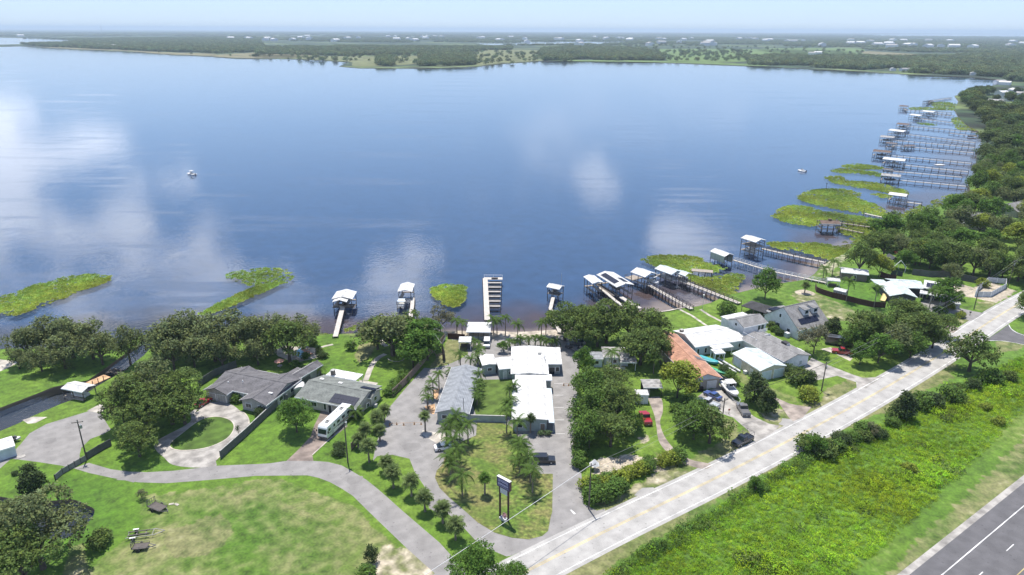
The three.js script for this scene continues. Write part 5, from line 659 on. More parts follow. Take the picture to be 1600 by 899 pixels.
{ // grey shingled house
  const o = building('house', 'low grey-shingled house with a white gable between cream garage and dormer house', 'house', [79.12,-172.6,0.451,10.09,0]);
  block(o, 0, 10.2, 0, -17, 2.9, 1.3, 'z', M.whiteWall, M.paleShingle, { over: .4 }); pane(o, 'f', 6.9, 1.3, -.38, 1, 1.2, { g: M.sage }); door(o, 'f', 3.5, -.38, M.white); pane(o, 'r', -5, 1.5, 9.82, 1.2, 1); mesh('skylight_box', [box(1.5, .9, 1.9, 8.2, 3.9, -7.5)], M.darkShingle, o); mesh('skylight_pane', box(1.2, .7, .06, 8.2, 3.9, -6.5), M.white, o); vent(o, 2.4, 3.5, -13); mesh('air_unit', box(1.6, .9, 1, 11, .45, -4), M.white, o); block(o, 9.6, 11.6, -3.5, -6, 2.3, .1, 'x', M.whiteWall, M.flatRoof, { over: .15 });
}
{ // cream metal garage
  const o = building('garage', 'cream metal garage with two roller doors and a white roof', 'garage', [70.29,-166.36,0.372,8.81,0]);
  block(o, 0, 8.8, 0, -11.7, 3, 1.05, 'z', M.cream, M.tealRoof, { over: .18 }); garageDoor(o, 'f', 2.4, -.16, 3.1, 2.5, M.blueWall); garageDoor(o, 'f', 6.4, -.16, 3.1, 2.5, M.blueWall); garageDoor(o, 'l', -9.2, .16, 3, 2.4, M.blueWall); door(o, 'l', -3.4, .16, M.white); mesh('air_conditioner', [box(.9, .9, .9, -.5, .5, -5)], M.white, o);
}
{ // dormer house
  const o = building('house', 'large white house with steep grey roof, dormers and solar panels', 'house', [82.14,-194.22,-0.385,10.93,0]);
  o.rotation.y += .0; const w = 13;
  // gable end faces the grey house; ridge runs away from it
  const e = [83.58,-197.65,-1.110,14.21,0]; o.position.set(e[0] - Math.cos(e[2]) * e[3] / 2, 0, e[1] + Math.sin(e[2]) * e[3] / 2); o.rotation.y = e[2]; const L = e[3];
  block(o, 0, L, 0, -13.5, 3, 5.2, 'z', M.whiteWall, M.paleShingle, { over: .25 });
  pane(o, 'f', L * .42, 1.8, -.23, 1.4, 1.5, { split: 2 }); pane(o, 'f', L * .45, 5.2, -.23, .8, 1.1); pane(o, 'f', L * .72, 1.6, -.23, 1.2, 1.2); pane(o, 'b', L * .5, 5.2, -13.27, .8, 1.1);
  const s = 5.2 / (L / 2); solar(o, [L - 1.3, 3.3 + 1.3 * s, -2.2], [0, 0, -1], [-1, s, 0], 7, 1, 1.1, 2.0);
  for (const z of [-6.2, -10]) { const d = mesh('dormer', box(2.4, 1.9, 2, L * .68, 3 + (L * .32) * s + .55, z), M.whiteWall, o); mesh('dormer_roof', box(2.9, .14, 2.5, L * .68 - .1, 3 + (L * .32) * s + 1.65, z, 0, 0, -.16), M.paleShingle, d); mesh('dormer_window', box(.06, 1.0, 1.2, L * .68 + 1.22, 3 + (L * .32) * s + .6, z), M.glass, d); }
  block(o, -3.4, .4, -3.5, -12, 2.8, .3, 'x', M.whiteWall, M.paleShingle, { over: .3, noWall: false }); solar(o, [-3.0, 3.35, -4.5], [0, 0, -1], [1, .08, 0], 3, 1, 1.3, 2.6);
  mesh('air_conditioner', box(1.4, 1.5, 1.2, L * .78, .75, 1.1), M.whiteFence, o); garageDoor(o, 'r', -10, L - .23, 3, 2.2, M.white);
}
{ // solar roofed house on the east
  const o = building('house', 'teal-roofed house with charcoal walls and a solar-panelled carport', 'house', [133.78,-220.61,-0.166,8.4,0]);
  const e = [147.54,-224.64,-0.556,8.86,0], c = [e[0] - Math.cos(e[2]) * e[3] / 2, e[1] + Math.sin(e[2]) * e[3] / 2];
  block(o, 0, 8.8, 0, -13, 2.9, 1.2, 'z', M.charcoal, M.tealRoof, { over: .4 }); block(o, 4, 14.5, -9.5, -18.5, 3.0, 1.1, 'x', M.charcoal, M.tealRoof, { over: .4 }); block(o, -1, 3.5, -12, -18, 2.6, .2, 'x', M.charcoal, M.tealRoof, { over: .3, noWall: true }); solar(o, [.9, 3.2, -4.4], [0, 0, -1], [1, .27, 0], 6, 1, 1.1, 2.0);
  garageDoor(o, 'f', 4.2, -.38, 3, 2.1, M.charcoal); pane(o, 'r', -4, 1.5, 8.42, 1.6, 1);
  const k = building('garage', 'charcoal garage wing topped by a large solar array', 'garage', e);
  block(k, 0, 9, .2, -9.2, 4.0, .7, 'x', M.charcoal, M.flatRoof, { over: .35 }); block(k, -.6, 9.2, 3.6, -.2, 2.9, .1, 'x', M.charcoal, M.whiteRoof, { over: .1, noWall: true }); posts(k, [[-.3, 3.3], [3, 3.3], [6, 3.3], [8.9, 3.3]], 2.9); solar(k, [.9, 4.34, -.7], [1, 0, 0], [0, .15, -1], 6, 2, 1.15, 1.75); pane(k, 'f', 6.6, 3.3, -.14, 1.2, .5); garageDoor(k, 'f', 2, -.14, 2.8, 2.1, M.dark); garageDoor(k, 'f', 5.4, -.14, 2.8, 2.1, M.dark);
}
{ // white enclosure
  const p = [[163.95,-228.79],[169.44,-228.6],[180.52,-237.27],[183.92,-242.36],[178.55,-244.21],[167.07,-232.77]]; const o = thing('fence', 'white panel fence around the walled yard at the road corner', 'fence', p[0]);
  const q = p.map(a => [a[0] - p[0][0], a[1] - p[0][1]]); for (let i = 0; i < 6; i++) { const a = q[i], b = q[(i + 1) % 6], n = Math.max(1, Math.round(Math.hypot(b[0] - a[0], b[1] - a[1]) / 2.4)); for (let k = 0; k < n; k++) { const A = [lerp(a[0], b[0], k / n), 1, lerp(a[1], b[1], k / n)], B = [lerp(a[0], b[0], (k + 1) / n), 1, lerp(a[1], b[1], (k + 1) / n)]; mesh('panel', beam(A, B, .08, 2), M.whiteFence, o); mesh('post', box(.14, 2.15, .14, A[0], 1.07, A[2]), M.trim, o); } }
}
{ const o = building('shed', 'white-roofed cabin under the tall tree by the sandy shore', 'shed', [128.17,-244.78,-0.310,6.98,0]); block(o, -1, 8.6, 0, -6.5, 2.8, .9, 'x', M.brick, M.whiteRoof); door(o, 'f', 4, -.43, M.dark); }
{ const o = building('shelter', 'open white-roofed shelter by the jetty and brown fence', 'shelter', [117.35,-237.79,-0.275,3.84,0]); block(o, 0, 4.4, 0, -3.4, 2.4, .5, 'x', M.dark, M.whiteRoof, { over: .15, noWall: true }); posts(o, [[.2, -.2], [4.2, -.2], [.2, -3.2], [4.2, -3.2]], 2.4); mesh('table', box(2.6, .8, 1, 2.2, .4, -1.7), M.oldTimber, o); }
{ const o = building('shed', 'small white shed behind the curved brown fence', 'shed', [114.93,-227.79,-0.756,3.69,0]); block(o, 0, 4.2, 0, -3, 2.3, .35, 'x', M.greyWall, M.whiteRoof, { over: .12 }); pane(o, 'f', 1.4, 1.4, -.1, .6, .6); pane(o, 'f', 2.9, 1.4, -.1, .6, .6); }
{ const o = building('well_house', 'little white well house on the front lawn by the paved yard', 'shed', [150.37,-217.13,-0.237,2.27,0]); block(o, 0, 2.3, 0, -1.9, 1.8, .2, 'x', M.greyWall, M.whiteRoof, { over: .15 }); }
{ const o = building('boat_shelter', 'white-roofed shelter straddling the narrow canal', 'boathouse', [-110.59,-153.59,-0.303,6.84,0]); block(o, 0, 6.9, 0, -4.0, 2.5, .55, 'x', M.dark, M.whiteRoof, { over: .1, noWall: true }); posts(o, [[.2, -.2], [6.7, -.2], [.2, -3.8], [6.7, -3.8], [3.4, -.2]], 3.2, .18, M.oldTimber, -.7); mesh('deck', box(6.4, .16, .9, 3.4, .3, -.3), M.timber, o); mesh('stored_boat', [box(4.4, .7, 1.6, 3.4, .5, -2.2)], M.white, o); }
{ const o = building('shed', 'pale blue shed at the edge of the paved court', 'shed', [-110.62,-126.99,0.722,3.96,0]); block(o, -1, 5.2, 0, -5, 2.4, .5, 'x', M.blueWall, M.white, { over: .12 }); mesh('ramp', box(1.6, .1, 1.3, 5.6, .06, 1), M.concrete, o); }
// far roofs in the wood and across the lake
{
  const list = [[716.75,-1050.03],[766.85,-1096.18],[734.15,-1030.36],[672.69,-970.28],[621.59,-870.66],[614.97,-908.5],[577.5,-801.27],[588.3,-840.96]], pal = [M.white, M.whiteRoof, M.oldMetal]; list.forEach((p, i) => { const o = thing('far_house', 'pale-roofed house among trees on the distant wooded shore', 'house', p, .4 + i, 'distant pale-roofed houses'); block(o, -9, 9, 6, -6, 5.5, 2.2, 'x', M.whiteWall, pal[i % 3], { fascia: null }); });
  const o = thing('house', 'grey-roofed house half hidden in the lakeside wood', 'house', [258.44,-348.73], .5); block(o, -8, 8, 6, -6, 3, 3, 'x', M.beige, M.paleShingle); const o2 = thing('house', 'small grey roof peeking from the wood by the reed islands', 'house', [220.66,-320.97], -.4); block(o2, -5, 5, 4, -4, 5, 2.4, 'x', M.beige, M.paleShingle); const o3 = thing('pool_house', 'white-roofed pool house in the wood gap beside the docks', 'house', [366.98,-503.72], .2); block(o3, -6, 6, 4, -4, 3, 1, 'x', M.whiteWall, M.whiteRoof);
  const q = rng(321), far = [...[[-2176.4,-3850],[-2036.54,-3657],[-1965.4,-3603],[-5000,-7460],[-1938.5,-5750],[-1055.84,-9074],[-949.46,-8963],[-853.41,-8777],[-1045.5,-8476],[413.87,-6962],[445.28,-6885],[993.82,-8908],[2385.67,-7758],[2553.25,-8076],[2710.25,-8412],[2485.27,-7547],[1084.36,-2528.72],[1185.4,-2483.95],[1176.47,-2865.1],[1230.65,-2947.69],[915.84,-2005.23],[1017.13,-1978.46],[928.48,-1721.85],[908.85,-1733.97],[952.24,-1729.23],[965.91,-1646.74],[995.8,-1566.13],[1004.36,-1675],[869.25,-1272],[881.03,-1303.61],[2380.36,-4203],[2481.93,-4252],[2525.25,-4200],[2568.6,-4093],[2289.36,-6134],[2283.69,-5979],[2510.51,-6357],[2349.31,-5098],[2482.72,-5239],[2650.01,-5164],[111.23,-6996],[-985.8,-6225],[-1505.18,-7150],[-2011.53,-6962],[-2371.2,-8469],[-2442.71,-6347],[-2390.69,-6585],[-2228.9,-6212]]];
  for (let k = 0; k < 70; k++) { const c = [[2200, -7000], [600, -5200], [-1500, -6000], [3400, -6500], [2600, -4300], [4300, -5200], [-400, -8000]][k % 7], a = q() * 6.28, r = 300 + q() * 900; far.push([c[0] + Math.cos(a) * r * 1.6, c[1] + Math.sin(a) * r * .7]); }
  far.forEach(p => { const D = -p[1], s = D > 4000 ? 3.2 : D > 2600 ? 1.7 : 1, o = thing('distant_building', 'tiny white building in the hazy land beyond the lake', 'building', p, q() * 3, 'tiny buildings beyond the lake'); block(o, -9 * s, 9 * s, 6 * s, -6 * s, 5 * s, 2 * s, 'x', M.whiteWall, q() < .7 ? M.white : M.oldMetal, { fascia: null, over: .3 }); });
  const m = thing('radio_mast', 'hair-thin radio mast on the far horizon', 'mast', [-7196,-12884]); mesh('mast', bar([0, 0, 0], [0, 150, 0], 3, 1.5), M.darkMetal, m);
}

// ---------------------------------------------------------------- fences, walls
function fence(name, label, pts, h, m, step = 2.4, cap = null, postM = m) {
  const o = thing(name, label, name.includes('wall') ? 'wall' : 'fence', pts[0]), q = pts.map(a => [a[0] - pts[0][0], a[1] - pts[0][1]]);
  for (let i = 0; i + 1 < q.length; i++) { const a = q[i], b = q[i + 1], n = Math.max(1, Math.round(Math.hypot(b[0] - a[0], b[1] - a[1]) / step)); for (let k = 0; k < n; k++) { const A = [lerp(a[0], b[0], k / n), h / 2, lerp(a[1], b[1], k / n)], B = [lerp(a[0], b[0], (k + 1) / n), h / 2, lerp(a[1], b[1], (k + 1) / n)], hh = h * (1 + (R() - .5) * .03); mesh('panel', beam(A, B, .09, hh), m, o); mesh('post', box(.14, h + .12, .14, A[0], (h + .12) / 2, A[2]), postM, o); if (cap) mesh('coping', beam([A[0], h + .05, A[2]], [B[0], h + .05, B[2]], .24, .09), cap, o); } }
  return o;
}
fence('boundary_wall', 'grey boundary wall with pale coping between the two lakeside houses', [...[[-63.37,-128.25],[-60.97,-137.83],[-57.62,-153.16]], ...[[-56.29,-153.18],[-57.75,-153.97],[-52.71,-166.96]]], 1.9, M.greyFence, 2.6, M.greyWall);
fence('privacy_fence', 'tall grey panel fence behind the ranch house under the oaks', [[-81.75,-160.43],[-79.87,-166.7],[-77.69,-170],[-76.21,-171.94]], 2.1, M.greyFence, 2.6);
fence('privacy_fence', 'brown wooden privacy fence beside the motel drive', [...[[-30.33,-155.83],[-28.07,-162.16],[-25.55,-171.35],[-23.3,-180.78]], ...[[-21.65,-184.47],[-20.15,-190.42]]], 2.1, M.fenceWood, 2.4);
fence('privacy_fence', 'short brown fence piece behind the cabbage palms', [[-35.61,-131.68],[-34.97,-134.86],[-34.41,-137.21],[-33.5,-140.62]], 1.8, M.fenceWood, 2.4);
fence('privacy_fence', 'dark fence along the beach behind the open carport', [[-19.4,-191.37],[-14.16,-190.61]], 1.8, M.redFence, 2.4);
fence('privacy_fence', 'curved dark brown fence around the lakeside yard', [[110.51,-236.34],[109.45,-232.71],[110.58,-230.37],[112.5,-227.7],[116.25,-224.36],[119.63,-221.1],[122.73,-218.63],[126.8,-217.97]], 2.0, M.redFence, 2.4);
fence('privacy_fence', 'dark fence screening the shelters behind the solar-roofed house', [[140.76,-249.54],[142.2,-246.46],[144.5,-245.18]], 2.2, M.redFence, 2.4);
fence('privacy_fence', 'slate-grey fence between the wood and the sandy yard', [[154.44,-252.14],[160.18,-249.68],[165.61,-249.75],[169.97,-245.85],[173.49,-242.99]], 2.4, M.greyFence, 2.6); 
fence('privacy_fence', 'dark slatted fence beside the kayaks and centre-console boat', [[53.95,-172.6],[55.64,-166.61],[58.64,-159.99]], 1.7, M.greyFence, 2.2);
fence('chain_fence', 'mesh gate and fence across the lane mouth by the court', [[-94.52,-120.3],[-94.34,-122.53],[-93.77,-123.83],[-92.19,-127.54]], 1.3, mat([.25, .25, .25], .6, T.board), 1.5, null, M.black); fence('panel_fence', 'dark panel fence between the court and the round oak', [[-92.19,-127.88],[-91.16,-130.69],[-89.89,-133.24]], 1.7, M.greyFence, 2.2);
{ const o = building('gate', 'dark double gate of the white-fenced shelters', 'gate', [147.21,-251.88,-0.706,1.38,0]); mesh('gate_leaf', box(2, 2, .1, .6, 1, 0), M.charcoal, o); mesh('gate_leaf', box(2, 2, .1, 2.7, 1, 0), M.charcoal, o); }
{ const o = building('sail_shelter', 'steep dark shelter with white edges behind the solar-roofed house', 'shelter', [150.7,-254.22,0.014,3.68,0]); mesh('roof', prism([[-2.6, 2.2], [0, 5], [2.6, 2.2], [2.6, 2.35], [0, 5.2], [-2.6, 2.35]], 5, -1, 'z').rotateY(Math.PI).translate(1.4, 0, -5), M.charcoal, o); mesh('edge_trim', [beam([-1.2, 2.3, .1], [1.4, 5.15, .1], .12, .2), beam([1.4, 5.15, .1], [4, 2.3, .1], .12, .2)], M.trim, o); posts(o, [[-1, 0], [3.8, 0], [-1, -4.6], [3.8, -4.6]], 2.3); }

// ---------------------------------------------------------------- docks and boathouses (water level -0.45)
const WL = -.45;
function walkway(o, pts, w, { y = .55, rail = 0, railH = 1, deckM = M.paleDeck, postM = M.oldTimber, step = 3, railM = postM } = {}) {
  for (let i = 0; i + 1 < pts.length; i++) {
    const a = pts[i], b = pts[i + 1], L = Math.hypot(b[0] - a[0], b[1] - a[1]), ux = (b[0] - a[0]) / L, uz = (b[1] - a[1]) / L, n = Math.max(1, Math.round(L / step));
    mesh('deck', [beam([a[0], y, a[1]], [b[0], y, b[1]], w, .14), beam([a[0] - uz * w * .4, y - .17, a[1] + ux * w * .4], [b[0] - uz * w * .4, y - .17, b[1] + ux * w * .4], .12, .2), beam([a[0] + uz * w * .4, y - .17, a[1] - ux * w * .4], [b[0] + uz * w * .4, y - .17, b[1] - ux * w * .4], .12, .2)], deckM, o);
    for (let k = 0; k <= n; k++) for (const s of [-1, 1]) { const x = lerp(a[0], b[0], k / n) - uz * s * (w / 2 + .08), z = lerp(a[1], b[1], k / n) + ux * s * (w / 2 + .08); mesh('piling', cyl(.11, .1, y + 2.3 + (rail ? railH : .15), x, -2.3, z, 6), postM, o); }
    if (rail) for (const s of [-1, 1]) for (const hh of rail > 1 ? [railH, railH * .5] : [railH]) mesh('rail', beam([a[0] - uz * s * (w / 2 + .08), y + hh, a[1] + ux * s * (w / 2 + .08)], [b[0] - uz * s * (w / 2 + .08), y + hh, b[1] + ux * s * (w / 2 + .08)], .08, .12), railM, o);
  }
}
function hull(L, W, Hh, m, name, o, x = 0, y = 0, z = 0) { // boat hull along x, bow +x
  const P = [], ix = [], ns = 10, sec = [[-1, 1], [-.92, .35], [-.6, 0.06], [0, 0], [.6, .06], [.92, .35], [1, 1]];
  for (let i = 0; i <= ns; i++) { const t = i / ns, w = W / 2 * (t < .55 ? 1 : Math.sqrt(Math.max(0, 1 - ((t - .55) / .45) ** 2.2))), k = t > .6 ? (t - .6) / .4 : 0; for (const [a, b] of sec) P.push(x - L / 2 + L * t, y + Hh * (b * (1 + .15 * k) + (1 - b) * k * k * .5), z + a * w * (b > .9 ? 1 : 1 - .3 * k)); }
  const c = sec.length; for (let i = 0; i < ns; i++) for (let j = 0; j < c - 1; j++) { const a = i * c + j; ix.push(a, a + c, a + 1, a + 1, a + c, a + c + 1); } for (let i = 0; i < ns; i++) { const a = i * c; ix.push(a, a + c - 1, a + c, a + c - 1, a + 2 * c - 1, a + c); } for (let j = 1; j < c - 1; j++) ix.push(0, j, j + 1);
  const g = new THREE.BufferGeometry(); g.setAttribute('position', new THREE.Float32BufferAttribute(P, 3)); g.setIndex(ix); g.computeVertexNormals(); return mesh(name, g, m, o);
}
function boat(label, [x, z], turn, y, { L = 6, W = 2.2, top = true, m = M.white, group, name = 'motor_boat' } = {}) {
  const o = thing(name, label, 'boat', [x, z], turn, group, y); hull(L, W, 1, m, 'hull', o); mesh('cockpit', box(L * .45, .1, W * .66, -L * .12, .98, 0), M.greyWall, o); mesh('console', box(.8, .9, .9, 0, 1.4, 0), m, o); mesh('windscreen', box(.06, .5, .9, .4, 1.95, 0, 0, 0, .3), M.glass, o); mesh('seat', box(.6, .6, 1.1, -1.1, 1.3, 0), M.white, o); mesh('outboard_motor', [box(.45, .9, .4, -L / 2 - .2, 1.0, 0), box(.2, .8, .15, -L / 2 - .2, .3, 0)], M.black, o);
  if (top) { mesh('canopy', box(2.4, .08, W * .85, -.2, 2.75, 0), M.white, o); for (const [a, b] of [[-1.2, -1], [-1.2, 1], [.8, -1], [.8, 1]]) mesh('canopy_post', bar([a, 1, b * W * .38], [a, 2.72, b * W * .38], .035), M.metal, o); } return o;
}
function pontoon(label, [x, z], turn, y, group, top = M.white) {
  const o = thing('pontoon_boat', label, 'boat', [x, z], turn, group, y); for (const s of [-1, 1]) mesh('pontoon', [new THREE.CylinderGeometry(.3, .3, 6, 10).rotateZ(Math.PI / 2).translate(0, .3, s * .8), new THREE.ConeGeometry(.3, .6, 10).rotateZ(-Math.PI / 2).translate(3.3, .3, s * .8)], M.metal, o);
  mesh('deck', box(6.4, .1, 2.4, 0, .65, 0), M.greyWall, o); mesh('rail', [box(6, .6, .05, 0, 1.05, 1.15), box(6, .6, .05, 0, 1.05, -1.15), box(.05, .6, 2.2, 3, 1.05, 0)], M.metal, o); mesh('seat', box(1.4, .5, 2, -2.2, .95, 0), M.white, o); mesh('seat', box(1.6, .5, .6, 1.9, .95, .8), M.white, o); mesh('bimini_top', box(2.8, .06, 2.3, -.8, 2.5, 0), top, o); for (const [a, b] of [[-2, -1], [-2, 1], [.4, -1], [.4, 1]]) mesh('top_post', bar([a, .7, b * 1.1], [a, 2.5, b * 1.1], .03), M.metal, o); mesh('outboard_motor', box(.4, .8, .4, -3.4, .7, 0), M.black, o); return o;
}
// boathouse: local x length L, z depth W centred; roof on posts, side decks
function boathouse(o, L, W, { eave = 3.4, rise = .9, ridge = 'x', roofM = M.whiteRoof, deck = .55, side = true, postM = M.oldTimber, roofGap = .35, cross = true, wallM = null, x = 0, z = 0 } = {}) {
  block(o, x - L / 2, x + L / 2, z + W / 2, z - W / 2, eave, rise, ridge, M.dark, roofM, { over: roofGap, noWall: true });
  const nx = Math.max(2, Math.round(L / 3.2) + 1), xs = [...Array(nx)].map((_, i) => x - L / 2 + roofGap + (L - 2 * roofGap) * i / (nx - 1)); for (const xx of xs) for (const zz of [z - W / 2 + roofGap, z + W / 2 - roofGap]) mesh('piling', cyl(.14, .12, eave + 2.3, xx, -2.3, zz, 6), postM, o);
  if (side) for (const s of [-1, 1]) mesh('side_deck', box(L - .4, .14, 1, x, deck, z + s * (W / 2 - roofGap - .4)), M.timber, o); mesh('end_deck', box(1.1, .14, W - .8, x - L / 2 + .8, deck + .003, z), M.timber, o);
  if (cross) mesh('brace', [...[-1, 1].map(s => box(L - 2 * roofGap, .14, .1, x, eave - .3, z + s * (W / 2 - roofGap))), ...xs.map(xx => box(.1, .14, W - 2 * roofGap, xx, eave - .45, z))], postM, o); if (wallM) mesh('wall', [box(L - .8, eave - .8, .1, x, (eave + .6) / 2, z + W / 2 - .3), box(L - .8, eave - .8, .1, x, (eave + .6) / 2, z - W / 2 + .3)], wallM, o);
}
const ang = (a, b) => Math.atan2(-(b[1] - a[1]), b[0] - a[0]);
const rel = (pts, c, r) => pts.map(([x, z]) => { const dx = x - c[0], dz = z - c[1]; return [dx * Math.cos(r) - dz * Math.sin(r), dx * Math.sin(r) + dz * Math.cos(r)]; });
function dock(label, centre, turn, way, w, house, wopt, name = 'boathouse_dock', group) { // thing at its boathouse; walkway given in world points
  const o = thing(name, label, 'dock', centre, turn, group); if (house) house(o); for (const pts of way) walkway(o, rel(pts, centre, turn), w, wopt); return o;
}
{ // hip-like gable boathouse with cross wing
  const c = [-56.86,-218.9], a = [-56.7,-214.3], b = [-53.52,-191.26];
  dock('white cross-gabled boathouse at the end of a plain straight jetty', c, 0, [[[c[0] - .6, c[1] + 3], a, b]], 1.5, o => { boathouse(o, 6.8, 7.2, { ridge: 'z', eave: 3.2, rise: .9 }); block(o, -2.6, 2, 6, 3.0, 3.1, .7, 'z', M.dark, M.whiteRoof, { over: .3, noWall: true }); mesh('lower_deck', box(7.4, .14, 3.4, .4, .5, 2.6), M.oldTimber, o); mesh('locker', box(2, 1.6, 1.2, -1.4, 1.4, -1.4), M.dark, o); }, { y: .55, step: 3 });
  boat('dark covered boat hoisted inside the cross-gabled boathouse', [c[0] + .6, c[1] - .6], Math.PI / 2, .3, { top: false, m: M.darkMetal });
}
{
  const c = [-36.94,-226.15], a = [-33.89,-215.97]; dock('narrow white-roofed boathouse half hidden by the sprawling oak', c, 0, [[[c[0] + 2.4, c[1] + 2], [a[0] + .3, a[1]], [-33.26,-210.47], [-31.78,-197.97]]], 1.3, o => { boathouse(o, 4.8, 8, { ridge: 'z', eave: 3.3, rise: .7 }); mesh('slip_piling', [cyl(.13, .12, 3.4, -2.3, -2.3, 7, 6), cyl(.13, .12, 3.4, .9, -2.3, 7, 6)], M.oldTimber, o); }, { y: .5 });
  pontoon('pontoon boat with pale blue top moored below the narrow boathouse', [c[0] - .6, c[1] + 7.2], Math.PI / 2, WL - .1, null, M.blueWall);
}
{ // slip dock
  const a = [-10.09,-244.27], b = [-7.92,-204.61], o = thing('slip_dock', 'long white slip dock with open boat berths', 'dock', a); walkway(o, [[0, 0], [b[0] - a[0], b[1] - a[1]]], 1.8, { step: 4 }); const L = Math.hypot(b[0] - a[0], b[1] - a[1]);
  mesh('end_deck', box(7, .14, 2.6, 3, .58, .2), M.paleDeck, o); for (let k = 1; k <= 6; k++) { const z = k * 4.6; mesh('finger_pier', box(5.2, .12, .75, 3.6, .5, z), M.paleDeck, o); mesh('float', box(4.2, .35, 3.0, 3.7, WL + .1, z - 2.2), M.black, o); mesh('piling', cyl(.13, .12, 3.6, 6.3, -2.3, z, 6), M.oldTimber, o); } mesh('rail', [box(7, .08, .08, 3, 1.55, -1), box(.08, 1, .08, -.4, 1.1, -1), box(.08, 1, .08, 6.4, 1.1, -1), box(.08, 1, .08, 3, 1.1, -1)], M.trim, o); mesh('bench', box(2.4, .5, .8, 3.6, .9, .8), M.oldTimber, o);
}
{ const c = [15.36,-228.96], r = -.55; dock('small white-roofed boathouse with flagpole at the narrow jetty', c, r, [[[c[0] - 1, c[1] + 4], [12.89,-214.63], [14.86,-195.07]]], 1.2, o => { boathouse(o, 5.2, 4, { eave: 3, rise: .7 }); mesh('flagpole', bar([1.5, 0, -1.5], [1.5, 8, -1.5], .05), M.metal, o); }, { y: .5, postM: M.dark }); boat('small boat beneath the flagpole boathouse', [c[0], c[1] + .4], r, .2, { L: 4.6, W: 1.8, top: false, m: M.darkMetal }); }
{ // pair near the oaks
  const c = [29.18,-233.68], r = [27.95,-233.08,-1.248,5.51,0][2]; dock('tall narrow white-roofed boathouse beside the solar boathouse', c, r, [[[31.8,-235.18], [35.76,-221.95], [40.08,-210.52]]], 1.1, o => { boathouse(o, 8, 4.2, { eave: 4, rise: .5 }); }, { y: .6 });
  const c2 = [37.02,-234.03], r2 = [34.31,-232.99,-1.179,14.87,0][2]; dock('large white-roofed boathouse carrying solar panels', c2, r2, [[[38.06,-225.64], [40.34,-220.22], [42.96,-215.02]]], 1.6, o => { boathouse(o, 14.5, 7, { eave: 3.9, rise: .9 }); solar(o, [-5.6, 4.32, 2.9], [1, 0, 0], [0, .25, -.97], 9, 1, 1.1, 2.2); solar(o, [.6, 4.95, -.5], [1, 0, 0], [0, -.25, -.97], 4, 1, 1.1, 2); mesh('mid_deck', box(13, .14, 1.6, 0, .6, 3.6), M.oldTimber, o); }, { y: .6 }); boat('dark boat on a lift under the solar boathouse', [c2[0] + .5, c2[1]], r2, .5, { top: false, m: M.darkMetal });
  const c3 = [48.86,-242.31], r3 = [46.06,-238.37,-0.939,2.57,0][2]; const w3 = [[49.34,-239.81], [49.57,-239.38], [60.21,-214.73], [62.75,-211.51]]; dock('white-roofed boathouse with a pavilion deck and white railed jetty', c3, r3, [[w3[0], w3[2]]], 1.5, o => { boathouse(o, 7.4, 6.4, { eave: 3.6, rise: 1.1 }); mesh('lounge_deck', box(3.6, .14, 5, -5, .6, .6), M.timber, o); mesh('rail', [box(3.6, .1, .1, -5, 1.5, 3.1), box(.1, .1, 5, -6.8, 1.5, .6)], M.oldTimber, o); }, { y: .6, rail: 2, railM: M.dark, postM: M.dark, step: 2 }); boat('white boat beside the pavilion-deck boathouse', [c3[0] + 3.4, c3[1] + 1.8], r3, .2, { L: 5 });
  const c4 = [59,-246.77], r4 = [56.07,-242.64,-0.951,5.47,0][2]; dock('pale-roofed twin boathouse on the timber-railed jetty', c4, r4, [[[62.87,-242.81], [77.93,-220.11]]], 1.7, o => { boathouse(o, 8.6, 6, { eave: 3.2, rise: .9, roofM: M.tealRoof }); boathouse(o, 4.4, 4.2, { eave: 3.0, rise: .7, roofM: M.tealRoof, x: 5.6, z: -2.4 }); }, { y: .6, rail: 2, step: 2 }); pontoon('pontoon boat under the twin boathouse', [c4[0], c4[1] + .6], r4, .1); boat('jet boat beside the twin boathouse', [c4[0] + 5.6, c4[1] + 1.2], r4, .1, { L: 4, top: false });
}
{ const c = [73.31,-252.2], o = thing('table_pier', 'low timber platform standing alone in the marsh bed', 'dock', c, -.25); mesh('deck', box(8, .2, 3.2, 0, 1.2, 0), M.timber, o); for (const x of [-3.6, -1.2, 1.2, 3.6]) for (const z of [-1.4, 1.4]) mesh('piling', cyl(.12, .12, 3.6, x, -2.4, z, 6), M.oldTimber, o); }
{ const c = [85.15,-268.08], r = [82.67,-264.51,-1.072,7.99,0][2]; dock('sage-walled boathouse with white roof on a long white-railed jetty', c, r, [[[90.11,-267.84], [100.75,-254.05], [116.69,-241.24]]], 1.4, o => boathouse(o, 8.4, 5, { eave: 3.3, rise: .9, wallM: M.sage }), { y: .6, rail: 2, step: 2.6, railM: M.white, postM: M.trim }); }
{ const c = [101.77,-280.75], r = [98.21,-276.88,-1.023,4.73,0][2]; dock('two-storey open boathouse with white roof and upper deck', c, r, [[[107.29,-283.75], [117.11,-273.55], [126.49,-265.31]]], 1.8, o => { boathouse(o, 8, 6.4, { eave: 5.6, rise: .8 }); mesh('upper_deck', box(7.4, .16, 5.8, 0, 3.1, 0), M.timber, o); mesh('rail', [box(7.4, .1, .08, 0, 4.1, 2.8), box(7.4, .1, .08, 0, 4.1, -2.8), box(.08, .1, 5.6, -3.6, 4.1, 0), box(.08, .1, 5.6, 3.6, 4.1, 0)], M.oldTimber, o); mesh('stair', box(3.4, .12, .9, 1.4, 1.9, 2.3, 0, 0, .7), M.timber, o); }, { y: .6, rail: 2, step: 2.4, deckM: M.paleDeck }); boat('boat resting under the two-storey boathouse', [c[0], c[1] + .5], r, .1, { top: false, L: 5.4 }); }
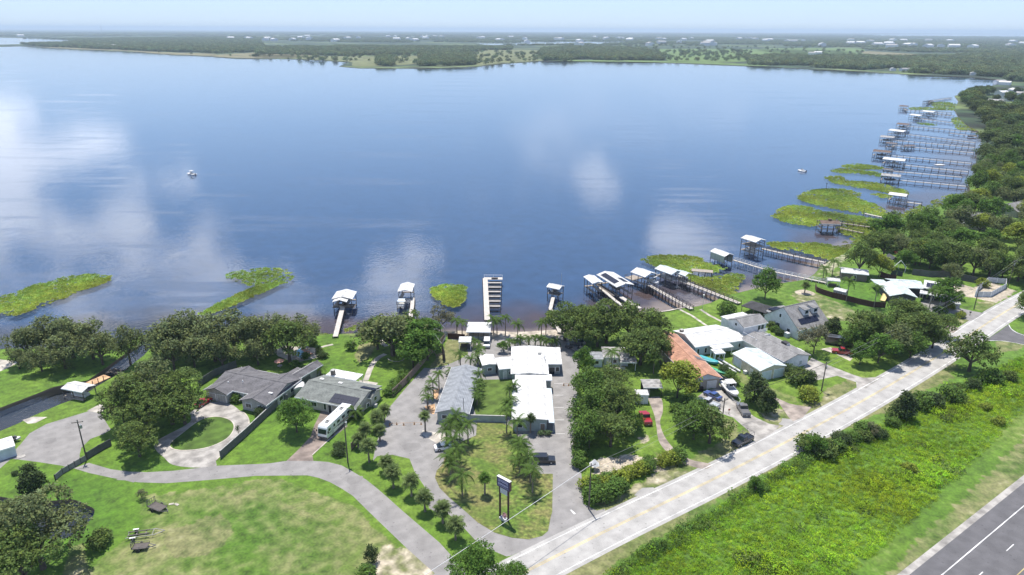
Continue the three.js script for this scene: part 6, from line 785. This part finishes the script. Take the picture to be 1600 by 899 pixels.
{ const c = [150.18,-318.68], r = -.06; dock('old brown-roofed boathouse in the reeds with twin walkways', c, r, [[[154.41,-317.71], [162.47,-308.76]], [[158.34,-327.74], [170.77,-319.22]]], 1.0, o => { boathouse(o, 9, 7, { eave: 2.9, rise: .9, roofM: M.brownShingle }); mesh('cupola', box(1.4, .9, 1.2, .4, 4.2, 0), M.brownShingle, o); }, { y: .6, rail: 1, step: 2.6, deckM: M.timber }); }
{ const p = [[180.29,-345.01],[185.01,-338.11],[189.56,-332.4]], o = thing('pier', 'short pale pier with a post among the reed islands', 'dock', p[0]); walkway(o, p.map(q => [q[0] - p[0][0], q[1] - p[0][1]]), 1.4, { y: .7, step: 3 }); mesh('marker_post', bar([-.6, -2, 0], [-.6, 3.4, 0], .12), M.oldTimber, o); }
{ const p = [187.38,-408.02], o = thing('marker_post', 'single channel marker post off the curved reed island', 'post', p); mesh('post', bar([0, -2.4, 0], [0, 3, 0], .13), M.oldTimber, o); mesh('marker_board', box(.6, .6, .08, 0, 3, 0), M.darkMetal, o); }
// the row of far docks: [roof centre px, walkway start, walkway end, roof, label]
const farDocks = [
  [[213.28,-376.31], [[215.67,-370.43], [221.09,-366.09]], 9, 6, M.white, 'pale-roofed open boat shelter beside the small reed patch'], [[237.32,-431.15], [[242.35,-430.1], [273.63,-412.35]], 11, 7, M.oldMetal, 'grey-roofed boathouse above the long reed island'], [[269.65,-489.23], [[273.13,-481.85], [303.09,-458.02]], 14, 9, M.white, 'big white flat-roofed boathouse beside the thin reed islands'], [[249.87,-458.82], [[253.01,-460.03], [287.85,-439.97]], 6, 5, M.oldTimber, 'low timber platform dock between the two big boathouses'], [[278.21,-523.55], [[283.65,-521.35], [324.98,-489.83]], 12, 9, M.brownShingle, 'brown-roofed boathouse standing furthest out of the dock row'], [[306.17,-564.23], [[312.35,-570.66], [355.22,-535.86]], 8, 5, M.brownShingle, 'low brown boat platform with a second platform along its walkway'], [[320.74,-599.41], [[324.87,-600.17], [372.43,-562.06]], 11, 8, M.oldMetal, 'open timber dock house beside the white-roofed one'], [[350.47,-638.95], [[356.16,-636.66], [388.97,-587.79]], 14, 10, M.white, 'white gabled boathouse in the cluster of parallel docks'], [[380.81,-687.04], [[389.39,-693.24], [429.51,-650.15]], 11, 9, M.brownShingle, 'dark dock house behind the white gabled boathouse'], [[435.74,-763.72], [[436.6,-755.82], [450.1,-721.08]], 13, 9, M.white, 'white-roofed boathouse in the far reed shallows'], [[469.5,-800.05], [[476.8,-802.29], [487.02,-782.95]], 14, 9, M.white, 'white-roofed boathouse on the second dock from the last'], [[472.44,-860.04], [[465.79,-840.52], [500.39,-809.44]], 9, 8, M.brownShingle, 'red-brown gazebo dock at the tip of a far walkway'], [[538.51,-924.83], [[565.8,-963.3], [616.96,-1005.78]], 13, 9, M.darkShingle, 'dark-roofed boathouse by the last wooded point']];
for (const [c, w, L, W, m, label] of farDocks) { const r = ang(w[0], w[1]); dock(label, c, r, [[c, ...w]], 1.6, o => { boathouse(o, L, W, { eave: L < 7 ? 2 : 3.4, rise: L < 9 ? .5 : .9, roofM: m }); }, { y: .7, rail: 1, step: 4.5 }); if (L > 10) boat('boat on a lift inside the ' + label.split(' ').slice(0, 6).join(' '), c, r, .3, { top: false, m: L > 12 ? M.white : M.darkMetal, name: 'lifted_boat' }); }
{ const c = [318.68,-561.84], o = thing('boat_platform', 'second low platform on the brown platform dock', 'dock', c, 0); boathouse(o, 9, 5, { eave: 2, rise: .4, roofM: M.brownShingle }); }
{ const p = [[401.41,-645.85],[408.17,-634.43],[412.36,-622.68]], o = thing('pier', 'short low walkway among the parallel far docks', 'dock', p[0]); walkway(o, p.map(q => [q[0] - p[0][0], q[1] - p[0][1]]), 1.6, { y: .7, step: 4.5 }); }
{ const p = [301.76,-488.68], o = thing('swim_raft', 'white swim raft floating between the dock walkways', 'raft', p, .1, null, WL); mesh('deck', box(6, .3, 4, 0, .3, 0), M.white, o); mesh('float', box(5, .3, 3, 0, 0, 0), M.oldTimber, o); }
{ const p = [411.4,-627.22], o = thing('beached_boat', 'upturned boat on the sand by the dock landing', 'boat', p, .1); hull(8, 3, 1.2, M.oldTimber, 'hull', o); }
// boats on the lake
boat('white motor boat out on the open lake', [-206.95,-442.84], 2.6, WL - .2, { L: 7.5, W: 2.8 }); boat('white boat cruising past the reed islands', [194.38,-462.99], 2.2, WL - .2, { L: 6, W: 2.3, top: false, name: 'cruising_boat' });
// canal landing stage and debris
{ const p = [[-111.19,-161.56],[-108.94,-166.05]], o = thing('landing_stage', 'orange timber landing stage across the canal', 'dock', p[0]); const q = [p[1][0] - p[0][0], p[1][1] - p[0][1]]; mesh('deck', beam([0, .12, 0], [q[0], .12, q[1]], 3.0, .16), M.orange, o); for (const t of [.1, .4, .7]) mesh('post', box(.14, 1.8, .14, q[0] * t + 1.2, .6, q[1] * t + 1.2), M.oldTimber, o); }
{ const o = thing('debris_pile', 'heap of branches and scrap beside the canal', 'debris', [-107.32,-167.8]), q = rng(13); for (let k = 0; k < 26; k++) mesh('branch', beam([(q() - .5) * 6, q() * 1.2, (q() - .5) * 3], [(q() - .5) * 6, q() * .9, (q() - .5) * 3], .18, .14), k % 3 ? M.oldTimber : M.bark, o); }

// ---------------------------------------------------------------- vehicles
const paint = (r, g, b) => new THREE.MeshPhysicalMaterial({ color: lin(r, g, b), roughness: .35, metalness: .1, clearcoat: 1, clearcoatRoughness: .08 });
const PT = { black: paint(.012, .013, .016), white: paint(.75, .75, .75), silver: paint(.42, .43, .44), red: paint(.32, .015, .02), blue: paint(.05, .09, .26), grey: paint(.16, .16, .165), charcoal: paint(.05, .05, .055) };
const profile = (pts, W, m, name, o, bev = .06) => { const s = new THREE.Shape(pts.map(p => new THREE.Vector2(...p))); const g = new THREE.ExtrudeGeometry(s, { depth: W - 2 * bev, bevelEnabled: true, bevelSize: bev, bevelThickness: bev, bevelSegments: 2 }); g.translate(0, 0, -(W - 2 * bev) / 2); return mesh(name, g, m, o); };
const lampW = mat([.8, .8, .75], .2), lampR = mat([.4, .02, .02], .3);
function car(kind, label, [x, z], turn, m, group) { // front +x
  const S = { suv: [4.7, 1.9, 1.8], pickup: [5.6, 2.0, 1.85], sedan: [4.6, 1.82, 1.42], van: [5.0, 1.95, 1.85] }[kind], [L, W, Hh] = S, f = L / 2, o = thing({ suv: 'off_roader', pickup: 'pickup_truck', sedan: 'car', van: 'van' }[kind], label, { suv: 'car', pickup: 'pickup', sedan: 'car', van: 'van' }[kind], [x, z], turn, group, .035);
  const belt = kind === 'sedan' ? .88 : 1.02, hood = belt;
  profile([[-f, .35], [f - .05, .35], [f, .6], [f - .08, hood - .08], [f * .42, hood], [-f + .05, belt], [-f, belt - .1]], W, m, 'body', o);
  const cab = { suv: [[f * .38, belt], [f * .22, Hh - .06], [-f + .25, Hh - .04], [-f + .06, belt]], pickup: [[f * .42, belt], [f * .24, Hh - .05], [-f * .16, Hh - .05], [-f * .22, belt]], sedan: [[f * .42, belt], [f * .1, Hh - .05], [-f * .42, Hh - .06], [-f * .8, belt]], van: [[f * .62, belt], [f * .4, Hh - .06], [-f + .2, Hh - .04], [-f + .04, belt]] }[kind];
  const c = profile(cab, W - .14, M.glass, 'glasshouse', o, .05); const rx0 = cab[2][0] + .1, rx1 = cab[1][0] - .05; mesh('roof_panel', box(rx1 - rx0 + .1, .08, W - .2, (rx0 + rx1) / 2, Hh - .0, 0), m, c); for (const s of [-1, 1]) for (const t of kind === 'pickup' ? [.5] : [.33, .68]) mesh('pillar', box(.1, Hh - belt, .03, lerp(rx0, rx1, t), (Hh + belt) / 2, s * (W / 2 - .05)), m, c);
  if (kind === 'pickup') { const b = mesh('cargo_bed', box(L * .34, .06, W - .3, -f + L * .19, belt - .42 + .43, 0), M.darkMetal, o); mesh('bed_side', [box(L * .36, .22, .09, -f + L * .19, belt + .08, W / 2 - .1), box(L * .36, .22, .09, -f + L * .19, belt + .08, -W / 2 + .1), box(.08, .22, W - .2, -f + .06, belt + .08, 0)], m, b); }
  for (const a of [f * .62, -f * .6]) for (const s of [-1, 1]) { const w = mesh('wheel', new THREE.CylinderGeometry(.36, .36, .24, 16).rotateX(Math.PI / 2).translate(a, .36, s * (W / 2 - .1)), M.tyre, o); mesh('rim', new THREE.CylinderGeometry(.2, .2, .02, 12).rotateX(Math.PI / 2).translate(a, .36, s * (W / 2 + .03)), M.metal, w); }
  for (const s of [-1, 1]) { mesh('headlight', box(.06, .18, .4, f - .02, .75, s * (W / 2 - .3)), lampW, o); mesh('tail_light', box(.06, .26, .18, -f, .82, s * (W / 2 - .16)), lampR, o); mesh('mirror', box(.14, .14, .2, f * .34, belt + .1, s * (W / 2 + .08)), m, o); }
  mesh('bumper', [box(.12, .2, W - .1, f + .02, .45, 0), box(.12, .2, W - .1, -f - .02, .45, 0)], M.darkMetal, o); mesh('licence_plate', box(.02, .14, .34, -f - .09, .5, 0), M.white, o); return o;
}
car('suv', 'black off-roader parked on the pad beside the palm row', [7.19,-127.59], 0, PT.black);
car('van', 'white van parked before the beach pavilion', [-7.39,-186.68], -Math.PI / 2, PT.white);
car('sedan', 'white car nosing out from under the drive palms', [-14.92,-132.51], .3, PT.white);
car('pickup', 'dark red pickup on the grass beside the sandy track', [32.25,-144.92], Math.PI / 2 + .08, PT.red);
car('pickup', 'silver pickup on the concrete drive of the orange-roofed house', [49.32,-152.22], 2.35, PT.silver);
car('sedan', 'dark blue car beside the silver pickup on the drive', [51.49,-156.28], 2.25, PT.blue);
car('pickup', 'grey pickup parked beside the boat trailer', [57.08,-149.19], Math.PI / 2, PT.grey);
const blackTruck = car('pickup', 'black pickup with a ladder rack on the road verge', [52.7,-135.5], 3.75, PT.black);
mesh('ladder_rack', [[-2.7, -.95], [-2.7, .95], [-1, -.95], [-1, .95]].map(([a, b]) => bar([a, 1, b], [a, 2.3, b], .04)).concat([[-2.7, -1], [-1, -1]].map(([a]) => bar([a, 2.3, -.95], [a, 2.3, .95], .04)), [-.95, .95].map(b => bar([-2.8, 2.3, b], [.8, 2.3, b], .04))), M.darkMetal, blackTruck);
car('pickup', 'bright red pickup on the drive beside the dark trailer', [96.27,-182.23], 2.8, PT.red);
car('sedan', 'silver car shaded under the tall oaks', [19.86,-188.46], 2.3, PT.silver); car('van', 'dark van shaded under the tall oaks', [18.38,-185.04], 2.9, PT.charcoal); car('sedan', 'grey car at the trunk of the tall oaks', [20.06,-183.13], 2.9, PT.grey);
car('sedan', 'red car by the garage of the ranch house', [-76.99,-151.6], 1.2, PT.red);
{ // motorhome
  const f = [-42.94,-136.28], b = [-39.79,-146.02], o = thing('motorhome', 'white motorhome with dark stripes on the stained driveway', 'motorhome', [(f[0] + b[0]) / 2, (f[1] + b[1]) / 2], ang(b, f), null, .04), L = 11, W = 2.5;
  profile([[-5.5, .5], [5.3, .5], [5.5, .9], [5.45, 1.5], [5.2, 2.9], [4.9, 3.25], [-5.4, 3.25], [-5.5, 3.1]], W, PT.white, 'body', o, .1);
  mesh('windscreen', box(.08, 1.15, 2.1, 5.47, 2.05, 0, 0, 0, .18), M.glass, o); for (const s of [-1, 1]) { for (const [x, w] of [[4.4, .9], [2.6, 1.2], [.6, 1.2], [-1.6, 1.2], [-3.8, 1.0]]) mesh('side_window', box(w, .65, .04, x, 2.25, s * (W / 2 + .01)), M.glass, o); mesh('stripe', [box(9.6, .14, .02, -.2, 1.45, s * (W / 2 + .012)), box(6, .2, .02, -2, 1.12, s * (W / 2 + .014), 0, 0, .05)], M.darkMetal, o); mesh('mirror', box(.15, .5, .3, 5.4, 2.1, s * (W / 2 + .3)), M.black, o); mesh('headlight', box(.05, .2, .4, 5.52, 1.0, s * .85), lampW, o); for (const a of [3.4, -2.6]) mesh('wheel', new THREE.CylinderGeometry(.48, .48, .3, 16).rotateX(Math.PI / 2).translate(a, .48, s * (W / 2 - .16)), M.tyre, o); }
  for (const x of [3.2, -3]) { const a = mesh('roof_air_conditioner', box(1, .3, .75, x, 3.42, 0), M.greyWall, o); mesh('grille', box(.5, .04, .5, x, 3.6, 0), M.dark, a); } mesh('roof_vent', box(.5, .14, .4, -1.6, 3.33, .4), M.oldMetal, o); mesh('bumper', box(.2, .35, 2.3, 5.5, .55, 0), M.darkMetal, o); mesh('door', box(.8, 2, .03, 3.2, 1.6, -W / 2 - .02), M.white, o);
}
{ // centre console boat on its trailer
  const a = [55.85,-161.98], b = [56.95,-154.42], t = ang(a, b), c = [(a[0] + b[0]) / 2, (a[1] + b[1]) / 2]; boat('white centre-console boat with T-top on a trailer', c, t, .75, { L: 8, W: 2.6, name: 'console_boat' });
  const o = thing('boat_trailer', 'galvanised trailer under the white centre-console boat', 'trailer', c, t); mesh('frame', [box(8, .12, .12, .4, .6, .9), box(8, .12, .12, .4, .6, -.9), box(.12, .12, 2, -2, .6, 0), box(.12, .12, 2, 2, .6, 0), beam([4.4, .6, .9], [5.6, .6, 0], .12, .12), beam([4.4, .6, -.9], [5.6, .6, 0], .12, .12)], M.metal, o); for (const x of [-.6, -1.6]) for (const s of [-1, 1]) mesh('wheel', new THREE.CylinderGeometry(.33, .33, .22, 14).rotateX(Math.PI / 2).translate(x, .33, s * 1.2), M.tyre, o);
}
function wheelPair(o, x, w) { for (const s of [-1, 1]) mesh('wheel', new THREE.CylinderGeometry(.33, .33, .2, 14).rotateX(Math.PI / 2).translate(x, .33, s * w), M.tyre, o); }
function flatbed(label, [x, z], turn, L, W, gate) { const o = thing('utility_trailer', label, 'trailer', [x, z], turn); mesh('bed', box(L, .1, W, 0, .6, 0), M.oldTimber, o); mesh('side_rail', [box(L, .06, .06, 0, .95, W / 2), box(L, .06, .06, 0, .95, -W / 2), ...[-1, 0, 1].flatMap(k => [-1, 1].map(s => box(.06, .4, .06, k * L * .48, .76, s * W / 2)))], M.darkMetal, o); mesh('drawbar', [beam([L / 2, .5, W / 3], [L / 2 + 1.3, .5, 0], .1, .1), beam([L / 2, .5, -W / 3], [L / 2 + 1.3, .5, 0], .1, .1)], M.darkMetal, o); if (gate) mesh('ramp_gate', [box(.06, 1.3, .06, -L / 2, 1.2, W / 2), box(.06, 1.3, .06, -L / 2, 1.2, -W / 2), ...[0, 1, 2, 3].map(k => box(.05, 1.3, .05, -L / 2, 1.2, (k - 1.5) * W / 4)), box(.06, .06, W, -L / 2, 1.85, 0), box(.06, .06, W, -L / 2, 1.2, 0)], M.darkMetal, o); wheelPair(o, -.2, W / 2 + .15); return o; }
flatbed('dark utility trailer with an upright ramp gate on the meadow', [-68.98,-111.35], -.45, 3.4, 1.9, true); flatbed('small flatbed trailer next to the empty boat trailer', [-66.68,-100.35], .15, 2.6, 1.6, true);
{ const o = thing('empty_boat_trailer', 'empty white boat trailer frame on the meadow', 'trailer', [-68.04,-103.74], .22); mesh('frame', [box(4.8, .1, .1, -.3, .55, .85), box(4.8, .1, .1, -.3, .55, -.85), beam([2.1, .55, .85], [3.8, .55, 0], .1, .1), beam([2.1, .55, -.85], [3.8, .55, 0], .1, .1), ...[-2.4, -1, .6, 1.8].map(x => box(.1, .1, 1.7, x, .55, 0))], M.oldMetal, o); for (const s of [-1, 1]) mesh('bunk', box(3.6, .12, .2, -.6, .78, s * .5), M.oldTimber, o); wheelPair(o, -1.4, 1.15); mesh('fender', [box(1, .08, .26, -1.4, .75, 1.2), box(1, .08, .26, -1.4, .75, -1.2)], M.trim, o); }
{ const o = thing('paver_stack', 'few pale slabs lying by the ramp trailer', 'slabs', [-66.39,-112.77]); mesh('slab', box(.9, .1, .5, -.6, .08, 0, .3), M.paleConcrete, o); mesh('slab', box(1, .1, .5, .5, .08, .1, -.5), M.paleConcrete, o); }
for (const [k, p] of [[-113.29,-133.8],[-112.75,-134.55]].entries()) { const o = thing('jet_ski', ['dark jet ski on the court beside its white twin', 'white jet ski on the court beside its dark twin'][k], 'jet ski', p, .4, null, .3); hull(2.9, 1.15, .6, k ? M.white : M.black, 'hull', o); mesh('seat', box(1.2, .4, .45, -.4, .85, 0), k ? M.black : M.white, o); mesh('handlebar', [box(.1, .1, .8, .35, 1.15, 0), box(.5, .3, .4, .5, .9, 0)], M.darkMetal, o); }
{ const o = thing('dark_trailer', 'long dark enclosed trailer beside the dormer house', 'trailer', [97.55,-188.54], -.35); mesh('body', box(7, 2.1, 2.4, 0, 1.5, 0), PT.charcoal, o); mesh('roof_rail', [box(6.6, .08, .1, 0, 2.6, .9), box(6.6, .08, .1, 0, 2.6, -.9)], M.metal, o); wheelPair(o, -.5, 1.2); wheelPair(o, .5, 1.2); mesh('drawbar', box(1.4, .12, .12, 4.1, .5, 0), M.darkMetal, o); }
// kayaks and pontoon tubes along the hedge
for (const [k, m] of [[0, M.teal], [1, M.green]]) { const a = [[55.63,-176.04], [57.05,-169.86]][k], o = thing('covered_boat', ['turquoise covered boat in the yard behind the slatted fence', 'green canoe in the yard behind the slatted fence'][k], 'boat', a, -.75); hull(k ? 5 : 6.2, k ? 1.1 : 1.9, k ? .6 : 1.1, m, 'hull', o); mesh('cover', box(k ? 3 : 4, .12, k ? .6 : 1.3, -.3, k ? .62 : 1.15, 0), m, o); }
{ const o = thing('covered_boat', 'small blue dinghy at the end of the slatted fence', 'boat', [56.09,-165.98], -.7); hull(2.8, 1.2, .6, M.blue, 'hull', o); mesh('cover', box(1.8, .1, .8, -.2, .62, 0), M.blue, o); }
{ const a = [58.5,-176.95], b = [61.72,-170.18], o = thing('bare_pontoon_boat', 'pair of bare white pontoon tubes on the grass', 'boat', [(a[0] + b[0]) / 2, (a[1] + b[1]) / 2], ang(a, b)); for (const s of [-1, 1]) mesh('pontoon', new THREE.CylinderGeometry(.3, .3, 9, 10).rotateZ(Math.PI / 2).translate(0, .45, s * .75), M.white, o); mesh('cross_member', [-3, 0, 3].map(x => box(.1, .1, 1.6, x, .8, 0)), M.metal, o); }

// ---------------------------------------------------------------- poles, wires, sign, small things
function utilityPole(label, [x, z], h, arm = 0, tf = false, wood = M.pole) { const o = thing('utility_pole', label, 'pole', [x, z], arm); mesh('post', bar([0, -.3, 0], [0, h, 0], .17, .11, 8), wood, o); mesh('crossarm', box(2.2, .12, .1, 0, h - .5, .14), wood, o); for (const k of [-1, 0, 1]) mesh('insulator', cyl(.05, .04, .2, k, h - .42, .14), M.metal, o); if (tf) mesh('transformer', [cyl(.25, .25, .8, .4, h - 2.1, 0, 10), cyl(.06, .06, .2, .4, h - 1.3, 0)], M.metal, o); return [x, h - .3, z]; }
const uA = utilityPole('leaning utility pole by the lane gate and court', [-92.22,-127.59], 10, .3, true), uB = utilityPole('tall utility pole between the motorhome and cabbage palms', [-35.38,-127.08], 11.2, .9, true), uC = utilityPole('utility pole beside the motel drive exit and hedge', [15.24,-111.86], 10.6, .6), uD = utilityPole('bare wooden pole in the grass by the black pickup', [49.92,-142.65], 7.4, .6), uE = utilityPole('utility pole on the triangular lawn by the main road', [80.89,-159.87], 8.4, .6, true), uF = utilityPole('utility pole on the lawn edge of the paved yard', [156.2,-216.77], 9.6, .6), uG = utilityPole('tall utility pole behind the white panel fence', [182.41,-238.74], 10.5, .6, true);
function wire(label, a, b, sag, m = M.wire, r = .025) { const A = new THREE.Vector3(...a), B = new THREE.Vector3(...b), mid = A.clone().lerp(B, .5); mid.y -= sag; tag(mesh('power_line', new THREE.TubeGeometry(new THREE.QuadraticBezierCurve3(A, mid, B), 24, r, 5), m), label, 'wire'); }
const off = (p, dx, dy, dz) => [p[0] + dx, p[1] + dy, p[2] + dz];
const uZ = [-60, 10.4, -38];
wire('pale overhead line sweeping across the lane to the motel exit pole', uC, uZ, 1.6, M.paleWire, .045);
wire('dark overhead line from the exit pole to the bare wooden pole', uC, uD, 1.2); wire('second dark line from the exit pole toward the bare pole', off(uC, .6, -.8, .4), off(uD, .6, -.5, .4), 1.4); wire('thick dark line between the bare pole and the triangular lawn pole', uD, uE, 1, M.dark, .05); wire('overhead line from the triangular lawn pole toward the yard pole', uE, uF, 1.2); wire('second line from the triangular lawn pole toward the yard pole', off(uE, .6, -.8, .3), off(uF, .6, -.8, .3), 1.3); wire('overhead line from the yard pole to the tall pole', uF, uG, .8); wire('second line from the yard pole to the tall pole', off(uF, .8, 0, .4), off(uG, .8, 0, .4), .8); wire('overhead line leaving the tall pole along the road', uG, [uG[0] + 50, 10.4, uG[2] - 42], 1); wire('service line from the tall pole toward the wood', off(uG, -.6, 0, 0), [uG[0] + 60, 10, uG[2] - 30], 1.2);
{ // pylon sign
  const a = [-1.89,-109.28], b = [-0.72,-108.27], o = thing('pylon_sign', 'tall purple pylon sign with white reader board on dark posts', 'sign', [(a[0] + b[0]) / 2, (a[1] + b[1]) / 2], ang(a, b)); const W = 3.2;
  for (const s of [-1, 1]) mesh('post', box(.28, 8, .28, s * 1.05, 4, 0), mat([.06, .03, .025], .8), o);
  const cv = document.createElement('canvas'); cv.width = 256; cv.height = 160; const c = cv.getContext('2d'); c.fillStyle = '#3f3b66'; c.fillRect(0, 0, 256, 160); c.strokeStyle = c.fillStyle = '#b9b6d2'; const q = rng(3); for (const [y, h, n, w] of [[22, 44, 5, 30], [88, 34, 7, 20]]) for (let i = 0; i < n; i++) { const x = 128 + (i - n / 2) * (w + 10) + 4; c.lineWidth = 7; c.strokeRect(x, y, w - 6, h * (.6 + .4 * q())); c.fillRect(x, y + h * .45, w - 6, 6); }
  c.fillRect(20, 136, 216, 5); const t = new THREE.CanvasTexture(cv); t.colorSpace = THREE.SRGBColorSpace;
  const panel = mesh('cabinet', [box(W, 2.1, .55, 0, 8.2, 0)], mat([.09, .035, .04], .6), o); mesh('cabinet_top', box(W + .04, .06, .62, 0, 9.28, 0), M.white, panel);
  for (const s of [1, -1]) { const f = new THREE.Mesh(new THREE.PlaneGeometry(W - .12, 1.95).rotateY(s > 0 ? 0 : Math.PI).translate(0, 8.2, s * .285), mat([1, 1, 1], .5, t)); f.name = 'sign_face'; f.castShadow = f.receiveShadow = true; panel.add(f); }
  mesh('reader_board', box(2.3, 1.3, .2, -.1, 6.45, 0), M.whiteFence, o); mesh('planter_box', box(1.6, .5, .8, 0, .25, .2), M.white, o); mesh('flower_clump', join(crown([[0, .7, 0, .6, .4, .4]], 120, .2, 8)), mat([.25, .12, .16], 1), o);
}
{ // cone and chain lines across the drives
  const line = (pts, label) => { const o = thing('chain_barrier', label, 'barrier', pts[0]), q = pts.map(p => [p[0] - pts[0][0], p[1] - pts[0][1]]); mesh('chain', beam([0, .55, 0], [q.at(-1)[0], .55, q.at(-1)[1]], .05, .05), M.orange, o); for (const [x, z] of q) mesh('cone', [cyl(.2, .05, .7, x, .04, z, 10), box(.45, .05, .45, x, .03, z)], M.orange, o); };
  line([[-28.81,-142.15],[-27.21,-142.42],[-25.52,-142.18],[-23.07,-142.61],[-21.44,-142.57]], 'orange cone and chain line across the motel drive'); line([[13.78,-162.08],[15.05,-161.96],[16.34,-162.1]], 'orange cone line across the motel parking lane');
}
{ const o = thing('patio_set', 'reddish patio umbrella and loungers beside the ranch house roof', 'furniture', [-64.12,-171.58]); mesh('canopy', cyl(1.4, .1, .7, 0, 2.1, 0, 8), mat([.55, .28, .2], .8), o); mesh('pole', bar([0, 0, 0], [0, 2.4, 0], .04), M.metal, o); mesh('table', cyl(.7, .7, .06, 0, .7, 0, 12), M.greyWall, o); }
for (const p of [[-60.14,-182.3],[-59.05,-181.14],[-57.89,-179.7]]) { const o = thing('sun_lounger', 'terracotta sun lounger on the pool terrace', 'lounger', p, .6, 'sun loungers by the pool'); mesh('bed', box(1.3, .12, .7, 0, .4, 0), mat([.6, .3, .2], .8), o); mesh('backrest', box(.8, .12, .7, -.85, .6, 0, 0, 0, -.6), mat([.6, .3, .2], .8), o); for (const s of [-1, 1]) mesh('leg', box(.06, .4, .06, s * .5, .2, .3), M.metal, o); }
for (const [p, l, m] of [[[157.31,-269.9], 'red beach umbrella behind the steep dark shelter', M.fabricRed], [[171.2,-269.16], 'red umbrella behind the yellow-green trees', M.fabricRed]]) { const o = thing('parasol', l, 'umbrella', p); mesh('canopy', cyl(1.8, .1, .8, 0, 3.4, 0, 8), m, o); mesh('pole', bar([0, 0, 0], [0, 4.1, 0], .05), M.trim, o); }
{ const o = thing('play_slide', 'yellow play slide beside the teal-roofed house', 'slide', [129.75,-224.9], .9); mesh('chute', box(4, .12, 1.6, 0, 1.1, 0, 0, 0, .35), M.yellow, o); mesh('frame', [box(.1, 1.8, .1, 1.6, .9, .6), box(.1, 1.8, .1, 1.6, .9, -.6)], M.timber, o); mesh('side', [box(4, .3, .06, 0, 1.25, .8, 0, 0, .35), box(4, .3, .06, 0, 1.25, -.8, 0, 0, .35)], M.yellow, o); }
for (const [i, p] of [[149.36,-212.45],[151.45,-211.34]].entries()) { const o = thing('letterbox', ['black letterbox on the verge of the paved yard', 'second dark letterbox nearer the road by the paved yard'][i], 'letterbox', p); mesh('post', box(.12, 1.1, .12, 0, .55, 0), M.oldTimber, o); mesh('box', box(.5, .4, .3, 0, 1.25, 0), M.black, o); }
{ const o = thing('small_sign', 'tiny red roadside sign near the bare wooden pole', 'sign', [53.2,-147.89]); mesh('post', box(.08, 1.4, .08, 0, .7, 0), M.oldTimber, o); mesh('board', box(.5, .5, .05, 0, 1.3, 0), mat([.5, .2, .15], .7), o); }
{ const o = thing('cypress_post', 'thin dark cypress on the circular drive edge', 'tree', [-63,-137.66]); mesh('trunk', cyl(.05, .04, .5, 0, 0, 0), M.bark, o); mesh('crown', crown([[0, 1.4, 0, .3, 1.3, .3]], 240, .18, 5), LM.dark, o); }
{ const o = thing('garden_canopy', 'white conical canopy at the corner of the roadside hedge', 'canopy', [17.73,-124.91]); mesh('canopy', cyl(1.2, .05, 1.3, 0, 1.3, 0, 6), M.white, o); mesh('pole', bar([0, 0, 0], [0, 2.6, 0], .05), M.metal, o); }
{ const o = thing('street_lamp', 'slim lamp post at the foot of the white railed jetty', 'lamp post', [64.04,-215.4]); mesh('post', bar([0, 0, 0], [0, 5, 0], .08, .06), M.metal, o); mesh('lantern', cyl(.2, .26, .5, 0, 5, 0, 8), M.trim, o); }
{ const q = rng(19), spots = scatter([[18.23,-128.17],[25.84,-130.33],[31.33,-129.1],[29.85,-125.54],[24.19,-124.83],[18.16,-123.99]], .9, 3, 1.5).map(p => [p[0], .02, p[1], lerp(.06, .2, q()), q() * 6]); stuff('gravel', new THREE.IcosahedronGeometry(1, 0), mat([.55, .5, .46], .9), spots, 'pale gravel and shells on the bare patch by the road', 'gravel', true); }

scene.fog = new THREE.FogExp2(new THREE.Color().setRGB(.68, .84, 1), 0.00007);
renderer.render(scene, camera);
